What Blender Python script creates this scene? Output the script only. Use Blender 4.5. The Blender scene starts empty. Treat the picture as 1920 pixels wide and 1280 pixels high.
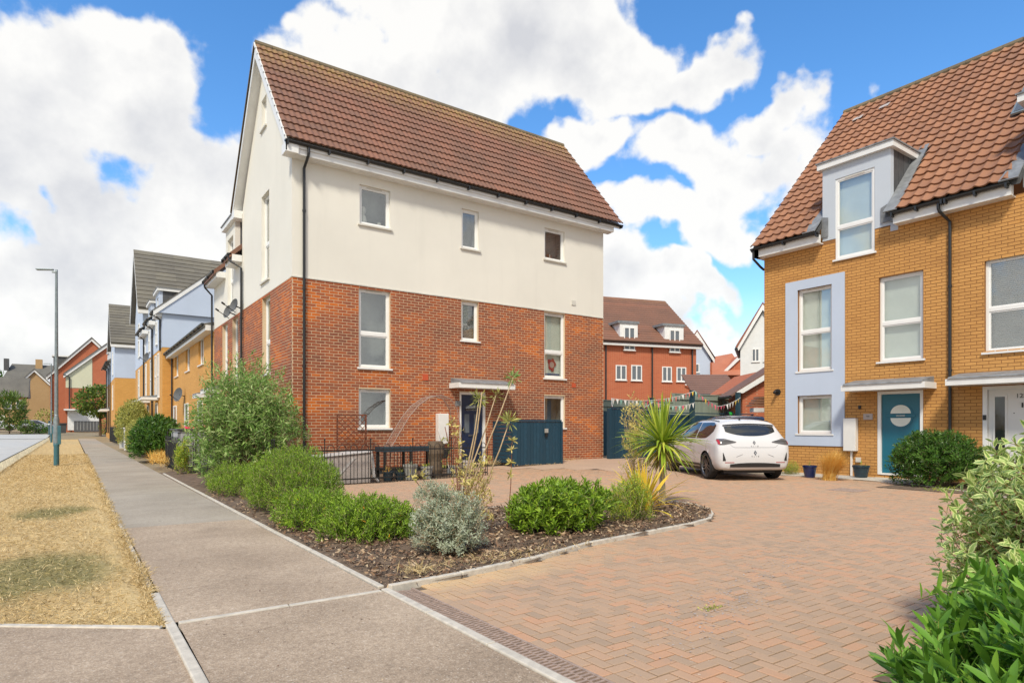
import bpy, math, random
import numpy as np
from mathutils import Vector, Matrix
from mathutils.bvhtree import BVHTree
R = math.radians
random.seed(7); rng = np.random.default_rng(7)
SC = bpy.context.scene
COL = SC.collection

# ------------------------------------------------------------------ camera
EYE = 1.25
cd = bpy.data.cameras.new('camera'); cam = bpy.data.objects.new('camera', cd); COL.objects.link(cam)
cam.location = (0, 0, EYE); cam.rotation_euler = (R(90), 0, -math.atan2(.5749, .8182))
cd.sensor_width = 36; cd.lens = 36*1174/1920; cd.shift_y = 160/1920
cd.clip_start = .05; cd.clip_end = 2000
SC.camera = cam
SC.view_settings.view_transform = 'Standard'; SC.view_settings.look = 'None'
SC.view_settings.exposure = 0.42; SC.view_settings.gamma = 1; SC.view_settings.use_curve_mapping = False
SC.cycles.max_bounces = 6; SC.cycles.transparent_max_bounces = 12
SC.cycles.use_denoising = True

# ------------------------------------------------------------------ sky with clouds
SUN_EL, SUN_AZ = 50, 224          # azimuth of the sun measured in the ground plane from +X
sdir = Vector((math.cos(R(SUN_EL))*math.cos(R(SUN_AZ)), math.cos(R(SUN_EL))*math.sin(R(SUN_AZ)), math.sin(R(SUN_EL))))
W = bpy.data.worlds.new('World'); SC.world = W; W.use_nodes = True
nt = W.node_tree; nt.nodes.clear()
def wn(t, **k):
    n = nt.nodes.new(t)
    for a, b in k.items(): setattr(n, a, b)
    return n
def L(a, b): nt.links.new(a, b)
def wmath(op, a, b=None, c=None, clamp=False):
    n = wn('ShaderNodeMath', operation=op, use_clamp=clamp)
    for i, v in enumerate((a, b, c)):
        if v is None: continue
        if isinstance(v, (int, float)): n.inputs[i].default_value = v
        else: L(v, n.inputs[i])
    return n.outputs[0]
sky = wn('ShaderNodeTexSky', sky_type='NISHITA', sun_disc=False, sun_elevation=R(SUN_EL),
         sun_rotation=R(90-SUN_AZ), altitude=50, air_density=1.0, dust_density=.25, ozone_density=3.0)
hs = wn('ShaderNodeHueSaturation'); hs.inputs['Saturation'].default_value = 1.24; hs.inputs['Value'].default_value = 1.0
L(sky.outputs[0], hs.inputs['Color'])
bg = wn('ShaderNodeBackground'); bg.inputs[1].default_value = .185; L(hs.outputs[0], bg.inputs[0])
tc = wn('ShaderNodeTexCoord'); P = tc.outputs['Generated']
def dirpx(px, py):                 # direction of a cloud seen in the photograph
    q = (px-960)/1174; v = Vector((q*.8182+.5749, -q*.5749+.8182, (800-py)/1174)); return v.normalized()
nz = wn('ShaderNodeTexNoise'); nz.inputs['Scale'].default_value = 3.4; nz.inputs['Detail'].default_value = 9; nz.inputs['Roughness'].default_value = .58
L(P, nz.inputs['Vector'])
vor = wn('ShaderNodeTexNoise'); vor.inputs['Scale'].default_value = 10; vor.inputs['Detail'].default_value = 6; L(P, vor.inputs['Vector'])
wpn = wn('ShaderNodeTexNoise'); wpn.inputs['Scale'].default_value = 4.5; wpn.inputs['Detail'].default_value = 5; L(P, wpn.inputs['Vector'])
w1_ = wn('ShaderNodeVectorMath', operation='SUBTRACT'); L(wpn.outputs['Color'], w1_.inputs[0]); w1_.inputs[1].default_value = (.5, .5, .5)
w2n_ = wn('ShaderNodeVectorMath', operation='SCALE'); L(w1_.outputs[0], w2n_.inputs[0]); w2n_.inputs['Scale'].default_value = .30
w3_ = wn('ShaderNodeVectorMath', operation='ADD'); L(P, w3_.inputs[0]); L(w2n_.outputs[0], w3_.inputs[1]); PW = w3_.outputs[0]
# cumulus masses: photo x, y and half sizes (in photo pixels)
CL = [(60,150,190,170),(200,130,190,95),(310,210,100,160),(110,330,290,150),(330,430,260,200),(120,560,330,150),(60,420,100,60),(300,110,80,60),
      (560,130,60,110),(760,90,240,120),(960,95,250,105),(1150,80,200,80),(1290,130,210,55),(1400,105,70,45),(640,60,110,60),
      (1500,300,170,80),(1600,210,70,50),(1390,330,110,80),(1270,290,110,60),(1100,250,80,40),(1250,410,150,45),(1400,420,160,60),(1300,520,180,40),
      (1300,600,220,60),(1180,540,90,60),(1480,210,90,18),(1040,300,60,40),(200,680,400,70),
      (2300,300,260,160),(2700,500,400,200),(-300,300,260,220),(-700,500,300,150),(800,-350,300,120),(1500,-500,300,150)]
dens = None
for (x, y, a, b) in CL:
    c = dirpx(x, y); ex = (dirpx(x+a, y)-c).length; ey = max(.03, (dirpx(x, y-b)-c).length)
    # flatten the blob vertically by scaling z about its centre
    s = wn('ShaderNodeVectorMath', operation='SUBTRACT'); L(PW, s.inputs[0]); s.inputs[1].default_value = c
    m = wn('ShaderNodeVectorMath', operation='MULTIPLY'); L(s.outputs[0], m.inputs[0]); m.inputs[1].default_value = (1/ex, 1/ex, 1/ey)
    l = wn('ShaderNodeVectorMath', operation='LENGTH'); L(m.outputs[0], l.inputs[0])
    v = wmath('SUBTRACT', 1.10, l.outputs['Value'])
    dens = v if dens is None else wmath('SMOOTH_MAX', dens, v, .25)
# extra unseen cloud added behind the camera as neutral fill for the facades
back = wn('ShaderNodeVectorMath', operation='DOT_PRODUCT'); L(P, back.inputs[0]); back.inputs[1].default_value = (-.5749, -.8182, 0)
back_fill = wmath('MULTIPLY', wmath('MAXIMUM', back.outputs['Value'], 0), 2.8)
dens = wmath('MAXIMUM', dens, -.6)
d2 = wmath('ADD', dens, wmath('MULTIPLY', wmath('SUBTRACT', nz.outputs['Fac'], .5), 3.1))
d2 = wmath('ADD', d2, wmath('MULTIPLY', wmath('SUBTRACT', vor.outputs['Fac'], .5), 1.6))
d2 = wmath('ADD', d2, back_fill)
mask = wn('ShaderNodeMapRange', interpolation_type='SMOOTHSTEP'); L(d2, mask.inputs[0])
mask.inputs[1].default_value = -.05; mask.inputs[2].default_value = .30
# body shading: bright billows, greyer bases
n2 = wn('ShaderNodeTexNoise'); n2.inputs['Scale'].default_value = 5.5; n2.inputs['Detail'].default_value = 8; n2.inputs['Roughness'].default_value = .55
of = wn('ShaderNodeVectorMath', operation='ADD'); L(P, of.inputs[0]); of.inputs[1].default_value = (.03, .02, -.06); L(of.outputs[0], n2.inputs['Vector'])
sh = wmath('ADD', wmath('MULTIPLY', wmath('SUBTRACT', n2.outputs['Fac'], .5), 2.2), wmath('MULTIPLY', d2, -.22))
sh = wmath('ADD', sh, .70, clamp=True)
cr = wn('ShaderNodeValToRGB'); L(sh, cr.inputs[0])
cr.color_ramp.elements[0].position = .1; cr.color_ramp.elements[0].color = (.68, .685, .71, 1)
cr.color_ramp.elements[1].position = .62; cr.color_ramp.elements[1].color = (1, .985, .95, 1)
bg2 = wn('ShaderNodeBackground'); L(cr.outputs[0], bg2.inputs[0]); bg2.inputs[1].default_value = .77
# thin veil near the horizon
sz = wn('ShaderNodeSeparateXYZ'); L(P, sz.inputs[0])
hz = wn('ShaderNodeMapRange'); L(sz.outputs[2], hz.inputs[0]); hz.inputs[1].default_value = 0; hz.inputs[2].default_value = .2; hz.inputs[3].default_value = .75; hz.inputs[4].default_value = 0
mk = wmath('MAXIMUM', wmath('MULTIPLY', mask.outputs[0], .96), hz.outputs[0])
mx = wn('ShaderNodeMixShader'); L(mk, mx.inputs[0]); L(bg.outputs[0], mx.inputs[1]); L(bg2.outputs[0], mx.inputs[2])
wo = wn('ShaderNodeOutputWorld'); L(mx.outputs[0], wo.inputs[0])
W.cycles.sampling_method = 'MANUAL'; W.cycles.sample_map_resolution = 1024

sl = bpy.data.lights.new('sun', 'SUN'); so = bpy.data.objects.new('sun', sl); COL.objects.link(so)
sl.energy = 2.9; sl.angle = R(9); sl.color = (1, .93, .80)
so.rotation_euler = sdir.to_track_quat('Z', 'Y').to_euler(); so.location = (0, 0, 30)

# ------------------------------------------------------------------ helpers
ORG = {}
def tag(o, label=None, cat=None, group=None, kind=None):
    if label: o['label'] = label
    if cat: o['category'] = cat
    if group: o['group'] = group
    if kind: o['kind'] = kind
    return o
def thing(name, label, cat, loc=(0,0,0), rz=0, group=None, local=False):
    o = bpy.data.objects.new(name, None); COL.objects.link(o); o.empty_display_size = .2
    o.location = loc; o.rotation_euler = (0, 0, rz); tag(o, label, cat, group)
    ORG[o] = Vector((0,0,0)) if (local or rz) else Vector(loc)
    return o
class MB:
    def __init__(s): s.v = []; s.f = []
    def poly(s, pts):
        b = len(s.v); s.v += [tuple(p) for p in pts]; s.f.append(tuple(range(b, b+len(pts)))); return s
    def box(s, x0, x1, y0, y1, z0, z1):
        if x0 > x1: x0, x1 = x1, x0
        if y0 > y1: y0, y1 = y1, y0
        if z0 > z1: z0, z1 = z1, z0
        b = len(s.v)
        s.v += [(x0,y0,z0),(x1,y0,z0),(x1,y1,z0),(x0,y1,z0),(x0,y0,z1),(x1,y0,z1),(x1,y1,z1),(x0,y1,z1)]
        s.f += [tuple(b+i for i in q) for q in ((0,3,2,1),(4,5,6,7),(0,1,5,4),(1,2,6,5),(2,3,7,6),(3,0,4,7))]
        return s
    def prism(s, pts, vec):
        n = len(pts); b = len(s.v); V3 = Vector(vec)
        s.v += [tuple(p) for p in pts] + [tuple(Vector(p)+V3) for p in pts]
        s.f.append(tuple(b+i for i in reversed(range(n)))); s.f.append(tuple(b+n+i for i in range(n)))
        for i in range(n):
            j = (i+1) % n; s.f.append((b+i, b+j, b+n+j, b+n+i))
        return s
    def tube(s, path, r, n=8, cap=True):
        path = [Vector(p) for p in path]; rs = r if isinstance(r, (list, tuple)) else [r]*len(path)
        b = len(s.v); prev = None
        for i, p in enumerate(path):
            d = (path[min(i+1, len(path)-1)] - path[max(i-1, 0)])
            if d.length < 1e-9: d = Vector((0,0,1))
            d.normalize()
            if prev is None:
                a = Vector((0,0,1)) if abs(d.z) < .9 else Vector((1,0,0)); x = d.cross(a).normalized()
            else:
                x = (prev - d*prev.dot(d)); x = x.normalized() if x.length > 1e-6 else d.orthogonal().normalized()
            prev = x; y = d.cross(x)
            for k in range(n):
                t = 2*math.pi*k/n; s.v.append(tuple(p + (x*math.cos(t)+y*math.sin(t))*rs[i]))
        for i in range(len(path)-1):
            for k in range(n):
                k2 = (k+1) % n; s.f.append((b+i*n+k, b+i*n+k2, b+(i+1)*n+k2, b+(i+1)*n+k))
        if cap:
            s.f.append(tuple(b+k for k in reversed(range(n)))); s.f.append(tuple(b+(len(path)-1)*n+k for k in range(n)))
        return s
    def lathe(s, c, prof, n=20, cap=True):
        b = len(s.v)
        for (r, z) in prof:
            for k in range(n):
                t = 2*math.pi*k/n; s.v.append((c[0]+r*math.cos(t), c[1]+r*math.sin(t), c[2]+z))
        for i in range(len(prof)-1):
            for k in range(n):
                k2 = (k+1) % n; s.f.append((b+i*n+k, b+i*n+k2, b+(i+1)*n+k2, b+(i+1)*n+k))
        if cap: s.f.append(tuple(b+(len(prof)-1)*n+k for k in range(n)))
        return s
    def grid(s, P):                      # P[i][j] points
        b = len(s.v); n = len(P); m = len(P[0])
        for row in P: s.v += [tuple(p) for p in row]
        for i in range(n-1):
            for j in range(m-1): s.f.append((b+i*m+j, b+(i+1)*m+j, b+(i+1)*m+j+1, b+i*m+j+1))
        return s
    def build(s, name, mat, parent=None, smooth=False, label=None, kind=None, bevel=0, top=None):
        org = Vector((0,0,0)); loc = None
        if parent is not None: org = ORG.get(parent, org)
        elif top is not None: org = Vector(top); loc = org
        me = bpy.data.meshes.new(name)
        A = np.array(s.v, dtype=float).reshape(-1, 3) - np.array(org)
        me.from_pydata(A.tolist(), [], s.f)
        if smooth: me.polygons.foreach_set('use_smooth', [True]*len(me.polygons))
        me.materials.append(mat); me.update()
        o = bpy.data.objects.new(name, me); COL.objects.link(o)
        if parent is not None: o.parent = parent; ORG[o] = org
        else:
            if loc is not None: o.location = loc
            ORG[o] = org
        if bevel:
            m = o.modifiers.new('bevel', 'BEVEL'); m.width = bevel; m.segments = 2; m.limit_method = 'ANGLE'
        if label: o['label'] = label
        if kind: o['kind'] = kind
        return o
def raw(name, V, F, mat, parent=None, kind=None, org=None, smooth=False, loc=None, attr=None):
    """numpy mesh: V (n,3), F (m,k)"""
    if org is None: org = ORG.get(parent, Vector((0,0,0))) if parent is not None else (Vector(loc) if loc is not None else Vector((0,0,0)))
    V = np.asarray(V, dtype=np.float32) - np.array(org, dtype=np.float32); F = np.asarray(F, dtype=np.int32)
    me = bpy.data.meshes.new(name); me.vertices.add(len(V)); me.vertices.foreach_set('co', V.ravel())
    k = F.shape[1]; me.loops.add(F.size); me.loops.foreach_set('vertex_index', F.ravel())
    me.polygons.add(len(F)); me.polygons.foreach_set('loop_start', np.arange(0, F.size, k, dtype=np.int32))
    me.update(calc_edges=True); me.validate()
    me.polygons.foreach_set('use_smooth', np.full(len(me.polygons), bool(smooth)))
    if attr is not None:
        for an, av in attr.items():
            a = me.attributes.new(an, 'FLOAT', 'POINT'); a.data.foreach_set('value', np.asarray(av, dtype=np.float32))
    me.materials.append(mat)
    o = bpy.data.objects.new(name, me); COL.objects.link(o)
    if parent is not None: o.parent = parent; ORG[o] = Vector(org)
    elif loc is not None: o.location = loc
    if kind: o['kind'] = kind
    return o
def inst(name, me, parent, M):
    """a copy of one piece: own object, shared mesh; M is its world matrix"""
    o = bpy.data.objects.new(name, me); COL.objects.link(o); o.parent = parent
    org = ORG.get(parent, Vector((0,0,0)))
    o.matrix_local = Matrix.Translation(-org) @ M
    return o
def copy_tree(o, parent=None):
    kids = [c for c in COL.objects if c.parent == o] if o.name not in KIDS else KIDS[o.name]
    c = o.copy(); COL.objects.link(c)
    if parent is not None: c.parent = parent
    for ch in kids: copy_tree(ch, c)
    return c
KIDS = {}
def collect_kids():
    KIDS.clear()
    for o in COL.objects: KIDS.setdefault(o.name, [])
    for o in COL.objects:
        if o.parent is not None: KIDS[o.parent.name].append(o)
def smooth01(t): t = max(0., min(1., t)); return t*t*(3-2*t)
def gz(x, y):                         # the ground rises a little beside the red house and far up the street
    return .2*smooth01((x-5)/8.5)*smooth01((y-11)/4.5)*smooth01((30-x)/5) + .022*max(0, min(y, 150)-72)
def gzn(x, y):
    x = np.asarray(x, float); y = np.asarray(y, float)
    s = lambda t: np.clip(t,0,1)**2*(3-2*np.clip(t,0,1))
    return .2*s((x-5)/8.5)*s((y-11)/4.5)*s((30-x)/5) + .022*np.maximum(0, np.minimum(y,150)-72)

# ------------------------------------------------------------------ materials
class NB:
    def __init__(s, name):
        s.m = bpy.data.materials.new(name); s.m.use_nodes = True; s.t = s.m.node_tree
        s.b = s.t.nodes['Principled BSDF']; s.out = s.t.nodes['Material Output']
        s.geo = s.n('ShaderNodeNewGeometry')
    def n(s, t, **k):
        x = s.t.nodes.new(t)
        for a, b in k.items(): setattr(x, a, b)
        return x
    def l(s, a, b): s.t.links.new(a, b)
    def math(s, op, a, b=None, c=None, clamp=False):
        n = s.n('ShaderNodeMath', operation=op, use_clamp=clamp)
        for i, v in enumerate((a, b, c)):
            if v is None: continue
            if isinstance(v, (int, float)): n.inputs[i].default_value = v
            else: s.l(v, n.inputs[i])
        return n.outputs[0]
    def noise(s, scale, detail=4, rough=.55, vec=None, stretch=None, dim='3D'):
        n = s.n('ShaderNodeTexNoise'); n.inputs['Scale'].default_value = scale; n.inputs['Detail'].default_value = detail; n.inputs['Roughness'].default_value = rough
        v = vec or s.geo.outputs['Position']
        if stretch:
            m = s.n('ShaderNodeVectorMath', operation='MULTIPLY'); s.l(v, m.inputs[0]); m.inputs[1].default_value = stretch; v = m.outputs[0]
        s.l(v, n.inputs['Vector']); return n.outputs['Fac']
    def ramp(s, f, stops):
        r = s.n('ShaderNodeValToRGB'); s.l(f, r.inputs[0]); e = r.color_ramp.elements
        while len(e) < len(stops): e.new(.5)
        for i, (p, c) in enumerate(stops): e[i].position = p; e[i].color = (*c, 1) if len(c) == 3 else c
        return r.outputs[0]
    def mix(s, f, a, b, mode='MIX'):
        n = s.n('ShaderNodeMix', data_type='RGBA', blend_type=mode)
        if isinstance(f, (int, float)): n.inputs[0].default_value = f
        else: s.l(f, n.inputs[0])
        for i, v in ((6, a), (7, b)):
            if isinstance(v, tuple): n.inputs[i].default_value = (*v, 1) if len(v) == 3 else v
            else: s.l(v, n.inputs[i])
        return n.outputs[2]
    def rnd(s):
        o = s.n('ShaderNodeObjectInfo')
        return s.math('FRACT', s.math('ADD', s.geo.outputs['Random Per Island'], o.outputs['Random']))
    def bump(s, h, strength=.4, dist=.01):
        n = s.n('ShaderNodeBump'); n.inputs['Strength'].default_value = strength; n.inputs['Distance'].default_value = dist
        s.l(h, n.inputs['Height']); s.l(n.outputs[0], s.b.inputs['Normal']); return n
    def col(s, c):
        if isinstance(c, tuple): s.b.inputs['Base Color'].default_value = (*c, 1)
        else: s.l(c, s.b.inputs['Base Color'])
        return s
    def set(s, rough=.6, metal=0, spec=.5, coat=0):
        s.b.inputs['Roughness'].default_value = rough; s.b.inputs['Metallic'].default_value = metal
        s.b.inputs['Specular IOR Level'].default_value = spec; s.b.inputs['Coat Weight'].default_value = coat
        return s
def sc3(c, k): return tuple(min(1, x*k) for x in c)
def M_plain(name, c, rough=.6, metal=0, var=.12, scale=3, bump=0, bscale=60, spec=.5, rnd=0, coat=0):
    m = NB(name); m.set(rough, metal, spec, coat)
    f = m.noise(scale, 5, .6)
    col = m.ramp(f, [(.3, sc3(c, 1-var)), (.7, sc3(c, 1+var))])
    if rnd:
        col = m.mix(m.rnd(), col, sc3(c, 1-rnd)); 
    m.col(col)
    if bump: m.bump(m.noise(bscale, 4), bump, .004)
    return m.m
MT = {}
def mats():
    P_ = M_plain
    MT['pvc'] = P_('white_pvc', (.80,.80,.78), .35, var=.03)
    MT['fascia'] = P_('white_fascia', (.76,.76,.74), .45, var=.06)
    MT['black_plastic'] = P_('black_plastic', (.018,.019,.02), .4)
    MT['lead'] = P_('lead_sheet', (.20,.21,.22), .55, var=.3, scale=6)
    MT['lead_dark'] = P_('dark_lead_cladding', (.075,.077,.08), .55, var=.25, scale=4)
    MT['sill'] = P_('sill_stone', (.60,.58,.52), .7)
    MT['steel'] = P_('galvanised_steel', (.23,.27,.28), .5, metal=.5, var=.2, scale=9)
    MT['iron'] = P_('black_iron', (.012,.012,.012), .45)
    MT['navy_door'] = P_('navy_door_paint', (.012,.022,.06), .3)
    MT['teal_door'] = P_('teal_door_paint', (.012,.135,.20), .35, var=.05)
    MT['white_door'] = P_('white_door_paint', (.72,.71,.68), .35, var=.03)
    MT['soil'] = P_('bed_soil', (.14,.095,.06), .95, var=.5, scale=8, bump=.8, bscale=25)
    MT['kerb'] = P_('kerb_concrete', (.52,.47,.39), .85, var=.18, scale=14, bump=.3)
    MT['rim_steel'] = P_('alloy', (.16,.16,.165), .3, metal=.9)
    MT['tyre'] = P_('tyre_rubber', (.016,.016,.017), .85)
    MT['dark'] = P_('dark_interior', (.02,.022,.025), .9)
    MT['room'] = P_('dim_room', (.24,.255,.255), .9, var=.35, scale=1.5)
    MT['blind'] = P_('roller_blind_cloth', (.74,.78,.72), .8, var=.06)
    MT['slat'] = P_('venetian_blind_slat', (.70,.70,.70), .5, var=.1)
    MT['terracotta'] = P_('terracotta_vent', (.50,.085,.03), .8)
    MT['grey_plastic'] = P_('grey_plastic', (.36,.37,.38), .5, var=.1)
    MT['lid'] = P_('dark_grey_lid', (.055,.058,.06), .5)
    MT['pink'] = P_('pink_plastic', (.85,.03,.12), .35)
    MT['wood_brown'] = P_('brown_stained_wood', (.18,.06,.03), .75, var=.3, scale=12)
    MT['picket'] = P_('red_brown_picket', (.26,.07,.035), .75, var=.25, scale=10)
    MT['cream_box'] = P_('faded_cream_panel', (.42,.37,.34), .7, var=.12, scale=5)
    MT['polythene'] = P_('pale_weathered_sheet', (.50,.48,.46), .5, var=.15)
    MT['stone_pot'] = P_('stone_pot', (.34,.33,.30), .85, var=.2, scale=10)
    MT['blue_pot'] = P_('blue_glazed_pot', (.012,.025,.10), .2, coat=.5)
    MT['dark_pot'] = P_('dark_ribbed_pot', (.02,.04,.055), .4)
    MT['gravel'] = P_('pale_gravel', (.45,.42,.37), .9, var=.3, scale=40, bump=.6)
    MT['bark_stem'] = P_('woody_stem', (.30,.22,.14), .85, var=.3, scale=30)
    MT['twig'] = P_('dry_twig', (.42,.30,.17), .85, var=.25, scale=30)
    MT['trunk'] = P_('brown_trunk', (.12,.085,.055), .9, var=.3, scale=12, bump=.6)
    MT['palmtrunk'] = P_('palm_bark', (.34,.28,.18), .9, var=.35, scale=22, bump=.8, bscale=40)
    MT['fence_green'] = P_('sage_green_paint', (.29,.34,.27), .75, var=.1, scale=8, rnd=.15)
    MT['fence_blue'] = P_('dark_blue_fence_paint', (.010,.050,.085), .6, var=.15, scale=8, rnd=.2)
    MT['hose'] = P_('green_reel', (.02,.35,.03), .4)
    MT['white_metal'] = P_('white_box_paint', (.75,.74,.71), .4, var=.04)
    MT['chrome'] = P_('chrome', (.28,.28,.29), .2, metal=1)
    MT['lens'] = P_('lamp_lens', (.09,.085,.085), .12, coat=1)
    MT['red_lens'] = P_('red_lens', (.40,.02,.02), .15, coat=1)
    MT['carplastic'] = P_('car_black_trim', (.02,.02,.021), .5)
    MT['garage_white'] = P_('white_garage_door', (.75,.75,.73), .5)
    MT['number'] = P_('black_number', (.02,.02,.02), .4)
    MT['wallwhite'] = P_('white_weatherboard', (.68,.70,.70), .6, var=.05)
    MT['wire'] = P_('thin_wire', (.30,.20,.16), .6)
    MT['panelgrey'] = P_('grey_painted_panel', (.10,.105,.11), .7)
    # render
    def render(name, c, stain=.12):
        m = NB(name); m.set(.85)
        big = m.noise(.5, 5, .6); st = m.noise(1.0, 5, .6, stretch=(3.5, 3.5, .35)); fine = m.noise(90, 3)
        col = m.ramp(big, [(.3, sc3(c, .94)), (.7, sc3(c, 1.03))])
        col = m.mix(m.math('MULTIPLY', m.ramp(st, [(.55,(0,0,0)),(.8,(1,1,1))]), stain), col, sc3(c, .62))
        m.col(col); m.bump(fine, .25, .002); return m.m
    MT['cream'] = render('cream_render', (.75,.725,.65), .13)
    MT['blue'] = render('pale_blue_render', (.50,.575,.70), .10)
    MT['greyblue'] = render('pale_grey_render', (.52,.57,.63), .10)
    MT['palegreen'] = render('pale_green_render', (.60,.60,.44))
    # bricks
    def brick(name, stops, bump=.5, patch=1.0, rv=.5):
        m = NB(name); m.set(.85)
        r = m.rnd(); p = m.noise(.55, 3, .6, stretch=(1,1,2.2)); q = m.noise(38, 4)
        f = m.math('ADD', m.math('MULTIPLY', r, rv), m.math('MULTIPLY', m.math('SUBTRACT', p, .5), 1.9*patch))
        f = m.math('ADD', f, .22, clamp=True)
        col = m.ramp(f, stops)
        col = m.mix(m.math('MULTIPLY', q, .5), col, sc3(stops[0][1], .7))
        m.col(col); m.bump(q, bump, .004); return m.m
    MT['redbrick'] = brick('orange_red_brick', [(.0,(.22,.072,.038)),(.38,(.33,.092,.036)),(.64,(.44,.108,.026)),(.9,(.68,.165,.012))])
    MT['yellowbrick'] = brick('golden_buff_brick', [(.0,(.50,.245,.070)),(.35,(.60,.305,.088)),(.65,(.68,.355,.105)),(1,(.64,.28,.06))], patch=.8, rv=.28)
    MT['mortar'] = P_('pale_mortar', (.58,.44,.29), .95, var=.12, scale=20)
    MT['mortar_y'] = P_('buff_mortar', (.27,.125,.042), .95, var=.2, scale=20)
    def bricktex(name, c1, c2, mo, sc=1):
        m = NB(name); m.set(.88)
        b = m.n('ShaderNodeTexBrick'); b.inputs['Color1'].default_value = (*c1,1); b.inputs['Color2'].default_value = (*c2,1); b.inputs['Mortar'].default_value = (*mo,1)
        b.inputs['Scale'].default_value = 1; b.inputs['Mortar Size'].default_value = .01; b.inputs['Brick Width'].default_value = .235; b.inputs['Row Height'].default_value = .075
        sp = m.n('ShaderNodeSeparateXYZ'); m.l(m.geo.outputs['Position'], sp.inputs[0])
        cb = m.n('ShaderNodeCombineXYZ'); m.l(m.math('ADD', sp.outputs[0], sp.outputs[1]), cb.inputs[0]); m.l(sp.outputs[2], cb.inputs[1])
        m.l(cb.outputs[0], b.inputs['Vector'])
        big = m.noise(.7, 4, .6)
        m.col(m.mix(m.math('MULTIPLY', big, .55), b.outputs['Color'], sc3(c2, .75)))
        m.bump(b.outputs['Fac'], -.3, .008); return m.m
    MT['red_far'] = bricktex('distant_red_brickwork', (.52,.135,.055), (.44,.105,.045), (.52,.26,.15))
    MT['yellow_far'] = bricktex('distant_buff_brickwork', (.74,.38,.09), (.62,.30,.065), (.55,.32,.11))
    MT['buff_far'] = bricktex('distant_pale_brickwork', (.52,.33,.15), (.46,.28,.12), (.45,.33,.2))
    # roof tiles
    def tiles(name, stops, lichen=.0, rough=.8):
        m = NB(name); m.set(rough)
        r = m.rnd(); p = m.noise(.7, 4, .6); q = m.noise(30, 5, .65); s = m.noise(70, 2)
        f = m.math('ADD', m.math('MULTIPLY', r, .5), m.math('MULTIPLY', m.math('SUBTRACT', p, .5), 1.4)); f = m.math('ADD', f, .25, clamp=True)
        col = m.ramp(f, stops)
        col = m.mix(m.math('MULTIPLY', q, .45), col, sc3(stops[0][1], .65))
        col = m.mix(m.math('MULTIPLY', m.ramp(s, [(.66,(0,0,0)),(.74,(1,1,1))]), .35), col, (.55,.50,.44))
        if lichen:
            sp = m.n('ShaderNodeSeparateXYZ'); m.l(m.geo.outputs['Position'], sp.inputs[0])
            h = m.n('ShaderNodeMapRange'); m.l(sp.outputs[2], h.inputs[0]); h.inputs[1].default_value = lichen-1.0; h.inputs[2].default_value = lichen
            lf = m.math('MULTIPLY', h.outputs[0], m.ramp(m.noise(7, 6, .7), [(.40,(0,0,0)),(.62,(1,1,1))]))
            col = m.mix(m.math('MULTIPLY', lf, .8), col, (.33,.22,.07))
        m.col(col); m.bump(q, .5, .006); return m.m
    MT['browntile'] = tiles('brown_concrete_tile', [(.0,(.17,.090,.060)),(.5,(.225,.108,.068)),(1,(.29,.125,.075))], lichen=11.6)
    MT['redtile'] = tiles('terracotta_pantile', [(.0,(.25,.122,.070)),(.5,(.33,.152,.080)),(1,(.41,.19,.095))], lichen=12.4)
    MT['ridge'] = tiles('mossy_ridge_tile', [(.0,(.13,.10,.06)),(.5,(.18,.14,.08)),(1,(.24,.18,.09))])
    MT['greytile'] = tiles('grey_concrete_tile', [(.0,(.12,.11,.09)),(.5,(.17,.155,.125)),(1,(.22,.20,.15))])
    def slope(name, stops, gauge, wave, axis_u='XY'):   # far roofs: courses as fine relief
        m = NB(name); m.set(.85)
        sp = m.n('ShaderNodeSeparateXYZ'); m.l(m.geo.outputs['Position'], sp.inputs[0])
        fr = m.math('FRACT', m.math('DIVIDE', sp.outputs[2], gauge))
        p = m.noise(.8, 4); q = m.noise(14, 5, .7)
        col = m.ramp(m.math('ADD', m.math('MULTIPLY', p, .6), m.math('MULTIPLY', q, .4)), stops)
        m.col(col); m.bump(fr, -.8, .03); return m.m
    MT['far_redroof'] = slope('distant_red_roof', [(.3,(.22,.09,.06)),(.7,(.33,.13,.08))], .24, 0)
    MT['far_orangeroof'] = slope('distant_orange_roof', [(.3,(.38,.13,.07)),(.7,(.48,.18,.10))], .24, 0)
    MT['far_brownroof'] = slope('distant_brown_roof', [(.3,(.15,.085,.065)),(.7,(.22,.12,.09))], .24, 0)
    MT['far_greyroof'] = slope('distant_grey_roof', [(.3,(.10,.095,.085)),(.7,(.17,.16,.135))], .26, 0)
    # ground
    def ground_mat(name, stops, fine, bump, speck=None, big=.6):
        m = NB(name); m.set(.92)
        a = m.noise(big, 5, .6); b = m.noise(fine, 3, .7); c = m.noise(fine*.22, 4, .6)
        f = m.math('ADD', m.math('MULTIPLY', a, .35), m.math('ADD', m.math('MULTIPLY', b, .45), m.math('MULTIPLY', c, .2)))
        col = m.ramp(f, stops)
        st = m.ramp(m.noise(1.7, 6, .7), [(.52,(0,0,0)),(.66,(1,1,1))]); dk = m.ramp(m.noise(9, 3, .5), [(.70,(0,0,0)),(.73,(1,1,1))])
        col = m.mix(m.math('MULTIPLY', st, .22), col, sc3(stops[0][1], .9)); col = m.mix(m.math('MULTIPLY', dk, .35), col, sc3(stops[0][1], .6))
        if speck: col = m.mix(m.math('MULTIPLY', m.ramp(m.noise(fine*.8, 2), [(.62,(0,0,0)),(.70,(1,1,1))]), .6), col, speck)
        m.col(col); m.bump(b, bump, .004); return m
    MT['tarmac_pink'] = ground_mat('pinkish_tarmac', [(.34,(.16,.115,.074)),(.5,(.38,.285,.198)),(.66,(.64,.51,.37))], 105, .9, (.66,.58,.48)).m
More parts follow.
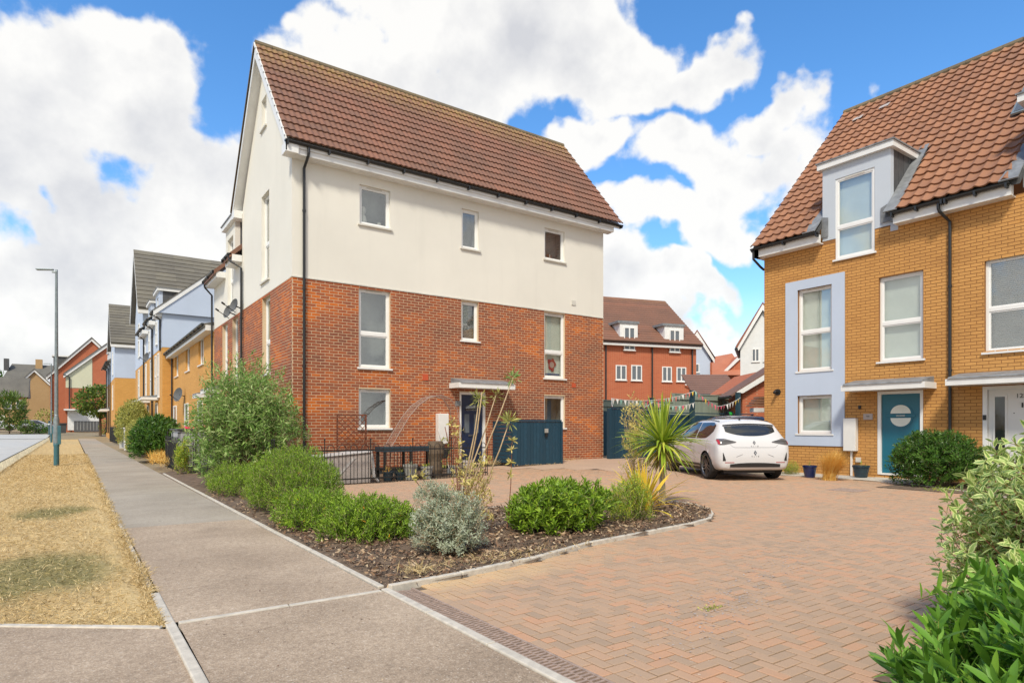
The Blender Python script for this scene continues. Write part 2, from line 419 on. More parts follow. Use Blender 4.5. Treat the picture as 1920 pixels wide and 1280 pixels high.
    MT['tarmac_grey'] = ground_mat('worn_grey_tarmac', [(.34,(.20,.165,.120)),(.5,(.335,.285,.220)),(.66,(.47,.41,.325))], 90, .6, (.45,.42,.38)).m
    MT['road'] = ground_mat('pale_road', [(.35,(.38,.38,.36)),(.65,(.54,.54,.52))], 60, .4).m
    MT['earth'] = ground_mat('dry_earth', [(.3,(.20,.16,.10)),(.7,(.34,.27,.16))], 12, .6).m
    MT['joint'] = ground_mat('jointing_sand', [(.3,(.085,.062,.042)),(.7,(.17,.125,.085))], 40, .6).m
    # paving block
    m = NB('paving_block'); m.set(.9)
    r = m.rnd(); pn = m.noise(.9, 4, .6); fn = m.noise(130, 3, .7)
    f = m.math('ADD', m.math('MULTIPLY', r, .75), m.math('MULTIPLY', m.math('SUBTRACT', pn, .5), .9)); f = m.math('ADD', f, .12, clamp=True)
    col = m.ramp(f, [(0,(.39,.275,.185)),(.3,(.48,.325,.212)),(.6,(.54,.345,.215)),(.85,(.62,.33,.185)),(1,(.42,.30,.21))])
    col = m.mix(m.math('MULTIPLY', fn, .65), col, (.26,.18,.12))
    # dusty straw-coloured sand spilt along the bed edge and pale lichen spots
    sp = m.n('ShaderNodeSeparateXYZ'); m.l(m.geo.outputs['Position'], sp.inputs[0])
    wv = m.noise(2.2, 4, .6)
    e1 = m.math('SUBTRACT', sp.outputs[1], m.math('MULTIPLY', m.math('SUBTRACT', sp.outputs[0], 2.2), .12))
    e2 = m.math('ADD', m.math('SUBTRACT', 1, m.math('MULTIPLY', m.math('SUBTRACT', 4.5, e1), 1.7)), m.math('MULTIPLY', m.math('SUBTRACT', wv, .5), 2.4), clamp=True)
    e3 = m.math('MULTIPLY', e2, m.math('MULTIPLY', m.math('SUBTRACT', 5.2, sp.outputs[0], clamp=False), .35, clamp=True), clamp=True)
    e4 = m.math('MULTIPLY', e3, m.math('LESS_THAN', sp.outputs[1], 6.2))
    col = m.mix(m.math('MULTIPLY', e4, .75), col, (.62,.43,.22))
    li = m.ramp(m.noise(26, 3, .6), [(.68,(0,0,0)),(.71,(1,1,1))])
    lz = m.ramp(m.noise(.8, 3), [(.50,(0,0,0)),(.62,(1,1,1))])
    col = m.mix(m.math('MULTIPLY', m.math('MULTIPLY', li, lz), .8), col, (.68,.64,.52))
    m.col(col); m.bump(fn, .6, .003); MT['block'] = m.m
    m = NB('courtyard_far_paving'); m.set(.9)
    fn = m.noise(24, 4, .7); pn = m.noise(.9, 4, .6)
    m.col(m.ramp(m.math('ADD', m.math('MULTIPLY', fn, .6), m.math('MULTIPLY', pn, .4)), [(.3,(.36,.25,.175)),(.7,(.51,.35,.24))])); m.bump(fn, .3, .004); MT['farpave'] = m.m
    # dry lawn
    def lawn(name, lift):
        m = NB(name); m.set(.95)
        sp = m.n('ShaderNodeSeparateXYZ'); m.l(m.geo.outputs['Position'], sp.inputs[0])
        a = m.noise(1.5, 5, .65); b = m.noise(26, 4, .7)
        def patch(cx, cy, rx, ry):
            dx = m.math('DIVIDE', m.math('SUBTRACT', sp.outputs[0], cx), rx); dy = m.math('DIVIDE', m.math('SUBTRACT', sp.outputs[1], cy), ry)
            return m.math('SUBTRACT', 1.1, m.math('SQRT', m.math('ADD', m.math('MULTIPLY', dx, dx), m.math('MULTIPLY', dy, dy))))
        p = m.math('MAXIMUM', patch(-.30, 6.7, .62, 1.15), patch(-.25, 11.4, .5, .8))
        g = m.math('ADD', m.math('MULTIPLY', p, 1.9), m.math('MULTIPLY', m.math('SUBTRACT', a, .46), 2.8), clamp=True)
        dry = m.ramp(m.math('ADD', m.math('MULTIPLY', b, .6), m.math('MULTIPLY', a, .4)), [(.25,(.32,.21,.08)),(.5,(.52,.37,.165)),(.75,(.70,.53,.27))])
        grn = m.ramp(b, [(.3,(.11,.11,.035)),(.7,(.30,.25,.09))])
        col = m.mix(m.math('MULTIPLY', g, .9), dry, grn)
        if lift:
            rr = m.rnd(); col = m.mix(m.ramp(rr, [(.55,(0,0,0)),(1,(1,1,1))]), col, (.74,.58,.32)); col = m.mix(m.ramp(rr, [(0,(.75,.75,.75)),(.35,(0,0,0))]), col, (.22,.17,.06))
        m.col(col)
        if not lift: m.bump(b, 1.0, .02)
        return m.m
    MT['lawn'] = lawn('dry_lawn', 0); MT['blade'] = lawn('dry_grass_blade', 1)
    # foliage
    def leaf(name, a, b, c=None, trans=.25, rough=.45, edge=None, w=.3):
        m = NB(name); m.set(rough, spec=.4)
        r = m.rnd()
        st = [(0, a), (.55, b)] + ([(1, c)] if c else [(1, b)])
        col = m.ramp(r, st)
        if edge:
            at = m.n('ShaderNodeAttribute'); at.attribute_name = 'edge'
            nzz = m.noise(60, 2); e = m.math('ADD', at.outputs['Fac'], m.math('MULTIPLY', m.math('SUBTRACT', nzz, .5), .5))
            col = m.mix(m.ramp(e, [(w,(0,0,0)),(w+.1,(1,1,1))]), col, edge)
        m.col(col)
        t = m.n('ShaderNodeBsdfTranslucent'); m.l(col if not isinstance(col, tuple) else col, t.inputs[0])
        mixs = m.n('ShaderNodeMixShader'); mixs.inputs[0].default_value = trans
        m.l(m.b.outputs[0], mixs.inputs[1]); m.l(t.outputs[0], mixs.inputs[2]); m.l(mixs.outputs[0], m.out.inputs[0])
        return m.m
    MT['leaf_hebe'] = leaf('bright_green_leaf', (.11,.19,.015), (.21,.36,.025), (.36,.50,.045))
    MT['leaf_front'] = leaf('glossy_laurel_leaf', (.07,.17,.016), (.14,.31,.028), (.26,.46,.06), rough=.48, trans=.3)
    MT['leaf_dark'] = leaf('dark_green_leaf', (0.036,0.090,0.012), (0.068,0.160,0.020), (0.130,0.261,0.037), rough=.35)
    MT['leaf_bud'] = leaf('grey_green_leaf', (.13,.25,.045), (.24,.39,.085), (.46,.54,.22))
    MT['leaf_straw'] = leaf('dry_straw_blade', (.46,.33,.15), (.60,.46,.23), (.70,.58,.34), rough=.8)
    MT['leaf_silver'] = leaf('silver_leaf', (.26,.31,.19), (.42,.47,.33), (.58,.62,.48), rough=.7)
    MT['leaf_vari'] = leaf('cream_edged_leaf', (.17,.30,.06), (.27,.40,.09), (.36,.48,.13), edge=(.66,.72,.28), w=.46, trans=.3)
    MT['leaf_cream'] = leaf('cream_yellow_leaf', (0.592,0.483,0.137), (0.773,0.644,0.235), (0.438,0.414,0.098))
    MT['leaf_palm'] = leaf('cordyline_blade', (0.179,0.275,0.025), (0.357,0.478,0.043), (0.682,0.667,0.111), trans=.3)
    MT['leaf_palmold'] = leaf('old_cordyline_blade', (0.309,0.299,0.068), (0.541,0.437,0.117), (0.515,0.345,0.098), trans=.2)
    MT['leaf_yellow'] = leaf('yellow_striped_blade', (0.773,0.483,0.049), (0.850,0.621,0.068), (0.580,0.483,0.059))
    MT['leaf_euph'] = leaf('fresh_green_leaf', (0.195,0.319,0.025), (0.325,0.493,0.049), (0.731,0.667,0.074))
    MT['leaf_hedge'] = leaf('olive_hedge_leaf', (0.211,0.232,0.049), (0.357,0.377,0.086), (0.585,0.551,0.148))
    MT['leaf_tree'] = leaf('street_tree_leaf', (0.065,0.116,0.022), (0.130,0.217,0.037), (0.244,0.319,0.062))
    MT['leaf_stipa'] = leaf('golden_hair_grass', (0.644,0.345,0.059), (0.850,0.483,0.098), (0.850,0.690,0.254), rough=.7)
    MT['yellowleaf'] = leaf('turned_yellow_leaf', (.75,.36,.02), (.82,.48,.03))
    # bark mulch
    m = NB('bark_mulch'); m.set(.9); m.col(m.ramp(m.rnd(), [(0,(.07,.04,.025)),(.4,(.17,.095,.055)),(.75,(.33,.21,.12)),(1,(.58,.45,.29))])); MT['mulch'] = m.m
    # glass
    m = NB('window_glass'); t = m.t
    tr = m.n('ShaderNodeBsdfTransparent'); tr.inputs[0].default_value = (.95,.97,.96,1)
    gl = m.n('ShaderNodeBsdfGlossy'); gl.inputs['Roughness'].default_value = .01
    lw = m.n('ShaderNodeLayerWeight'); lw.inputs[0].default_value = .5
    fac = m.math('ADD', m.math('MULTIPLY', m.math('POWER', lw.outputs['Facing'], 3.5), .85), .15, clamp=True)
    ms = m.n('ShaderNodeMixShader'); m.l(fac, ms.inputs[0]); m.l(tr.outputs[0], ms.inputs[1]); m.l(gl.outputs[0], ms.inputs[2]); m.l(ms.outputs[0], m.out.inputs[0])
    MT['glass'] = m.m
    m = NB('far_window_glass'); m.set(.06); m.col((.13,.15,.17)); MT['farglass'] = m.m
    m = NB('car_glass'); m.set(.04, spec=.8); m.col((.025,.028,.03)); MT['carglass'] = m.m
    m = NB('solar_cells'); m.set(.15); m.col((.10,.11,.12)); MT['solar'] = m.m
    for nme, c in dict(bunt_pink=(.85,.16,.22), bunt_yellow=(.85,.58,.08), bunt_mint=(.40,.72,.62), bunt_white=(.8,.78,.72), bunt_coral=(.80,.30,.25)).items():
        MT[nme] = P_(nme, c, .8)
    def paint(name, c, r=.25):
        m = NB(name); m.set(r, coat=.6); m.col(c); m.b.inputs['Coat Roughness'].default_value = .05; return m.m
    MT['carwhite'] = paint('white_car_paint', (.60,.60,.61)); MT['carsilver'] = paint('silver_car_paint', (.42,.43,.44)); MT['cardark'] = paint('bronze_car_paint', (.12,.085,.06))
    MT['postblue'] = P_('dark_blue_post', (.02,.055,.07), .6)
    MT['poster_red'] = P_('poster_red', (.42,.05,.05), .7); MT['poster_blue'] = P_('poster_blue', (.06,.12,.30), .7); MT['poster_pale'] = P_('poster_pale', (.60,.42,.38), .7)
    MT['teddy'] = P_('pale_ornament', (.48,.47,.44), .8)
mats()
# ------------------------------------------------------------------ building helpers
CAMP = Vector((0, 0, EYE))
def inview(p, m=60):
    X, Y, Z = p; r = X*.8182 - Y*.5749; d = X*.5749 + Y*.8182
    if d < .3: return False
    x = 960+1174*r/d; y = 800-1174*(Z-EYE)/d
    return -m < x < 1920+m and -m < y < 1280+m
class Fac:                              # a facade: u runs along it, o points out of it
    def __init__(s, o, u, n): s.o = Vector((*o, 0)); s.u = Vector((*u, 0)); s.n = Vector((*n, 0))
    def P(s, u, o, z): p = s.o + s.u*u + s.n*o; return Vector((p.x, p.y, z))
    def box(s, mb, u0, u1, o0, o1, z0, z1):
        a = s.P(u0, o0, z0); b = s.P(u1, o1, z1); return mb.box(a.x, b.x, a.y, b.y, z0, z1)
    def ang(s): return math.atan2(s.u.y, s.u.x)
def wall_holes(F, u0, u1, z0, z1, holes, mat, name, parent, th=.22, label=None):
    us = sorted({u0, u1, *[min(max(h[i], u0), u1) for h in holes for i in (0, 1)]})
    zs = sorted({z0, z1, *[min(max(h[i], z0), z1) for h in holes for i in (2, 3)]})
    mb = MB()
    for i in range(len(us)-1):
        run = None
        for j in range(len(zs)-1):
            cu = (us[i]+us[i+1])/2; cz = (zs[j]+zs[j+1])/2
            solid = not any(h[0] < cu < h[1] and h[2] < cz < h[3] for h in holes)
            if solid and run is None: run = zs[j]
            if (not solid or j == len(zs)-2) and run is not None:
                F.box(mb, us[i], us[i+1], -th, 0, run, zs[j+1] if solid else zs[j]); run = None
    return mb.build(name, mat, parent, label=label)
BRK = {}
def brick_mesh(Lb, h, d, mat, key):
    if key not in BRK:
        m = MB(); b = .0015
        V = [(0,0,0),(Lb,0,0),(Lb,0,h),(0,0,h),(b,-d,b),(Lb-b,-d,b),(Lb-b,-d,h-b),(b,-d,h-b)]
        m.v = V; m.f = [(4,5,6,7),(0,1,5,4),(1,2,6,5),(2,3,7,6),(3,0,4,7)]
        me = bpy.data.meshes.new('brick'); me.from_pydata(m.v, [], m.f); me.materials.append(mat); BRK[key] = me
    return BRK[key]
def brick_field(F, u0, u1, z0, z1, holes, parent, mat, key, nparts=300, course=.075, Lb=.225, d=.0035):
    """stretcher-bond bricks standing proud of the mortar; the nearest are objects of their own"""
    me = brick_mesh(Lb-.013, course-.013, d, mat, key); full = []; part = []
    row = 0; z = z1 - course
    while z > z0 - .02:
        off = (row % 2)*Lb/2; zc = z + course/2
        cuts = sorted([(h[0], h[1]) for h in holes if h[2] < zc < h[3]])
        segs = []; a = u0
        for (c0, c1) in cuts:
            if c0 > a: segs.append((a, c0))
            a = max(a, c1)
        if a < u1: segs.append((a, u1))
        k = math.floor((u0-off)/Lb)
        while k*Lb+off < u1:
            b0 = k*Lb+off; b1 = b0+Lb
            for (s0, s1) in segs:
                c0 = max(b0, s0); c1 = min(b1, s1)
                if c1-c0 > .03:
                    p = F.P((c0+c1)/2, 0, z)
                    if inview(p, 80):
                        (full if c1-c0 > Lb-.004 else part).append((c0+.0065, c1-.0065, z+.0065))
            k += 1
        z -= course; row += 1
    full.sort(key=lambda b: (F.P(b[0], 0, b[2])-CAMP).length)
    rotm = Matrix.Rotation(F.ang(), 4, 'Z'); flip = F.u.cross(Vector((0,0,1))).dot(F.n) < 0
    for (c0, c1, zz) in full[:nparts]:
        # mesh front looks to -y: u must be +x with n = -y; otherwise start at the other end
        if not flip: M = Matrix.Translation(F.P(c0, rng.uniform(-.0015, .0015), zz)) @ rotm
        else: M = Matrix.Translation(F.P(c1, rng.uniform(-.0015, .0015), zz)) @ Matrix.Rotation(F.ang()+math.pi, 4, 'Z')
        inst('brick', me, parent, M)
    rest = full[nparts:] + part
    if rest:
        A = np.array(rest); n = len(A); b = .0015; h = course-.013
        jo = rng.uniform(-.001, .001, n); un = np.array(F.u); nn = np.array(F.n); o = np.array(F.o)
        def pt(u, out, z): return o[None] + un[None]*u[:, None] + nn[None]*out[:, None] + np.array([[0,0,1.]])*z[:, None]
        c0, c1, z0_ = A[:, 0], A[:, 1], A[:, 2]
        V = np.stack([pt(c0, 0*jo, z0_), pt(c1, 0*jo, z0_), pt(c1, 0*jo, z0_+h), pt(c0, 0*jo, z0_+h),
                      pt(c0+b, d+jo, z0_+b), pt(c1-b, d+jo, z0_+b), pt(c1-b, d+jo, z0_+h-b), pt(c0+b, d+jo, z0_+h-b)], 1)
        f = np.array([(4,5,6,7),(0,1,5,4),(1,2,6,5),(2,3,7,6),(3,0,4,7)])
        if flip: f = f[:, ::-1]
        Fc = (f[None]+np.arange(n)[:, None, None]*8).reshape(-1, 4)
        raw('brickwork', V.reshape(-1, 3), Fc, mat, parent, kind='stuff')
def tile_mesh(w, g, wave, mat, key):
    if key in BRK: return BRK[key]
    n = 12 if wave == 'pan' else 12
    xs = np.linspace(0, w, n+1); V = []; t = .016
    if wave == 'pan':
        zf = lambda x: .034*(max(0, math.cos((x/w-.28)*2*math.pi))**1.5) - .010*max(0, -math.cos((x/w-.28)*2*math.pi))
    elif wave == 'flat':
        zf = lambda x: 0.0
    else:
        zf = lambda x: .021*(.5-.5*math.cos(4*math.pi*x/w))**1.0
    Lt = g+.05
    lip = .052 if wave == 'pan' else .044
    for x in xs: V.append((x, 0, zf(x)+lip))
    for x in xs: V.append((x, Lt, zf(x)+.004))
    for x in xs: V.append((x, .004, zf(x)+lip-t-.020))
    f = []
    for i in range(n):
        f.append((i, i+1, n+1+i+1, n+1+i)); f.append((2*(n+1)+i, 2*(n+1)+i+1, i+1, i))
    f.append((0, n+1, 2*(n+1))); f.append((n, 3*n+2, 2*n+1))
    me = bpy.data.meshes.new('roof_tile'); me.from_pydata(V, [], f)
    me.materials.append(mat); me.update()
    BRK[key] = me; return me
def tiled_slope(o, t, s, Lt, Ls, w, rows, wave, mat, parent, key, holes=(), nparts=300):
    """o eave start, t along eave, s up the slope; t x s must point outwards"""
    o, t, s = Vector(o), Vector(t).normalized(), Vector(s).normalized(); nv = t.cross(s).normalized()
    g = Ls/rows; cols = round(Lt/w); w = Lt/cols; me = tile_mesh(w, g, wave, mat, key)
    L = []
    for r in range(rows):
        for c in range(cols):
            tc_, sc_ = (c+.5)*w, (r+.5)*g
            if any(h[0] < tc_ < h[1] and h[2] < sc_ < h[3] for h in holes): continue
            p = o + t*(c*w) + s*(r*g)
            if not inview(p, 120): continue
            L.append(((p-CAMP).length, c*w, r*g))
    L.sort()
    Rm = Matrix((( t.x, s.x, nv.x, 0), (t.y, s.y, nv.y, 0), (t.z, s.z, nv.z, 0), (0,0,0,1)))
    for (d, a, b) in L[:nparts]:
        j = random.uniform(-.003, .003)
        inst('roof_tile', me, parent, Matrix.Translation(o+t*a+s*(b+j)+nv*random.uniform(-.002,.003)) @ Rm)
    rest = L[nparts:]
    if rest:
        V0 = np.array([v.co for v in me.vertices]); R3 = np.array(Rm)[:3, :3]; B = (V0 @ R3.T)
        offs = np.array([list(o+t*a+s*(b+random.uniform(-.003,.003))+nv*random.uniform(-.002,.003)) for (_, a, b) in rest])
        V = (B[None]+offs[:, None]).reshape(-1, 3)
        q = [p.vertices[:] for p in me.polygons if len(p.vertices) == 4]
        F = (np.array(q)[None] + np.arange(len(rest))[:, None, None]*len(V0)).reshape(-1, 4)
        raw('roof_tiling', V, F, mat, parent, kind='stuff')
def window(F, u0, u1, z0, z1, parent, split=None, inner='room', sill=True, rec=.07, vent=True, mull=0, sillw=.05, blindto=None, recess_room=.45, fmat='pvc'):
    """frame with sash, one pane per light, stone sill, blind or dim room behind"""
    f = .055; mb = MB(); o0, o1 = -rec-.07, -rec; lights = []
    F.box(mb, u0, u0+f, o0, o1, z0, z1); F.box(mb, u1-f, u1, o0, o1, z0, z1)
    F.box(mb, u0+f, u1-f, o0, o1, z1-f, z1); F.box(mb, u0+f, u1-f, o0, o1, z0, z0+f)
    zs = [z0+f, z1-f] if split is None else [z0+f, split-.04, split+.04, z1-f]
    if split is not None: F.box(mb, u0+f, u1-f, o0, o1, split-.04, split+.04)
    uz = [u0+f]
    for k in range(mull):
        c = u0+(u1-u0)*(k+1)/(mull+1); F.box(mb, c-.035, c+.035, o0, o1-.002, z0+f, z1-f); uz += [c-.035, c+.035]
    uz.append(u1-f)
    for i in range(0, len(zs), 2):
        for j in range(0, len(uz), 2):
            a, b, c, d = uz[j], uz[j+1], zs[i], zs[i+1]; s = .032
            for q in ((a, a+s, c, d), (b-s, b, c, d), (a+s, b-s, c, c+s), (a+s, b-s, d-s, d)):
                F.box(mb, q[0], q[1], o0+.02, o1-.014, q[2], q[3])
            lights.append((a+s, b-s, c+s, d-s))
    w = mb.build('window', MT[fmat], parent)
    for (a, b, c, d) in lights:
        F.box(MB(), a, b, o0+.035, o0+.040, c, d).build('pane', MT['glass'], w)
    if vent: F.box(MB(), u0+(u1-u0)*.25, u1-(u1-u0)*.25, o1, o1+.010, z1-.046, z1-.022).build('trickle_vent', MT['sill'], w)
    if sill: F.box(MB(), u0-.05, u1+.05, -.06, sillw, z0-.045, z0-.002).build('window_sill', MT['fascia' if sill == 'white' else 'sill'], w)
    if inner == 'blind':
        F.box(MB(), u0+.03, u1-.03, o0-.06, o0-.05, z0+.02 if blindto is None else blindto, z1-.02).build('blind', MT['blind'], w)
    if inner == 'slats':
        sb = MB(); z = z1-.07
        while z > (z0+.05 if blindto is None else blindto):
            a = F.P(u0+.06, o0-.045, z); b = F.P(u1-.06, o0-.045, z)
            sb.poly([F.P(u0+.06, o0-.030, z+.012), F.P(u1-.06, o0-.030, z+.012), F.P(u1-.06, o0-.055, z-.014), F.P(u0+.06, o0-.055, z-.014)]); z -= .042
        sb.build('blind_slats', MT['slat'], w, kind='stuff')
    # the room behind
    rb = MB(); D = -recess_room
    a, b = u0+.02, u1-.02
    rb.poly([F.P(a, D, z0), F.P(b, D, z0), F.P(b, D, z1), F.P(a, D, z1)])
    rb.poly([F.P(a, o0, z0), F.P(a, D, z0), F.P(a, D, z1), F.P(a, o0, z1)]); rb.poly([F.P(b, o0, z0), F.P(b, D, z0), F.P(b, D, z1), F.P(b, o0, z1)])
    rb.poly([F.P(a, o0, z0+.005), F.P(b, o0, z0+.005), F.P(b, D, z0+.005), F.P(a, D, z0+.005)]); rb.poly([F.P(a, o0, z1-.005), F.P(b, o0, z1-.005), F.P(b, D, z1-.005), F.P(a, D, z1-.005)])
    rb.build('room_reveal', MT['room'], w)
    return w
def far_window(F, u0, u1, z0, z1, parent, mull=1, split=None, o=.0):
    f = .07; mb = MB()
    for q in ((u0, u0+f, z0, z1), (u1-f, u1, z0, z1), (u0+f, u1-f, z1-f, z1), (u0+f, u1-f, z0, z0+f)): F.box(mb, q[0], q[1], o, o+.05, q[2], q[3])
    for k in range(mull):
        c = u0+(u1-u0)*(k+1)/(mull+1); F.box(mb, c-.045, c+.045, o, o+.052, z0+f, z1-f)
    if split: F.box(mb, u0+f, u1-f, o, o+.05, split-.05, split+.05)
    F.box(mb, u0-.05, u1+.05, o, o+.08, z0-.05, z0)
    w = mb.build('window', MT['pvc'], parent)
    F.box(MB(), u0+f, u1-f, o, o+.02, z0+f, z1-f).build('pane', MT['farglass'], w)
    return w
def canopy(F, u0, u1, z, parent, dep=.75, th=.14):
    c = F.box(MB(), u0, u1, .0, dep, z, z+th).build('door_canopy', MT['fascia'], parent)
    m = MB(); g = .03
    m.prism([F.P(u0-g+.08, 0, z+th+.002), F.P(u0-g+.08, 0, z+th+.15), F.P(u0-g+.08, dep-.02, z+th+.04), F.P(u0-g+.08, dep+.03, z+th+.002)], F.u*((u1-u0)-.10+2*g-.06))
    m.build('lead_roof', MT['lead'], c); return c
def gutter(F, u0, u1, o, z, parent, br=True, r=.058):
    m = MB(); n = 8; rows = []
    for u in (u0, u1): rows.append([F.P(u, o+r*math.cos(math.pi+math.pi*k/n), z-r*math.sin(math.pi*k/n)+.03) for k in range(n+1)])
    m.grid(rows)
    rows2 = [[F.P(u, o+(r-.008)*math.cos(math.pi+math.pi*k/n), z-(r-.008)*math.sin(math.pi*k/n)+.032) for k in range(n+1)] for u in (u0, u1)]
    m.grid(rows2)
    for u in (u0, u1): m.poly([F.P(u, o+r*math.cos(math.pi+math.pi*k/n), z-r*math.sin(math.pi*k/n)+.03) for k in range(n+1)])
    g = m.build('gutter', MT['black_plastic'], parent)
    if br:
        k = max(2, int(abs(u1-u0)/.95))
        for i in range(k+1):
            u = u0+.06+(u1-u0-.12)*i/k
            F.box(MB(), u-.02, u+.02, o-.075, o+.062, z-.075, z+.032).build('gutter_bracket', MT['black_plastic'], g)
    return g
def downpipe(F, u, z0, z1, parent, o=.07, neck=None, r=.034):
    """neck: (u, o) of the gutter outlet the swan neck reaches up to"""
    path = [F.P(u, o, z0)]
    if neck: path += [F.P(u, o, z1-.42), F.P(neck[0]+(u-neck[0])*.1, neck[1]-.02, z1-.20), F.P(neck[0], neck[1], z1-.14), F.P(neck[0], neck[1], z1)]
    else: path += [F.P(u, o, z1)]
    p = MB().tube(path, r, 10).build('downpipe', MT['black_plastic'], parent, smooth=False)
    z = z0+.5
    while z < z1-.5:
        MB().tube([F.P(u, o, z), F.P(u, o, z+.05)], r+.010, 10).build('pipe_clip', MT['black_plastic'], p)
        z += 1.9
    return p
def satellite_dish(p, d, r, label, group='satellite dishes on the street fronts'):
    p = Vector(p); d = Vector(d).normalized(); root = thing('satellite_dish', label, 'satellite dish', p, 0, group)
    x = d.orthogonal().normalized(); y = d.cross(x)
    rows = [[p + d*(.12 + .09*(q*q)) + (x*math.cos(t)*1.0+y*math.sin(t))*r*q for t in np.linspace(0, 2*math.pi, 19)] for q in (.02, .4, .7, 1)]
    MB().grid(rows).build('dish', MT['panelgrey'], root, smooth=True)
    MB().tube([p-d*.15, p+d*.13], .02, 6).build('bracket', MT['black_plastic'], root)
    MB().tube([p+d*.14-Vector((0,0,r*.9)), p+d*.55-Vector((0,0,r*.4))], .012, 6).build('feed_arm', MT['black_plastic'], root)
    MB().tube([p+d*.5-Vector((0,0,r*.42)), p+d*.6-Vector((0,0,r*.3))], .03, 8).build('feed_horn', MT['black_plastic'], root)
    return root
def dormer(F, u0, u1, zb, zt, zr, slope, parent, face, win=None, over=.12, eave_o=.3, eave_z=None, winargs={}):
    """box dormer standing on the facade line; cheeks run back into a roof of the given slope"""
    dep = (zt-eave_z)/slope - eave_o if eave_z else 1.4
    holes = [win] if win else []
    d = wall_holes(F, u0, u1, zb, zt, holes, MT[face], 'dormer', parent, th=.16)
    for (u, s) in ((u0, -1), (u1, 1)):
        pts = [F.P(u, -.16, zb), F.P(u, -.16, zt), F.P(u, -dep-.1, zt), F.P(u, -.16, zb)]
        tri = [F.P(u-s*.002, -.162, zb), F.P(u-s*.002, -.162, zt), F.P(u-s*.002, -dep-.15, zt)]
        c = MB().prism(tri, F.u*(-s*.06)).build('dormer_cheek', MT['lead_dark'], d)
        k = 5
        for i in range(1, k):                # standing seams
            oo = -.16-(dep)*i/k; zz = zb+(zt-zb)*i/k
            F.box(MB(), u-.008 if s < 0 else u-.002, u+.002 if s < 0 else u+.008, oo-.008, oo+.008, zz, zt-.01).build('seam', MT['lead_dark'], d)
    F.box(MB(), u0-over, u1+over, -dep-.12, over, zt, zt+.15).build('dormer_fascia', MT['fascia'], d)
    F.box(MB(), u0-over-.03, u1+over+.03, -dep-.25, over+.03, zt+.152, zt+.185).build('dormer_roof', MT['lead'], d)
    return d
# ------------------------------------------------------------------ the ground
def sheet(name, xs, ys, z, mat, inside=None, kind='structure', bumpy=0):
    V = []; idx = {}; F = []
    for i, x in enumerate(xs):
        for j, y in enumerate(ys):
            idx[i, j] = len(V); V.append((x, y, z+gz(x, y)+(random.uniform(-bumpy, bumpy) if bumpy else 0)))
    for i in range(len(xs)-1):
        for j in range(len(ys)-1):
            if inside and not inside((xs[i]+xs[i+1])/2, (ys[j]+ys[j+1])/2): continue
            F.append((idx[i,j], idx[i+1,j], idx[i+1,j+1], idx[i,j+1]))
    m = MB(); m.v = V; m.f = F; o = m.build(name, mat); o['kind'] = kind; return o
def frange(a, b, s):
    n = max(1, int(math.ceil((b-a)/s))); return [a+(b-a)*i/n for i in range(n+1)]
YS = frange(-30, 4.4, 2)+frange(4.6, 20, .5)+frange(21, 40, 2)+frange(44, 160, 6)+[200, 300, 600]
XS = [-400,-200,-100,-50,-20,-10]+frange(-5, 30, .7)+[36,45,60,100,200,400]
sheet('ground', XS, YS, -.16, MT['earth'])
sheet('road', frange(-7.6, -2.1, 1.2), frange(5.2, 78, 3), -.085, MT['road'])
sheet('road', frange(-60, -2.1, 6), frange(78, 92, 2), -.06, MT['road'])
# verge, pavement, tarmac; the verge's near edge runs at a slant
def edgeY(x): return 4.42 if x > .46 else 4.43 - (x-.46)*.76
vx = frange(-2.0, .475, .125)
m = MB(); rows = []
vys = [0, .2, .5, 1]+frange(1.5, 14, .5)+frange(16, 72, 3)
for x in vx: rows.append([(x, edgeY(x)+t if t < 20 else t+4.4, .0+gz(x, t)+(random.uniform(-.008,.012) if 0 < t else 0)+.02*math.sin(x*3)*.5) for t in vys])
m.grid([list(reversed(r)) for r in rows]); verge = m.build('verge', MT['lawn'], kind='structure')
sheet('path', frange(.52, 1.93, .35), [9.0]+frange(9.5, 76, 3), .002, MT['tarmac_grey'])
m = MB()
m.poly([(.53, 4.505, .004), (1.93, 4.505, .004), (1.93, 8.99, .004), (.53, 9.05, .004)]); m.build('pavement', MT['tarmac_pink'], kind='structure')
m = MB(); m.poly([(.55, -3, .004), (1.93, -3, .004), (1.93, 4.445, .004), (.55, 4.445, .004)]); m.build('pavement', MT['tarmac_pink'], kind='structure')
m = MB(); m.poly([(-6, -3, .004), (.49, -3, .004), (.49, 4.38, .004), (-2.1, 6.33, .004), (-6, 9.3, .004)]); m.build('pavement', MT['tarmac_pink'], kind='structure')
def kerb_run(name, pts, w, h, n_each=.9, wob=.004, z0=-.05, zf=0.0, label=None, zmat='kerb'):
    """a run of edging stones, each a piece of its own under one strip"""
    root = MB().box(-.001,.001,-.001,.001,-.2,-.19)
    base = MB(); pts = [Vector((*p, 0)) for p in pts]
    tot = []
    for a, b in zip(pts, pts[1:]):
        k = max(1, round((b-a).length/n_each))
        for i in range(k): tot.append((a.lerp(b, i/k), a.lerp(b, (i+1)/k)))
    first = True; par = None
    for a, b in tot:
        d = (b-a).normalized(); n = Vector((-d.y, d.x, 0))*w/2; g = d*.004; j = random.uniform(-wob, wob); zt = h+zf+gz(a.x, a.y)+random.uniform(-.002,.002)
        P4 = [a+g-n+n*j*10, b-g-n, b-g+n, a+g+n]
        m = MB(); m.prism([(p.x, p.y, z0) for p in P4], (0, 0, zt-z0))
        if first:
            par = m.build(name, MT[zmat], kind='structure', bevel=.008); first = False
        else:
            m.build('edging_stone', MT[zmat], par, bevel=.008)
    return par
kerb_run('edging', [(.505, 5.35), (.505, 4.5), (.515, 3.2), (.52, 1.0)], .06, .018, 1.1)
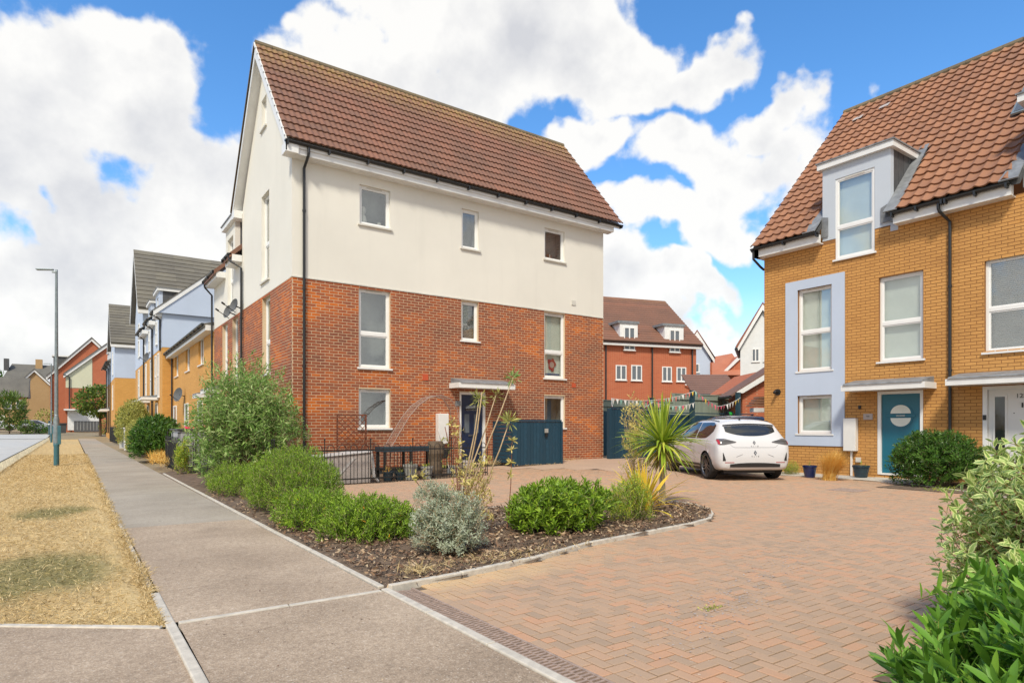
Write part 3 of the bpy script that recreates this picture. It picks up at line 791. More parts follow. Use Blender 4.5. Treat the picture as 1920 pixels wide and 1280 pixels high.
kerb_run('edging', [(-3.9, 7.74), (-1.2, 5.69), (.46, 4.43)], .05, .012, .9)
kerb_run('edging', [(.55, 4.475), (1.93, 4.475)], .05, .010, .9)
kerb_run('edging', [(1.965, 4.5), (1.965, 3.0), (1.965, -1)], .065, .016, .95)
kerb_run('edging', [(1.965, 4.56), (1.965, 9), (2.0, 19)], .05, .020, .9, wob=.012)
kerb_run('edging', [(.50, 5.6), (.50, 9), (.50, 30)], .04, .006, 1.6, wob=.02)
BEDF = [(1.99, 4.47), (2.65, 4.52), (3.54, 4.66), (4.47, 4.93), (5.40, 5.05), (6.44, 5.18), (6.95, 5.32), (7.35, 5.58), (7.72, 5.92), (7.98, 6.36), (8.06, 6.85), (7.98, 7.3), (7.7, 7.65)]
BEDB = [(7.1, 7.85), (6, 7.95), (4.9, 8.0), (3.9, 8.3), (3.35, 9.0), (3.12, 10.4), (3.05, 13.0), (2.9, 19.5)]
kerb_run('edging', BEDF, .055, .045, .9, wob=.004)
kerb_run('edging', BEDB[:7], .05, .035, .9)
bed = [(1.93, 4.47)] + BEDF + BEDB[:] + [(1.93, 19.5)]
# bed soil: fan strips between front and back edges
def inpoly(x, y, poly):
    c = False; n = len(poly)
    for i in range(n):
        x1, y1 = poly[i]; x2, y2 = poly[(i+1) % n]
        if (y1 > y) != (y2 > y) and x < (x2-x1)*(y-y1)/(y2-y1)+x1: c = not c
    return c
def hump(x, y): return .03+.05*math.exp(-((x-4.6)**2/7+(y-6.2)**2/2.2))+.012*math.sin(x*9)*math.cos(y*8)
xs = frange(1.94, 8.06, .11); ys = frange(4.47, 19.5, .13); V = []; idx = {}; F = []
for i, x in enumerate(xs):
    for j, y in enumerate(ys): idx[i, j] = len(V); V.append((x, y, (hump(x, y)-.012)*smooth01((x-1.96)/.12)-.006))
for i in range(len(xs)-1):
    for j in range(len(ys)-1):
        if inpoly((xs[i]+xs[i+1])/2, (ys[j]+ys[j+1])/2, bed): F.append((idx[i,j], idx[i+1,j], idx[i+1,j+1], idx[i,j+1]))
mm = MB(); mm.v = V; mm.f = F; mm.build('planting_bed', MT['soil'], kind='structure', smooth=True)
# courtyard base and herringbone blocks
YARD = [(2.18, -2), (2.18, 4.47)] + BEDF[1:] + BEDB[:7] + [(3.05, 13.05), (8.3, 13.3), (8.9, 15.2), (14.7, 15.3), (15.0, 15.6), (24, 17), (24, 12), (16.25, 11), (15.3, 8.6), (15.2, 7.2), (14.9, 6.2), (14.0, 4.2), (9.5, 1.8), (5, -2)]
def inyard(x, y): return inpoly(x, y, YARD)
sheet('courtyard', frange(2.17, 26, .6), frange(-2, 18, .5), -.014, MT['joint'], inside=lambda x, y: not inpoly(x, y, bed))
def blocks():
    u = .078; W0 = 2.255
    par = sheet('block_paving', [2.4, 2.5], [0, .1], -.02, MT['joint'])
    g = .0036; c = .004; MS = {}
    def bm_(Lx, Ly):
        V = [(g,g,-.012),(Lx-g,g,-.012),(Lx-g,Ly-g,-.012),(g,Ly-g,-.012),(g,g,-c*.6),(Lx-g,g,-c*.6),(Lx-g,Ly-g,-c*.6),(g,Ly-g,-c*.6),(g+c,g+c,0),(Lx-g-c,g+c,0),(Lx-g-c,Ly-g-c,0),(g+c,Ly-g-c,0)]
        F = [(8,9,10,11)]
        for k in range(4):
            k2 = (k+1) % 4; F += [(k, k2, 4+k2, 4+k), (4+k, 4+k2, 8+k2, 8+k)]
        return V, F
    for h, (lx, ly) in {1: (2*u, u), 0: (u, 2*u), 2: (u, u)}.items():
        V, F = bm_(lx, ly); me = bpy.data.meshes.new('paving_block'); me.from_pydata(V, [], F); me.materials.append(MT['block']); MS[h] = (V, F, me)
    L = []
    def add(x, y, h, cx, cy):
        d = math.hypot(cx, cy)
        if d > 17.5 or not inview((cx, cy, 0), 60): return
        L.append((d, x, y, h))
    for j in range(-10, 40): add(W0-u, -.5+j*2*u, 0, W0-u/2, -.5+(j+.5)*2*u) if -.5+(j+1)*2*u < 4.45 else None
    for i in range(0, 280):
        for j in range(-20, 230):
            k = (i-j) % 4; x = W0+i*u; y = -.5+j*u; here = inyard(x+u/2, y+u/2)
            if k == 0: o = (x+1.5*u, y+u/2); full = (x, y, 1, x+u, y+u/2)          # partner on the right
            elif k == 1: o = (x-.5*u, y+u/2); full = None
            elif k == 3: o = (x+u/2, y+1.5*u); full = (x, y, 0, x+u/2, y+u)
            else: o = (x+u/2, y-.5*u); full = None
            if not here: continue
            other = inyard(*o) and not (k == 1 and i == 0)
            if other:
                if full: add(*full)
            else: add(x, y, 2, x+u/2, y+u/2)
    L.sort()
    for (d, x, y, h) in L[:300]:
        inst('paving_block', MS[h][2], par, Matrix.Translation((x, y, random.uniform(-.0022, .0012))) @ Matrix.Rotation(random.uniform(-.008,.008), 4, 'Z'))
    for h in MS:
        S = [q for q in L[300:] if q[3] == h]; n = len(S); A = np.array([(q[1], q[2]) for q in S]); A3 = np.zeros((n, 3)); A3[:, :2] = A+rng.normal(0, .0008, (n, 2))
        sag = -.006*np.clip(np.sin(A[:, 0]*1.3+1)*np.cos(A[:, 1]*.9), 0, 1)
        A3[:, 2] = gzn(A[:, 0], A[:, 1])+rng.uniform(-.0025, .0015, n)+sag*.5
        V = (np.array(MS[h][0])[None]+A3[:, None]).reshape(-1, 3); F = (np.array(MS[h][1])[None]+np.arange(n)[:, None, None]*12).reshape(-1, 4)
        raw('paving_blocks', V, F, MT['block'], par, kind='stuff')
blocks()
sheet('courtyard_far', frange(5, 30, .8), frange(11, 20, .5), -.001, MT['farpave'], inside=lambda x, y: inyard(x, y) and math.hypot(x, y) > 17.3)
# garden ground of the red house, strip before the yellow houses
sheet('garden_soil', frange(2.95, 15, .5), frange(13.1, 21, .5), -.008, MT['soil'], inside=lambda x, y: (x < 8.6 or y > 15.35))
sheet('gravel_strip', frange(15.25, 16.3, .25), frange(7.5, 10.6, .3), .004, MT['gravel'])
sheet('doorstep_path', frange(15.1, 16.3, .3), frange(6.3, 7.5, .3), .012, MT['kerb'])
sheet('shrub_bed', frange(13.6, 16.3, .3), frange(3.0, 6.28, .3), .008, MT['soil'])
kerb_run('edging', [(15.22, 10.4), (15.2, 7.4), (15.05, 6.35), (14.0, 4.7), (13.2, 3.6)], .05, .018, .9)
MT['grate'] = M_plain('rusty_grating', (.34, .245, .19), .7, var=.3, scale=25, bump=.4)
# drainage channel beside the white edging
dr = thing('drainage_channel', 'long cast iron drainage channel grating between the white edging stone and the block paving', 'drain', (2.085, 3, 0), 0)
MB().box(2.003, 2.02, -1, 4.42, -.05, .004).box(2.150, 2.168, -1, 4.42, -.05, .004).build('channel_frame', MT['grate'], dr)
MB().poly([(2.0, -1, -.045), (2.17, -1, -.045), (2.17, 4.42, -.045), (2.0, 4.42, -.045)]).build('channel_bed', MT['dark'], dr)
MT['grate'] = M_plain('rusty_grating', (.34, .245, .19), .7, var=.3, scale=25, bump=.4)
y = 4.40; k = 0
while y > 1.3:
    m = MB()
    for i in range(14):
        yy = y-.0357*i; m.box(2.021, 2.081, yy-.017, yy, -.02, .002); m.box(2.089, 2.149, yy-.018-.017, yy-.018, -.02, .002)
    m.box(2.081, 2.089, y-.50, y, -.02, .001)
    m.build('grating', MT['grate'], dr); y -= .50
mh = MB().box(12.25, 12.85, 6.0, 6.6, -.02, .008).build('manhole_cover', MT['grate'], top=(12.5, 6.3, 0)); tag(mh, 'rusty square manhole cover let into the block paving by the blue door', 'manhole cover')
# ================================================================== the red brick and cream end house
H = thing('end_house', 'end house of orange red brick below cream render, brown tiled roof, gable to the street', 'house', (4.37, 15.5, 0))
FL = Fac((0, 15.5), (1, 0), (0, -1)); FS = Fac((4.37, 0), (0, 1), (-1, 0))
ZR = 4.905; X0, X1, Y0h, Y1h = 4.37, 14.65, 15.5, 20.9
hl = [(6.06,6.93,1.22,2.24),(12.13,12.97,1.22,2.24),(9.06,9.94,.20,2.25),(6.06,6.93,2.79,4.84),(9.12,9.69,3.73,4.86),(12.13,12.97,2.79,4.86)]
hu = [(6.08,6.93,6.50,7.52),(9.13,9.71,6.38,7.51),(12.14,12.96,6.52,7.51)]
wl = wall_holes(FL, X0, X1, .16, ZR-.01, hl, MT['mortar'], 'brick_wall', H, label='orange red brick wall with pale mortar')
FL.box(MB(), X0+.02, X1-.02, -.2, -.03, -.1, .16).build('damp_course', MT['dark'], H)
wall_holes(FL, X0-.006, X1, ZR, 8.05, hu, MT['cream'], 'render', H, label='cream render above the brick')
FL.box(MB(), X0-.02, X1+.0, .0, .018, ZR-.012, ZR+.018).build('render_bead', MT['sill'], H)
hs1 = [(17.55,18.4,2.70,4.84),(21.52,22.4,2.62,4.84),(23.2,24.1,2.62,4.84)]
hs2 = [(17.66,18.5,5.28,7.70),(17.95,18.5,9.55,10.40)]
ws = wall_holes(FS, Y0h+.22, Y1h, -.1, ZR-.01, hs1[:1], MT['mortar'], 'brick_wall', H)
wall_holes(FS, Y0h+.22, Y1h, ZR, 8.0, hs2[:1], MT['cream'], 'render', H)
# gable triangle over the street front, with the little attic window
gm = MB(); zr = 11.70; yc = 18.2; zh = 8.0
hw = lambda z: (zr-z)/(zr-zh)*(Y1h-Y0h)/2
for (za, zb) in ((8.0, 9.55), (9.55, 10.40), (10.40, zr)):
    if za == 9.55:
        gm.prism([FS.P(yc-hw(za),0,za), FS.P(17.95,0,za), FS.P(17.95,0,zb), FS.P(yc-hw(zb),0,zb)], (.22,0,0))
        gm.prism([FS.P(18.5,0,za), FS.P(yc+hw(za),0,za), FS.P(yc+hw(zb),0,zb), FS.P(18.5,0,zb)], (.22,0,0))
    else: gm.prism([FS.P(yc-hw(za),0,za), FS.P(yc+hw(za),0,za), FS.P(yc+hw(zb),0,zb), FS.P(yc-hw(zb),0,zb)], (.22,0,0))
gm.build('gable', MT['cream'], H)
MB().box(X0+.22, X1, Y1h-.2, Y1h, -.1, 8.0).build('rear_wall', MT['cream'], H)
MB().box(X1-.22, X1, Y0h+.22, Y1h-.2, -.1, 8.0).prism([(X1-.22, yc-hw(8.0), 8.0), (X1-.22, yc+hw(8.0), 8.0), (X1-.22, yc, zr)], (.22,0,0)).build('side_wall', MT['cream'], H)
brick_field(FL, X0, X1, .17, ZR-.01, hl, wl, MT['redbrick'], 'red')
brick_field(FS, Y0h, Y1h, 0, ZR-.01, hs1[:1], ws, MT['redbrick'], 'red', nparts=140)
# windows
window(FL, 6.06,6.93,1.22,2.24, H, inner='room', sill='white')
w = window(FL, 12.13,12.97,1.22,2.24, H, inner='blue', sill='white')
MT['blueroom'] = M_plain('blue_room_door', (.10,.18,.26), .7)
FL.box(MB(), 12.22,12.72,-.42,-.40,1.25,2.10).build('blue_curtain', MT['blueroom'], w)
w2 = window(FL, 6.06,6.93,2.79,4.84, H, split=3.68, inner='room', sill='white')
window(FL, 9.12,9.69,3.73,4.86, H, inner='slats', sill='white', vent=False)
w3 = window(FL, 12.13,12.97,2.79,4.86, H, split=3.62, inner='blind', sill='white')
# poster in the lower light: a plain red crest, a stand-in of about the same size and colours
pm = MB(); cx, cz = 12.56, 3.24
pts = []
for k in range(36):
    t = 2*math.pi*k/36; r = .17*(1+.16*math.cos(5*t)+.10*math.sin(3*t)); pts.append(FL.P(cx+r*math.cos(t)*.9, -.165, cz+r*math.sin(t)*1.15))
pm.prism(pts, (0, -.003, 0)).build('poster', MT['poster_red'], w3)
MB().prism([FL.P(cx+.09*math.cos(t), -.160, cz-.01+.10*math.sin(t)) for t in np.linspace(0, 2*math.pi, 18)[:-1]], (0, -.003, 0)).build('poster_patch', MT['poster_pale'], w3)
FL.box(MB(), 12.24, 12.88, -.168, -.165, 2.91, 2.955).build('poster_strip', MT['poster_blue'], w3)
w = window(FL, 6.08,6.93,6.50,7.52, H, inner='room')
tb = MB().lathe(FL.P(6.25,-.25,6.56), [(.10,0),(.12,.10),(.09,.22),(.05,.27),(.085,.33),(.09,.42),(.05,.48)], 12); tb.build('window_ornament', MT['teddy'], w, smooth=True)
MB().lathe(FL.P(6.72,-.25,6.56), [(.03,0),(.05,.05),(.05,.12),(.03,.14)], 10).build('window_ornament', MT['teddy'], w, smooth=True)
window(FL, 9.13,9.71,6.38,7.51, H, inner='room', vent=False)
w = window(FL, 12.14,12.96,6.52,7.51, H, inner='room')
for k in range(3): FL.box(MB(), 12.45+.05*k,12.48+.05*k,-.3,-.2,6.57,6.78-.02*k).build('window_ornament', MT['teddy' if k % 2 else 'wood_brown'], w)
window(FS, 17.55,18.4,2.70,4.84, H, split=3.6, inner='blind', sill='white', blindto=3.9, rec=.10)
window(FS, 17.66,18.5,5.28,7.70, H, split=6.35, inner='room', rec=.10)
window(FS, 17.95,18.5,9.55,10.40, H, inner='room', vent=False, rec=.10)
# front door, frame and arched light
door = FL.box(MB(), 9.13, 9.87, -.12, -.07, .24, 2.18).build('front_door', MT['navy_door'], H, bevel=.004)
fm = MB(); FL.box(fm, 9.06, 9.13, -.15, -.02, .20, 2.25); FL.box(fm, 9.87, 9.94, -.15, -.02, .20, 2.25); FL.box(fm, 9.13, 9.87, -.15, -.02, 2.18, 2.25); fm.build('door_frame', MT['pvc'], door)
ar = [FL.P(9.5+.22*math.cos(t), -.068, 1.72+.18*math.sin(t)) for t in np.linspace(0, math.pi, 13)]
MB().prism(ar, (0, -.006, 0)).build('door_light', MT['glass'], door)
for (a, b) in ((9.26, 9.42), (9.58, 9.74)):
    FL.box(MB(), a, b, -.068, -.062, 1.08, 1.62).build('door_light', MT['farglass'], door)
    FL.box(MB(), a-.02, b+.02, -.07, -.060, .42, .92).build('door_panel', MT['navy_door'], door, bevel=.01)
FL.box(MB(), 9.20, 9.24, -.07, -.02, 1.10, 1.26).build('door_handle', MT['chrome'], door)
FL.box(MB(), 9.38, 9.62, -.07, -.05, .98, 1.03).build('letter_plate', MT['chrome'], door)
canopy(FL, 8.72, 10.62, 2.34, H, dep=.55)
FL.box(MB(), 8.28, 8.60, .012, .20, .78, 1.62).build('meter_box', MT['white_metal'], H, bevel=.012)
FL.box(MB(), 7.88, 8.05, .0, .02, 2.53, 2.71).build('air_brick', MT['terracotta'], H)
FL.box(MB(), 13.24, 13.42, .0, .02, 5.20, 5.35).build('vent_cover', MT['sill'], H)
FL.box(MB(), 13.26, 13.42, .0, .02, 2.53, 2.66).build('air_brick', MT['terracotta'], H)
FL.box(MB(), 8.91, 9.08, .012, .03, 1.85, 1.99).build('house_plate', MT['lead'], H)
# eaves, verge and roof
EY, EZ, RY, RZ = 15.12, 8.06, 18.2, 11.80; VX0, VX1 = 4.12, 15.15
roof = MB().prism([(VX0+.03, EY+.05, EZ-.03), (VX0+.03, RY, RZ-.05), (VX0+.03, RY, RZ-.17), (VX0+.03, EY+.05, EZ-.16)], (VX1-VX0-.06, 0, 0)).build('roof', MT['fascia'], H, label='brown tiled pitched roof with a lichened ridge')
MB().prism([(VX0, 2*RY-EY, EZ), (VX0, RY, RZ), (VX0, RY, RZ-.15), (VX0, 2*RY-EY, EZ-.15)], (VX1-VX0, 0, 0)).build('rear_slope', MT['browntile'], roof)
sv = Vector((0, RY-EY, RZ-EZ)); 
tiled_slope((VX0, EY-.03, EZ), (1,0,0), sv, VX1-VX0, sv.length, .30, 14, 'roman', MT['browntile'], roof, 'roman')
x = VX0
while x < VX1-.1:
    x2 = min(x+.44, VX1); MB().tube([(x+.004, RY, RZ-.01), (x2-.004, RY, RZ-.01)], .115, 10).build('ridge_tile', MT['ridge'], roof); x = x2
FL.box(MB(), VX0+.04, 14.85, .16, .30, 7.77, 8.02).build('fascia', MT['fascia'], H)
FL.box(MB(), VX0+.04, 14.85, .002, .162, 7.76, 7.79).build('soffit', MT['fascia'], H)
g = gutter(FL, VX0-.02, 15.17, .37, 7.99, H)
downpipe(FL, 4.64, .3, 7.98, H, o=.06, neck=(4.66, .36))
# barge boards on the street gable
for s, nm in ((1, 'near'), (-1, 'far')):
    y_e = RY - s*(RY-EY-.02); dz = .24
    MB().prism([(VX0, y_e, EZ-.04), (VX0, RY, RZ-.03), (VX0, RY, RZ-.05-dz*1.35), (VX0, y_e, EZ-.04-dz)], (.03, 0, 0)).build('barge_board', MT['fascia'], H)
    MB().prism([(VX0+.03, y_e+s*.02, EZ-.22), (VX0+.03, RY, RZ-.26), (VX0+.03, RY, RZ-.30), (VX0+.03, y_e+s*.02, EZ-.26)], (.24, 0, 0)).build('verge_soffit', MT['fascia'], H)
    MB().box(VX0+.001, X0+.05, y_e, y_e+s*.36, 7.765, 8.0).build('box_end', MT['fascia'], H)
    # dark verge edge
    MB().prism([(VX0-.03, y_e-s*.06, EZ+.0), (VX0-.03, RY, RZ+.04), (VX0-.03, RY, RZ-.05), (VX0-.03, y_e-s*.06, EZ-.06)], (.04, 0, 0)).build('verge_edge', MT['ridge' if s < 0 else 'fascia'], H)
for k in range(14):
    p = Vector((VX0+.01, EY-.03, EZ))+sv*((k+.02)/14)
    MB().box(p.x-.04, p.x+.06, p.y-.0, p.y+.10, p.z+.02, p.z+.062).build('verge_clip', MT['fascia'], H)
FS.box(MB(), 20.84, 20.9, .0, .012, 4.9, 7.9).build('movement_joint', MT['sill'], H)

# ================================================================== its neighbour along the street, with the dormer
B = thing('terraced_house', 'cream and orange red brick terraced house with a box dormer, next to the end house', 'house', (4.37, 23.3, 0))
wb = wall_holes(FS, 20.9, 25.68, -.1, ZR-.01, hs1[1:], MT['mortar'], 'brick_wall', B)
brick_field(FS, 20.9, 25.68, .3, ZR-.01, hs1[1:], wb, MT['redbrick'], 'red', nparts=160)
wall_holes(FS, 20.9, 25.68, ZR, 6.62, [(22.3,23.2,5.25,7.0)], MT['cream'], 'render', B)
MB().box(4.6, 12, 25.48, 25.68, -.1, 6.5).build('side_wall', MT['cream'], B)
window(FS, 21.52,22.4,2.62,4.84, B, split=3.6, inner='room', sill='white', rec=.10)
window(FS, 23.2,24.1,2.62,4.84, B, split=3.6, inner='room', sill='white', rec=.10)
window(FS, 22.3,23.2,5.25,7.62, B, split=6.2, inner='room', rec=.10)
dormer(FS, 22.0, 23.5, 6.62, 8.0, 8.0, 1.0, B, 'cream', win=(22.3,23.2,6.62,7.62), eave_z=6.6)
for (a, b) in ((20.9, 22.0), (23.5, 25.68)):
    FS.box(MB(), a+.02, b, .003, .30, 6.42, 6.62).build('fascia', MT['fascia'], B); gutter(FS, a+.05, b, .37, 6.62, B)
rb_ = MB().prism([(5.7, 20.95, 8.25), (8.2, 20.95, 10.6), (12.4, 20.95, 6.66)], (0, 4.7, 0))
for (a, b) in ((20.95, 22.0), (23.5, 25.65)): rb_.prism([(4.0, a, 6.66), (5.7, a, 8.25), (5.7, a, 8.1), (4.0, a, 6.5)], (0, b-a, 0))
rb_.build('roof', MT['browntile'], B)
downpipe(FS, 20.75, .3, 6.6, B, o=.07, neck=(21.0, .36)); downpipe(FS, 25.74, .3, 6.6, B, o=.07, neck=(25.5, .36))
canopy(FS, 24.3, 25.5, 2.45, B, dep=.5)
satellite_dish((4.30, 20.98, 4.98), (-.93, -.30, .25), .22, 'nearer of two dark satellite dishes side by side at the cream render line')
satellite_dish((4.30, 21.95, 4.93), (-.93, -.30, .25), .22, 'farther of two dark satellite dishes side by side at the cream render line')

# ================================================================== low buff link house
C = thing('link_house', 'low golden brick house with deep white eaves between the red and pale blue houses', 'house', (4.5, 32, 0))
FC = Fac((4.42, 0), (0, 1), (-1, 0))
wl_ = [(28.3,29.6,3.85,5.0),(32.0,33.3,3.85,5.0),(35.8,37.1,3.85,5.0)]
wall_holes(FC, 25.85, 38.0, -.1, 5.05, wl_, MT['yellow_far'], 'brick_wall', C)
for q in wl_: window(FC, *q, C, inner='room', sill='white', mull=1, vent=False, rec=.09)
for (a, b) in ((28.4, 29.5), (32.2, 33.3), (36.2, 37.3)): far_window(FC, a, b, .25, 2.35, C, mull=0, split=1.5, o=.01)
FC.box(MB(), 25.85, 38.0, .002, .32, 4.88, 5.08).build('fascia', MT['fascia'], C)
gutter(FC, 25.9, 37.95, .39, 5.12, C, r=.075)
MB().prism([(4.05, 25.86, 5.14), (9, 25.86, 6.2), (9, 25.86, 6.0), (4.05, 25.86, 5.0)], (0, 12.1, 0)).build('roof', MT['far_greyroof'], C)
downpipe(FC, 37.7, .3, 5.05, C, o=.07, r=.045)
canopy(FC, 25.95, 27.0, 2.35, C, dep=.6)
satellite_dish((4.3, 33.6, 2.75), (-.88, -.42, .2), .34, 'dark satellite dish on the golden buff brick wall, by itself')
satellite_dish((3.80, 43.2, 5.35), (-.9, -.4, .2), .3, 'distant satellite dish under the pale blue render by a black downpipe')

# ================================================================== pale blue and buff row farther up the street
def street_row(name, label, X, Ya, Yb, zr, ze, dormers, wins, pipes, canz, roofhi, sidemat='blue', zb=0, canopies=()):
    D = thing(name, label, 'house', (X, (Ya+Yb)/2, 0)); F = Fac((X, 0), (0, 1), (-1, 0))
    F.box(MB(), Ya, Yb, -6, 0, -.1+zb, zr).build('brick_wall', MT['yellow_far'], D)
    F.box(MB(), Ya-.01, Yb, -6, .01, zr+.002, ze).build('render', MT[sidemat], D)
    for q in wins: far_window(F, *q, D, mull=0, split=(q[2]+q[3])/2, o=.012)
    return D, F
D, FD = street_row('terraced_house', 'pale blue and golden brick house with two dormers and a blank blue side wall', 3.94, 38.02, 48.9, 5.5, 7.35,
    None, [(39.2,39.9,2.9,5.3),(40.6,41.3,2.9,5.3),(43.2,43.9,2.9,5.3),(46.3,47.0,2.9,5.3),(40.2,40.9,5.9,7.2),(44.2,44.9,5.9,7.2),(47.2,47.9,5.9,7.2)], None, 2.8, None)
sd = MB().prism([(3.94, 38.0, 7.35), (10.0, 38.0, 7.35), (10, 38.0, 11.6), (8.75, 38.0, 11.6)], (0, .3, 0)).build('side_gable', MT['blue'], D)
MB().prism([(3.55, 37.85, 7.30), (8.75, 37.85, 11.75), (14, 37.85, 7.3)], (0, .02, 0)).build('gable_face', MT['blue'], D)
MB().prism([(3.50, 37.80, 7.40), (8.75, 37.80, 11.90), (8.75, 37.80, 11.62), (3.50, 37.80, 7.12)], (0, .06, 0)).build('barge_board', MT['fascia'], D)
rd_ = MB().prism([(5.1, 37.78, 8.815), (8.75, 37.78, 11.95), (8.75, 37.78, 11.88), (5.1, 37.78, 8.75)], (0, 11.0, 0))
for (a, b) in ((37.78, 39.4), (41.3, 43.6), (45.5, 48.78)): rd_.prism([(3.50, a, 7.44), (5.1, a, 8.815), (5.1, a, 8.75), (3.50, a, 7.38)], (0, b-a, 0))
rd_.build('roof', MT['greytile'], D)
for (a, b) in ((39.4, 41.3), (43.6, 45.5)):
    dormer(FD, a, b, 7.30, 8.75, 8.75, .85, D, 'blue', win=(a+.5, b-.5, 7.5, 8.5), eave_z=7.4)
    far_window(FD, a+.5, b-.5, 7.45, 8.5, D, mull=0, o=-.1)
for (a, b) in ((38.0, 39.4), (41.3, 43.6), (45.5, 48.8)):
    FD.box(MB(), a, b, .02, .34, 7.12, 7.34).build('fascia', MT['fascia'], D); gutter(FD, a, b, .42, 7.40, D, r=.08)
downpipe(FD, 38.25, 5.3, 7.4, D, o=.09, neck=(38.25, .42), r=.05); downpipe(FD, 42.3, .3, 7.4, D, o=.09, neck=(42.3, .42), r=.05); downpipe(FD, 47.6, .3, 7.4, D, o=.09, neck=(47.6, .42), r=.05)
canopy(FD, 39.8, 41.4, 2.75, D, dep=.85); canopy(FD, 44.6, 46.2, 2.75, D, dep=.85)
for (a, b) in ((40.0, 41.0), (44.9, 45.9)): far_window(FD, a, b, .3, 2.6, D, mull=0, split=1.8, o=.012)
# gable fronted house beyond it
def gable_front(name, label, X, Ya, Yb, zr, ze, zrg, depth, wins, roofmat, sidemat, pipes=True):
    D = thing(name, label, 'house', (X, (Ya+Yb)/2, 0)); F = Fac((X, 0), (0, 1), (-1, 0)); yc = (Ya+Yb)/2
    F.box(MB(), Ya, Yb, -depth, 0, -.1, zr).build('brick_wall', MT['yellow_far'], D)
    F.box(MB(), Ya-.01, Yb, -depth+.01, .01, zr+.002, ze).build('render', MT[sidemat], D)
    MB().prism([(X-.01, Ya, ze), (X-.01, Yb, ze), (X-.01, yc, zrg-.25)], (depth, 0, 0)).build('gable', MT[sidemat], D)
    for s in (1, -1):
        ye = yc-s*((Yb-Ya)/2+.32)
        rs = MB().prism([(X-.32, ye, ze-.05), (X-.32, yc, zrg), (X-.32, yc, zrg-.18), (X-.32, ye, ze-.22)], (depth+.6, 0, 0)).build('roof', MT[roofmat], D)
        if s == 1:
            sv_ = Vector((0, yc-ye, zrg-ze+.05)); tiled_slope((X-.36, ye-.03, ze-.03), (1,0,0), sv_, depth+.6, sv_.length, 1.2, 14, 'flat', MT[roofmat], rs, 'flat%s%d' % (roofmat, X*10), nparts=60)
            MB().box(X-.32, X-.32+depth+.6, ye-.02, ye+.3, ze-.42, ze-.2).build('fascia', MT['fascia'], D)
        MB().prism([(X-.36, ye, ze-.02), (X-.36, yc, zrg+.04), (X-.36, yc, zrg-.32), (X-.36, ye, ze-.36)], (.04, 0, 0)).build('barge_board', MT['fascia'], D)
    for q in wins: far_window(F, *q, D, mull=0, split=(q[2]+q[3])/2, o=.012)
    return D, F
E_, FE = gable_front('terraced_house', 'tall grey roofed pale blue house, its gable to the street just beyond two dormers', 3.94, 48.95, 55.3, 5.5, 9.3, 13.85, 12, [(51.4,52.4,6.2,8.6),(51.4,52.4,3.0,5.3)], 'greytile', 'blue')
F2, FF = gable_front('terraced_house', 'farthest pale blue and golden brick house, right behind the round topped street tree', 3.2, 67.7, 74.0, 5.75, 8.95, 12.9, 12, [(70.2,71.2,6.2,8.4),(70.2,71.2,2.9,5.2)], 'greytile', 'blue')
FF.box(MB(), 74, 86, -6, 0, 0, 5.7).build('rear_brick_wall', MT['yellow_far'], F2); FF.box(MB(), 74, 86, -6, .01, 5.7, 7.8).build('rear_render', MT['blue'], F2)
MB().prism([(2.8, 74, 7.8), (7, 74, 11), (11, 74, 7.8)], (0, 12, 0)).build('rear_roof', MT['far_greyroof'], F2)
for (a, b) in ((75, 76.6), (79.5, 81)):
    dormer(FF, a, b, 7.7, 9.1, 9.1, .8, F2, 'blue', eave_z=7.8); far_window(FF, a+.3, b-.3, 7.8, 8.9, F2, mull=0, o=.01)
for y in (74.3, 78, 82): gutter(FF, y, y+3.5, .42, 7.75, F2, br=False, r=.09); downpipe(FF, y, .6, 7.8, F2, o=.1, neck=(y, .42), r=.06)
for y in (75.5, 80): canopy(FF, y, y+1.8, 2.9, F2, dep=.9); far_window(FF, y-.1, y+1.1, 3.3, 5.4, F2, o=.012)

# ================================================================== red gable houses closing the street
G1 = thing('gable_house', 'tall distant red brick gable end behind the lamp post, rearmost of the two red gables', 'house', (2, 116, .9))
def verge(pts, y, th=.35, w=.12, par=None):
    for a, b in zip(pts, pts[1:]):
        MB().prism([(a[0], y, a[1]+.1), (b[0], y, b[1]+.1), (b[0], y, b[1]-th), (a[0], y, a[1]-th)], (0, w, 0)).build('barge_board', MT['fascia'], par)
        MB().prism([(a[0], y-.1, a[1]+.28), (b[0], y-.1, b[1]+.28), (b[0], y-.1, b[1]+.12), (a[0], y-.1, a[1]+.12)], (0, 8.5, 0)).build('roof', MT['far_greyroof'], par)
MB().prism([(-2.7, 116, 0), (7.4, 116, 0), (7.4, 116, 9.6), (2.46, 116, 14.7), (-2.7, 116, 8.7)], (0, 8, 0)).build('wall', MT['red_far'], G1)
verge([(-3.15, 8.6), (2.46, 14.75), (7.8, 9.2)], 115.7, par=G1)
FG = Fac((0, 116), (1, 0), (0, -1))
MB().box(-2.3, -.2, 117.2, 119, 9.6, 11.9).build('dormer', MT['lead_dark'], G1); MB().box(-2.5, .0, 117.0, 119.2, 11.9, 12.1).build('dormer_roof', MT['fascia'], G1)
MB().tube([(-2.55, 115.8, .9), (-2.55, 115.8, 8.6)], .09, 6).build('downpipe', MT['black_plastic'], G1)
G2 = thing('gable_house', 'distant red brick gable with a pale green render panel, white garage and grey gate below', 'house', (2, 104, .7))
MB().prism([(-.75, 104, 0), (8, 104, 0), (8, 104, 16), (-.75, 104, 8.3)], (0, 6, 0)).build('wall', MT['red_far'], G2)
verge([(-.95, 8.2), (8, 16.3)], 103.7, par=G2)
MB().prism([(-.70, 103.96, 6.55), (2.28, 103.96, 6.55), (2.28, 103.96, 10.75), (-.70, 103.96, 8.05)], (0, .03, 0)).build('render_panel', MT['palegreen'], G2)
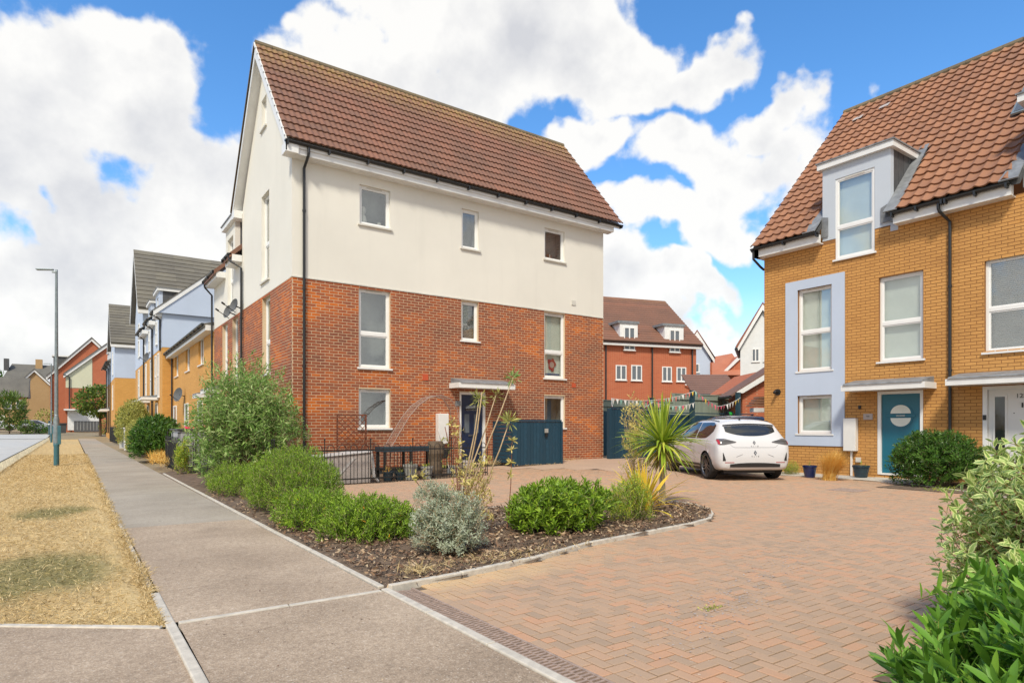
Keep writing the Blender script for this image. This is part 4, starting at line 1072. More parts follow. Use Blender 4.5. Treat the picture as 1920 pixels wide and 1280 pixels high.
MB().tube([(-.3, 103.8, .7), (-.3, 103.8, 8.0), (-1.0, 103.7, 8.3)], .08, 6).build('downpipe', MT['black_plastic'], G2)
MB().box(-.9, 1.1, 102.2, 104, 3.45, 3.65).build('door_canopy', MT['fascia'], G2)
MB().box(-.5, 3.1, 103.2, 103.3, .8, 3.4).build('garage_door', MT['garage_white'], G2)
gt = thing('yard_gate', 'distant low dark grey panelled gate in front of the white garage', 'gate', (1.6, 100, .6))
for k in range(8): MB().box(.2+k*.36, .54+k*.36, 100, 100.05, .62, 1.95).build('board', MT['panelgrey'], gt)
MB().box(.2, 3.06, 99.96, 99.995, 1.96, 2.02).build('top_rail', MT['black_plastic'], gt)
bp = MB().box(3.1, 4.0, 98.0, 98.9, .4, 3.0).box(3.05, 4.05, 97.95, 98.95, 3.0, 3.1).build('brick_pillar', MT['red_far'], top=(3.5, 98.4, .5)); tag(bp, 'distant orange brick gate pillar beside the dark grey gate', 'pillar')
wb_ = thing('wheelie_bin', 'distant dark wheelie bin standing at the end of the pavement left of the grey gate', 'bin', (-.9, 93, .45))
MB().prism([(-1.2,92.7,.5),(-.6,92.7,.5),(-.52,92.7,1.6),(-1.28,92.7,1.6)], (0,.6,0)).build('bin_body', MT['lid'], wb_); MB().box(-1.32,-.48,92.6,93.4,1.6,1.72).build('lid', MT['lid'], wb_)
# buff houses far left
I_ = thing('gable_house', 'distant buff brick gable house with a chimney, seen left of the red gables', 'house', (-5, 135, 1))
MB().prism([(-7.0, 135, 0), (-1.0, 135, 0), (-1.0, 135, 6.2), (-5.3, 135, 11.0), (-7.3, 135, 8.4)], (0, 7, 0)).build('wall', MT['buff_far'], I_)
verge([(-7.6, 8.3), (-5.3, 11.0), (-1.0, 6.3)], 134.7, .3, .1, I_)
MB().prism([(-9.6, 136.5, 9.7), (1, 136.5, 9.7), (1, 140, 12.3), (-8.6, 140, 12.3)], (0, .2, 0)).build('rear_roof', MT['far_greyroof'], I_)
MB().box(-5.3, -4.3, 139, 140, 11, 13.2).build('chimney', MT['buff_far'], I_)
MB().box(-9.6, -8.9, 138, 139, 11, 13.0).build('chimney', MT['lead_dark'], I_)
H2_ = thing('semi_detached_house', 'distant low buff house with a long grey tiled roof at the left edge', 'house', (-8, 120, .8))
MB().box(-20, -6.0, 120, 126, 0, 5.8).build('wall', MT['buff_far'], H2_)
MB().prism([(-6.0, 120, 5.8), (-6.0, 126, 5.8), (-6.0, 123, 8.6)], (.05, 0, 0)).build('gable', MT['buff_far'], H2_)
MB().prism([(-20.3, 119.7, 5.75), (-20.3, 123, 8.85), (-20.3, 126.3, 5.75)], (14.9, 0, 0)).build('roof', MT['far_greyroof'], H2_)
MB().prism([(-5.38, 119.6, 5.6), (-5.38, 123, 8.85), (-5.38, 123, 8.55), (-5.38, 119.6, 5.3)], (.08, 0, 0)).build('barge_board', MT['lead_dark'], H2_)
FH2 = Fac((0, 120), (1, 0), (0, -1))
for u in (-8.4, -6.9): far_window(FH2, u, u+1.0, 4.0, 5.3, H2_, o=.01)
MB().box(-9.2, -8.2, 119.9, 119.97, 1.0, 3.0).build('front_door', MT['white_door'], H2_)
for p in ((-9.5, 117.5),): pass

# ================================================================== golden brick houses on the right
XF = 16.3; FY = Fac((XF, 0), (0, 1), (-1, 0)); PY_ = 5.89
Yh1 = thing('terraced_house', 'golden buff brick house with the teal front door, pale blue window surround and box dormer', 'house', (XF, 8.2, 0))
Yh2 = thing('terraced_house', 'golden buff brick house with the white front door numbered 125, cut by the right edge', 'house', (XF, 4, 0))
w1 = [(8.60,9.55,1.07,2.10),(8.60,9.55,2.76,4.99),(6.46,7.44,2.85,4.92)]
dr1 = [(6.46,7.48,.08,2.12)]
dm1 = [(7.54,8.52,5.60,7.0)]
ya = wall_holes(FY, PY_, 10.57, -.1, 6.15, w1+dr1+[(7.54,8.52,5.60,6.3)], MT['mortar_y'], 'brick_wall', Yh1)
pan = [(8.27,9.90,.745,5.245)]
brick_field(FY, PY_, 10.57, -.02, 6.13, w1+dr1+pan+[(7.54,8.52,5.60,6.3),(7.54,8.9,6.08,6.3)], ya, MT['yellowbrick'], 'yel', nparts=300)
wall_holes(FY, 8.27, 9.90, .745, 5.245, w1[:2], MT['blue'], 'render_surround', Yh1, th=-.03)
MB().box(XF+.22, XF+8, 10.35, 10.57, -.1, 6.1).prism([(XF, 10.55, 6.1), (XF+9.9, 10.55, 6.1), (XF+4.9, 10.55, 11.6)], (0, -.2, 0)).build('side_wall', MT['yellow_far'], Yh1)
w2_ = [(4.1,5.25,2.87,4.89)]; dr2 = [(3.9,5.29,.08,2.13)]
yb = wall_holes(FY, 1.0, PY_, -.1, 6.15, w2_+dr2, MT['mortar_y'], 'brick_wall', Yh2)
brick_field(FY, 1.0, PY_, -.02, 6.13, w2_+dr2, yb, MT['yellowbrick'], 'yel', nparts=260)
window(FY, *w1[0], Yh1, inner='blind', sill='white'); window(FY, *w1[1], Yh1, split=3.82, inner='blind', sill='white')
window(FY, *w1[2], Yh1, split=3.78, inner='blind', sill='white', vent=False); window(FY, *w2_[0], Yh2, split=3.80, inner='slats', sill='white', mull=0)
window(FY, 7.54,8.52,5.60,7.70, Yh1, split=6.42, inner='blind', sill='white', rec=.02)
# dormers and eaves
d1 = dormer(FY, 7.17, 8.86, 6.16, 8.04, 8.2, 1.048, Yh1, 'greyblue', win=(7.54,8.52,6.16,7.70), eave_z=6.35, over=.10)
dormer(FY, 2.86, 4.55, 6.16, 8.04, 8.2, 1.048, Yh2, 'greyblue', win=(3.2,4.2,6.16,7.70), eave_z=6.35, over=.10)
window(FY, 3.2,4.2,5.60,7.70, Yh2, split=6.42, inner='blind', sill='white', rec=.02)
FY.box(MB(), 7.0, 7.17, .0, .012, 6.0, 6.2).build('render_patch', MT['greyblue'], d1)
ryX, ryZ = 21.2, 11.74; exX, exZ = 15.98, 6.38
sY = Vector((ryX-exX, 0, ryZ-exZ)); sl_ = sY.length; su = sY.normalized()
hol = lambda a, b: (10.77-b, 10.77-a, -1, 2.62)
tl = Vector((exX-.03, 10.77, exZ))
for (par, ya_, yb_, np_) in ((Yh1, PY_, 10.77, 300), (Yh2, 1.0, PY_, 240)):
    sk = 2.3; kz = (ryZ-exZ)/(ryX-exX); rm_ = MB().prism([(exX+sk, yb_-.02, exZ-.03+sk*kz), (ryX, yb_-.02, ryZ-.04), (ryX, yb_-.02, ryZ-.16), (exX+sk, yb_-.02, exZ-.15+sk*kz)], (0, ya_-yb_+.03, 0))
    dm_ = (7.17, 8.86) if par is Yh1 else (2.86, 4.55)
    for (a, b) in ((ya_, dm_[0]), (dm_[1], yb_-.02)): rm_.prism([(exX+.05, b, exZ-.03+.05*kz), (exX+sk, b, exZ-.03+sk*kz), (exX+sk, b, exZ-.15+sk*kz), (exX+.05, b, exZ-.15+.05*kz)], (0, a-b, 0))
    rf = rm_.build('roof', MT['lead_dark'], par, label='terracotta pantiled roof')
    MB().prism([(2*ryX-exX, yb_, exZ), (ryX, yb_, ryZ), (ryX, yb_, ryZ-.12), (2*ryX-exX, yb_, exZ-.12)], (0, ya_-yb_, 0)).build('rear_slope', MT['redtile'], rf)
    L_ = yb_-ya_; hh = [(yb_-(b+.16), yb_-(a-.20), -1, 2.62) for (a, b) in ((7.17, 8.86), (2.86, 4.55))]
    tiled_slope((exX-.03, yb_, exZ), (0,-1,0), sY, L_, sl_, .255, 22, 'pan', MT['redtile'], rf, 'pan', holes=hh, nparts=np_)
    y = yb_
    while y > ya_+.1:
        y2 = max(y-.44, ya_); MB().tube([(ryX, y-.004, ryZ+.0), (ryX, y2+.004, ryZ+.0)], .12, 10).build('ridge_tile', MT['ridge'], rf); y = y2
# lead flashings beside the dormers: sloping strips on the roof plane
def onroof(x_, y_, up=.05): 
    t_ = (x_-exX)/(ryX-exX); return Vector((x_, y_, exZ+(ryZ-exZ)*t_)) + Vector((-.717, 0, .697))*up
for par, (a, b) in ((d1, (7.17, 8.86)), (Yh2, (2.86, 4.55))):
    MB().prism([onroof(exX-.04, a-.30, .07), onroof(exX-.04, a, .07), onroof(18.0, a, .07), onroof(18.0, a-.20, .07)], Vector((.717,0,-.697))*.03).build('lead_flashing', MT['lead'], par)
    MB().prism([onroof(exX-.04, b, .07), onroof(exX-.04, b+.34, .07), onroof(16.6, b+.20, .07), onroof(18.0, b+.16, .07), onroof(18.0, b, .07)], Vector((.717,0,-.697))*.03).build('lead_flashing', MT['lead'], par)
    MB().prism([FY.P(a-.02, .02, 6.25), FY.P(a+.22, .02, 6.25), FY.P(a+.22, .02, 6.62), FY.P(a-.02, .02, 6.72)], (-.01,0,0)).build('lead_apron', MT['lead'], par)
    MB().prism([FY.P(b-.16, .02, 6.25), FY.P(b+.02, .02, 6.25), FY.P(b+.02, .02, 6.80), FY.P(b-.16, .02, 6.75)], (-.01,0,0)).build('lead_apron', MT['lead'], par)
for (a, b, par) in ((8.84, 10.72, Yh1), (PY_+.0, 7.0, Yh1), (4.70, PY_-.0, Yh2), (1.0, 2.7, Yh2)):
    FY.box(MB(), a, b, .13, .27, 6.09, 6.31).build('fascia', MT['fascia'], par)
    FY.box(MB(), a, b, .002, .132, 6.085, 6.11).build('soffit', MT['fascia'], par)
    gutter(FY, a-(.0 if a in (PY_, 4.70) else .07), b+.05, .34, 6.31, par)
FY.box(MB(), 10.575, 10.72, -.5, .27, 6.09, 6.31).build('box_end', MT['fascia'], Yh1)
downpipe(FY, PY_, .1, 6.30, Yh2, o=.06, neck=(6.02, .33))
dp = MB().tube([(15.97, 10.70, 6.28), (15.97, 10.70, 6.05), (16.25, 10.66, 5.86), (16.42, 10.66, 5.80)], .034, 10).build('downpipe', MT['black_plastic'], Yh1)
# small plates of snow-white torn felt on the roof = two pale repair marks
for (x_, y_) in ((20.4, 10.1), (20.5, 9.35)):
    p0 = onroof(x_, y_, .085); MB().prism([onroof(x_, y_, .09), onroof(x_, y_-.28, .09), onroof(x_+.14, y_-.30, .09), onroof(x_+.10, y_-.02, .09)], (-.004,0,.004)).build('mortar_mark', MT['cream_box'], Yh1)
# teal door
fr = MB(); FY.box(fr, 6.46, 6.53, -.15, -.01, .08, 2.12); FY.box(fr, 7.40, 7.48, -.15, -.01, .08, 2.12); FY.box(fr, 6.53, 7.40, -.15, -.01, 2.05, 2.12); FY.box(fr, 6.53, 7.40, -.15, .02, .08, .12)
dt = FY.box(MB(), 6.535, 7.395, -.12, -.06, .125, 2.045).build('front_door', MT['teal_door'], Yh1, bevel=.004); fr.build('door_frame', MT['pvc'], dt)
cy, cz, rr = 6.965, 1.52, .27
def half(sgn, r, o, name, mt, par, zoff=.045, th=.006):
    pts = [FY.P(cy+r*math.cos(t), o, cz+sgn*(zoff+(r-.01)*math.sin(t)*.95)) for t in np.linspace(0, math.pi, 17)]
    MB().prism(pts, Vector((-th if th > 0 else th, 0, 0))).build(name, mt, par)
for sg in (1, -1): half(sg, rr, -.058, 'moulding', MT['teal_door'], dt, .04, .012); half(sg, rr-.045, -.044, 'door_light', MT['obsglass'] if 'obsglass' in MT else MT['blind'], dt, .055)
FY.box(MB(), cy-.32, cy+.32, -.058, -.045, cz-.035, cz+.035).build('letter_plate', MT['teal_door'], dt, bevel=.004)
FY.box(MB(), cy-.10, cy+.10, -.044, -.038, cz-.014, cz+.014).build('letter_flap', MT['chrome'], dt)
canopy(FY, 6.18, 8.06, 2.135, Yh1, dep=.62)
# white door with a side light, number 125
fr = MB(); FY.box(fr, 5.21, 5.29, -.15, .0, .08, 2.13); FY.box(fr, 3.9, 3.98, -.15, .0, .08, 2.13); FY.box(fr, 3.98, 5.21, -.15, .0, 2.06, 2.13)
d2_ = FY.box(MB(), 3.985, 5.205, -.12, -.06, .10, 2.055).build('front_door', MT['white_door'], Yh2, bevel=.004); fr.build('door_frame', MT['pvc'], d2_)
FY.box(MB(), 4.90, 5.08, -.058, -.050, .55, 1.90).build('side_light', MT['carglass'], d2_)
for (a, b, c, e) in ((4.86,4.90,.5,1.95),(5.08,5.12,.5,1.95),(4.90,5.08,1.90,1.95),(4.90,5.08,.5,.55)): FY.box(MB(), a, b, -.058, -.040, c, e).build('moulding', MT['white_door'], d2_)
MB().lathe(FY.P(4.99, -.048, 1.84), [(.001,0)], 4)
FY.box(MB(), 4.585, 4.615, -.058, -.030, 1.66, 1.76).build('door_knocker', MT['number'], d2_, bevel=.01)
FY.box(MB(), 4.735, 4.755, -.058, -.045, 1.535, 1.55).build('door_viewer', MT['number'], d2_)
FY.box(MB(), 5.22, 5.28, .001, .02, 1.40, 1.51).build('door_bell', MT['number'], d2_)
def text(s, p, size, rz, mat, parent, name='number', ext=.003, align='CENTER'):
    c = bpy.data.curves.new(name, 'FONT'); c.body = s; c.size = size; c.extrude = ext; c.align_x = align
    t = bpy.data.objects.new(name, c); COL.objects.link(t); bpy.context.view_layer.update()
    me = bpy.data.meshes.new_from_object(t); bpy.data.objects.remove(t); me.materials.clear(); me.materials.append(mat)
    o = bpy.data.objects.new(name, me); COL.objects.link(o); o.parent = parent
    o.location = Vector(p)-ORG.get(parent, Vector((0,0,0))); o.rotation_euler = (R(90), 0, rz); return o
text('125', FY.P(4.62, -.05, 1.865), .13, -R(90), MT['number'], d2_, 'door_number')
canopy(FY, 3.4, 5.78, 2.155, Yh2, dep=.62)
# meter box, lamp, plate, bell, gas box
mbx = FY.box(MB(), 7.93, 8.24, .012, .16, .64, 1.47).build('meter_box', MT['white_metal'], Yh1, bevel=.01)
FY.box(MB(), 8.06, 8.10, .02, .07, .0, .63).build('cable_duct', MT['pvc'], mbx)
FY.box(MB(), 7.58, 7.80, .012, .03, 1.43, 1.58).build('house_plate', MT['cream_box'], Yh1)
text('123', FY.P(7.69, .034, 1.50), .05, -R(90), MT['number'], Yh1, 'plate_number')
FY.box(MB(), 7.86, 7.92, .01, .05, 1.70, 1.79).build('door_bell', MT['black_plastic'], Yh1, bevel=.008)
FY.box(MB(), 7.86, 7.98, .01, .05, .36, .48).build('gas_outlet', MT['sill'], Yh1)
wl_l = MB().tube([FY.P(10.14, .01, 2.23), FY.P(10.14, .03, 2.23)], .09, 14).build('wall_lamp', MT['black_plastic'], Yh1)
MB().tube([FY.P(10.14, .03, 2.23), FY.P(10.14, .15, 2.24), FY.P(10.14, .19, 2.20)], .04, 10).build('lamp_head', MT['iron'], wl_l)
# solar panel on the roof at the right edge
sp_ = thing('solar_panel', 'small framed solar panel tilted on the pantiled roof at the right edge', 'solar panel', tuple(onroof(17.9, 5.0, .1)))
for k in range(3):
    for j in range(2):
        a, b = 18.0+.5*k, 18.48+.5*k; c, d_ = 5.2-.62*j, 4.6-.62*j
        MB().prism([onroof(a, c, .16), onroof(a, d_, .16), onroof(b, d_, .16), onroof(b, c, .16)], (.02,0,-.02)).build('panel_cell', MT['solar'], sp_)
MB().prism([onroof(17.95, 5.25, .15), onroof(17.95, 3.9, .15), onroof(19.55, 3.9, .15), onroof(19.55, 5.25, .15)], (.03,0,-.03)).build('panel_frame', MT['steel'], sp_)
for y in (5.0, 4.2): MB().tube([onroof(18.2, y, .0), onroof(18.2, y, .13)], .03, 6).build('panel_bracket', MT['black_plastic'], sp_)

# ================================================================== houses behind the courtyard
J = thing('rear_house', 'red brick house behind the courtyard with brown tiled roof and two white dormers', 'house', (27.91, 31.11, 0), -R(16), local=True)
FJ = Fac((0, 0), (1, 0), (0, -1))
FJ.box(MB(), -3, 8.55, -9, 0, 0, 7.05).build('brick_wall', MT['red_far'], J)
MB().prism([(8.50, 0, 7.0), (8.50, 9, 7.0), (8.50, 4.5, 10.7)], (.05, 0, 0)).build('gable', MT['red_far'], J)
jr = MB().prism([(-3, -.3, 7.0), (-3, 4.5, 10.98), (-3, 4.5, 10.86), (-3, -.3, 6.88)], (11.85, 0, 0)).build('roof', MT['far_redroof'], J)
tiled_slope((-3, -.34, 7.02), (1,0,0), (0, 4.84, 3.98), 11.85, 6.26, .6, 18, 'roman', MT['browntile'], jr, 'jroman', nparts=0) if False else None
MB().prism([(-3, 9.3, 7.0), (-3, 4.5, 10.98), (-3, 4.5, 10.86)], (11.85, 0, 0)).build('rear_slope', MT['far_redroof'], J)
jt = MB(); 
for r in range(20):                     # tile courses that still read as steps
    t0, t1 = r/20, (r+1)/20
    jt.prism([(-3.02, -.34+4.84*t0, 7.06+3.96*t0+.05), (-3.02, -.34+4.84*t1, 7.06+3.96*t1+.0), (-3.02, -.34+4.84*t1, 7.02+3.96*t1-.02), (-3.02, -.34+4.84*t0, 7.02+3.96*t0)], (11.9, 0, 0))
jt.build('tile_courses', MT['browntile'], jr, kind='stuff')
def jx(px):
    k = (px-960)/1174; rL, rR, dL, dR = 4.949, 13.056, 41.5, 44.3
    t = (k*dL-rL)/((rR-rL)-k*(dR-dL)); return 8.57*t, dL+t*(dR-dL)
for (a, b, y0, y1) in ((1154,1174,684,712),(1183,1203,684,713),(1241,1259,687,715),(1268,1286,688,715)):
    x0, d0 = jx(a); x1, _ = jx(b); far_window(FJ, x0, x1, 1.25+(800-y1)*d0/1174, 1.25+(800-y0)*d0/1174, J, o=.01)
for (a, b) in ((1158, 1195), (1242, 1281)):
    x0, d0 = jx(a); x1, _ = jx(b)
    dj = FJ.box(MB(), x0+.15, x1, -1.9, .05, 6.75, 8.25).build('dormer', MT['fascia'], J)
    MB().box(x0-.05, x1+.1, -.12, 1.9, 8.25, 8.42).build('dormer_roof', MT['lead'], dj)
    far_window(FJ, (x0+x1)/2-.32, (x0+x1)/2+.52, 6.45, 8.0, J, o=.06)
    MB().prism([(x0+.14, .0, 7.05), (x0-.35, .25, 7.25), (x0+.14, 1.6, 8.2)], (0,.02,0)).build('lead_flashing', MT['lead'], dj)
FJ.box(MB(), -3, 8.8, .02, .3, 6.72, 6.93).build('fascia', MT['fascia'], J); gutter(FJ, -3, 8.85, .36, 6.98, J, br=False, r=.07)
for p in (1135, 1222, 1297):
    x0, _ = jx(p); MB().tube([(x0, -.08, 1), (x0, -.08, 6.7)], .055, 6).build('downpipe', MT['black_plastic'], J)
x0, _ = jx(1283); MB().tube([(x0, -.1, 4.2), (x0+.9, -.35, 4.1)], .05, 6).build('soil_vent', MT['fascia'], J)
# a frame whose x runs across the view and y away from it
def vframe(name, label, cat, r, d, z=0, rz=0):
    return thing(name, label, cat, (r*.8182+d*.5749, -r*.5749+d*.8182, z), -R(35.09)+rz, local=True)
ppm = lambda px, d: (px-960)/1174*d
zz_ = lambda py, d: 1.25+(800-py)*d/1174
RO = [0]
def K_(d, pts): return [(ppm(x, d)-RO[0], 0, zz_(y, d)) for x, y in pts]
d = 52; RO[0] = ppm(1385, d); K = vframe('rear_house', 'white weatherboarded gable house behind the golden brick house, with a dark eaves gutter', 'house', RO[0], d, rz=-R(22))
MB().prism(K_(d, [(1388, 704), (1470, 704), (1470, 640), (1429, 584), (1388, 653)]), (0, 7, 0)).build('gable', MT['wallwhite'], K)
MB().prism(K_(d, [(1388, 790), (1470, 790), (1470, 704), (1388, 704)]), (0, 7, 0)).build('brick_wall', MT['red_far'], K)
MB().prism([(p[0], -.3, p[2]) for p in K_(d, [(1381, 652), (1427, 574), (1476, 652), (1476, 661), (1427, 585), (1385, 658)])], (0, .15, 0)).build('barge_board', MT['fascia'], K)
MB().prism([(p[0], -.32, p[2]) for p in K_(d, [(1379, 651), (1427, 570), (1480, 651), (1480, 653), (1427, 573), (1382, 654)])], (0, 7.5, 0)).build('roof', MT['far_redroof'], K)
FK = Fac((0, 0), (1, 0), (0, -1))
far_window(FK, ppm(1408, d)-RO[0], ppm(1421, d)-RO[0], zz_(679, d), zz_(655, d), K, o=.01); far_window(FK, ppm(1428, d)-RO[0], ppm(1440, d)-RO[0], zz_(679, d), zz_(655, d), K, o=.01)
far_window(FK, ppm(1409, d)-RO[0], ppm(1420, d)-RO[0], zz_(716, d), zz_(706, d), K, o=.01)
MB().tube([(ppm(1381, d)-RO[0], -.35, zz_(655, d)), (ppm(1381, d)-RO[0], 6, zz_(655, d))], .14, 8).build('gutter', MT['black_plastic'], K)
d = 56; RO[0] = ppm(1308, d); L_ = vframe('rear_house', 'pale blue rendered gable house between the red brick house and the orange roof', 'house', RO[0], d, rz=-R(14))
MB().prism(K_(d, [(1280, 790), (1332, 790), (1332, 676), (1308, 630), (1280, 676)]), (0, 8, 0)).build('gable', MT['blue'], L_)
MB().prism([(p[0], -.3, p[2]) for p in K_(d, [(1276, 672), (1307, 622), (1338, 674), (1338, 682), (1307, 633), (1276, 682)])], (0, .15, 0)).build('barge_board', MT['fascia'], L_)
MB().prism([(p[0], -.2, p[2]) for p in K_(d, [(1274, 672), (1307, 618), (1340, 672), (1307, 621)])], (0, 8, 0)).build('roof', MT['far_redroof'], L_)
far_window(FK, ppm(1304, d)-RO[0], ppm(1311, d)-RO[0], zz_(698, d), zz_(682, d), L_, mull=0, o=.01)
MB().tube([(ppm(1332, d)-RO[0], -.1, zz_(790, d)), (ppm(1332, d)-RO[0], -.1, zz_(680, d))], .09, 6).build('downpipe', MT['red_far'], L_)
RO[0] = 0; d = 62; Mh = vframe('rear_house', 'orange tiled roof and brick gable seen between the pale blue and the white gables', 'house', 0, d)
MB().prism([(ppm(1325,d),0,zz_(703,d)), (ppm(1400,d),0,zz_(703,d)), (ppm(1400,d),4,zz_(655,d)), (ppm(1336,d),4,zz_(667,d))], (0,.1,.1)).build('roof', MT['far_orangeroof'], Mh)
MB().prism([(p[0], .9, p[2]) for p in K_(d, [(1352, 704), (1395, 704), (1395, 664)])], (0, 6, 0)).build('gable', MT['red_far'], Mh)
MB().prism([(p[0], .7, p[2]) for p in K_(d, [(1350, 706), (1394, 662), (1394, 670), (1356, 706)])], (0, .15, 0)).build('barge_board', MT['fascia'], Mh)
MB().prism([(p[0], .75, p[2]) for p in K_(d, [(1358, 706), (1371, 690), (1371, 706)])], (0, .1, 0)).build('render_panel', MT['palegreen'], Mh)
MB().box(ppm(1326,d), ppm(1396,d), .5, 8, 0, zz_(703, d)).build('wall', MT['red_far'], Mh)
d = 36; N = vframe('garage', 'low garage with a brown tiled roof behind the sage green fence', 'garage', 0, d)
nr = MB(); gx0, gx1, zb_, zt_ = ppm(1300, d), ppm(1392, d), zz_(740, d), zz_(703, d)+.25
MB().box(gx0, gx1-.3, .3, 6, 0, zb_+.1).build('wall', MT['red_far'], N)
for r in range(11):
    t0, t1 = r/11, (r+1)/11
    nr.prism([(gx0, 2.6*t0, zb_+(zt_-zb_)*t0+.035), (gx0, 2.6*t1, zb_+(zt_-zb_)*t1), (gx0, 2.6*t1, zb_+(zt_-zb_)*t1-.05), (gx0, 2.6*t0, zb_+(zt_-zb_)*t0-.03)], (gx1-gx0, 0, 0))
nr.build('roof', MT['far_brownroof'], N); MB().tube([(gx0, -.1, zb_-.02), (gx1-.3, -.1, zb_-.02)], .07, 8).build('gutter', MT['black_plastic'], N)
d = 28.5; O = vframe('garage', 'red brick garage gable with a white barge board just left of the golden brick house', 'garage', 0, d)
MB().prism(K_(d, [(1392, 800), (1470, 800), (1470, 700), (1450, 690), (1392, 732)]), (0, 5, 0)).build('brick_wall', MT['red_far'], O)
MB().prism([(p[0], -.25, p[2]) for p in K_(d, [(1378, 735), (1455, 687), (1455, 698), (1390, 737), (1378, 738)])], (0, .12, 0)).build('barge_board', MT['fascia'], O)
MB().prism([(p[0], -.22, p[2]) for p in K_(d, [(1366, 741), (1455, 683), (1455, 686), (1370, 743)])], (0, 1.6, 0)).build('roof', MT['far_brownroof'], O)
MB().tube([(ppm(1366,d), -.2, zz_(744, d)), (ppm(1366,d), 1.5, zz_(744, d))], .07, 8).build('gutter', MT['black_plastic'], O)
for r in range(4):
    x_, z_ = ppm(1412, 26)+.0, zz_(760-5*r, 26); MB().prism([(x_-.03+.10*r, -2.4, z_-.03), (x_+1.6, -2.4, z_-.03+.0), (x_+1.6, -2.4, z_+.07), (x_+.10*r, -2.4, z_+.05)], (0, .6, 0)).build('porch_tile', MT['redtile'], O)
MB().box(ppm(1416,26), ppm(1440,26), -2.35, -1.9, zz_(772,26), zz_(764,26)).build('porch_fascia', MT['fascia'], O)
# ================================================================== plants
def norm(a): return a/np.maximum(1e-9, np.linalg.norm(a, axis=-1, keepdims=True))
def leaf_full(L, W, droop=.12, fold=.18):
    ts = [0, .22, .5, .78, 1]; ws = [.10, .72, 1, .66, .03]; V = []; E = []
    for t, w in zip(ts, ws):
        z = -droop*L*t*t
        for s in (-1, 0, 1): V.append((s*w*W/2, t*L, z+(abs(s)*fold*w*W/2))); E.append(abs(s)*1.0)
    F = []
    for i in range(4):
        for j in range(2): a = i*3+j; F.append((a, a+1, a+4, a+3))
    return np.array(V), np.array(F), np.array(E)
def leaf_kite(L, W):
    V = np.array([(0,0,0), (-W/2, L*.42, L*.02), (0, L, -L*.10), (W/2, L*.42, L*.02)]); return V, np.array([(0,3,2,1)]), np.array([0,1,.6,1.])
def frames(axis, up):
    y = norm(axis); x = norm(np.cross(y, up)); z = np.cross(x, y); return x, y, z
def place(tpl, P, axis, up, sc):
    V, F, E = tpl; x, y, z = frames(axis, up); n = len(P)
    W_ = (P[:, None, :] + sc[:, None, None]*(V[None, :, 0:1]*x[:, None] + V[None, :, 1:2]*y[:, None] + V[None, :, 2:3]*z[:, None]))
    return W_.reshape(-1, 3), (F[None]+np.arange(n)[:, None, None]*len(V)).reshape(-1, F.shape[1]), np.tile(E, n)
def sprigs(base, axis, nl, sl, a0=70, a1=25, t0=.1, rg=None):
    """leaf positions and directions spiralling up each sprig"""
    n = len(base); axis = norm(axis)
    t = np.linspace(t0, 1, nl)[None].repeat(n, 0)+rg.uniform(-.03, .03, (n, nl))
    ang = np.arange(nl)[None]*2.39996+rg.uniform(0, 6.28, (n, 1))
    tmp = np.where(np.abs(axis[:, 2:3]) < .9, np.array([[0, 0, 1.]]), np.array([[1., 0, 0]])); u = norm(np.cross(axis, tmp)); v = np.cross(axis, u)
    rad = np.cos(ang)[..., None]*u[:, None]+np.sin(ang)[..., None]*v[:, None]
    al = np.radians(a0+(a1-a0)*t)+rg.normal(0, .12, (n, nl))
    d = np.cos(al)[..., None]*axis[:, None]+np.sin(al)[..., None]*rad
    P = base[:, None]+axis[:, None]*(t*sl[:, None])[..., None]
    sc = .75+.35*np.sin(np.clip(t, 0, 1)*math.pi*.9)
    return P.reshape(-1, 3), d.reshape(-1, 3), np.repeat(axis, nl, 0), (sc*rg.uniform(.6, 1.22, sc.shape)).ravel()
def stem_mesh(A, B, r):
    n = len(A); ax = norm(B-A); tmp = np.where(np.abs(ax[:, 2:3]) < .9, np.array([[0,0,1.]]), np.array([[1.,0,0]])); u = norm(np.cross(ax, tmp)); v = np.cross(ax, u)
    V = []
    for k in range(3):
        o = (math.cos(k*2.094)*u+math.sin(k*2.094)*v); V.append(A+o*r)
    for k in range(3):
        o = (math.cos(k*2.094)*u+math.sin(k*2.094)*v); V.append(B+o*r*.6)
    V = np.stack(V, 1).reshape(-1, 3); F = np.array([(0,1,4,3),(1,2,5,4),(2,0,3,5)])
    return V, (F[None]+np.arange(n)[:, None, None]*6).reshape(-1, 4)
def lump(D, rg, k=7, amp=.22):
    c = norm(rg.normal(size=(k, 3))+np.array([0,0,.3])); s = rg.uniform(-.6, 1, k)
    return 1+amp*np.sum(s[None]*np.exp(-((D[:, None]-c[None])**2).sum(-1)*5), 1)
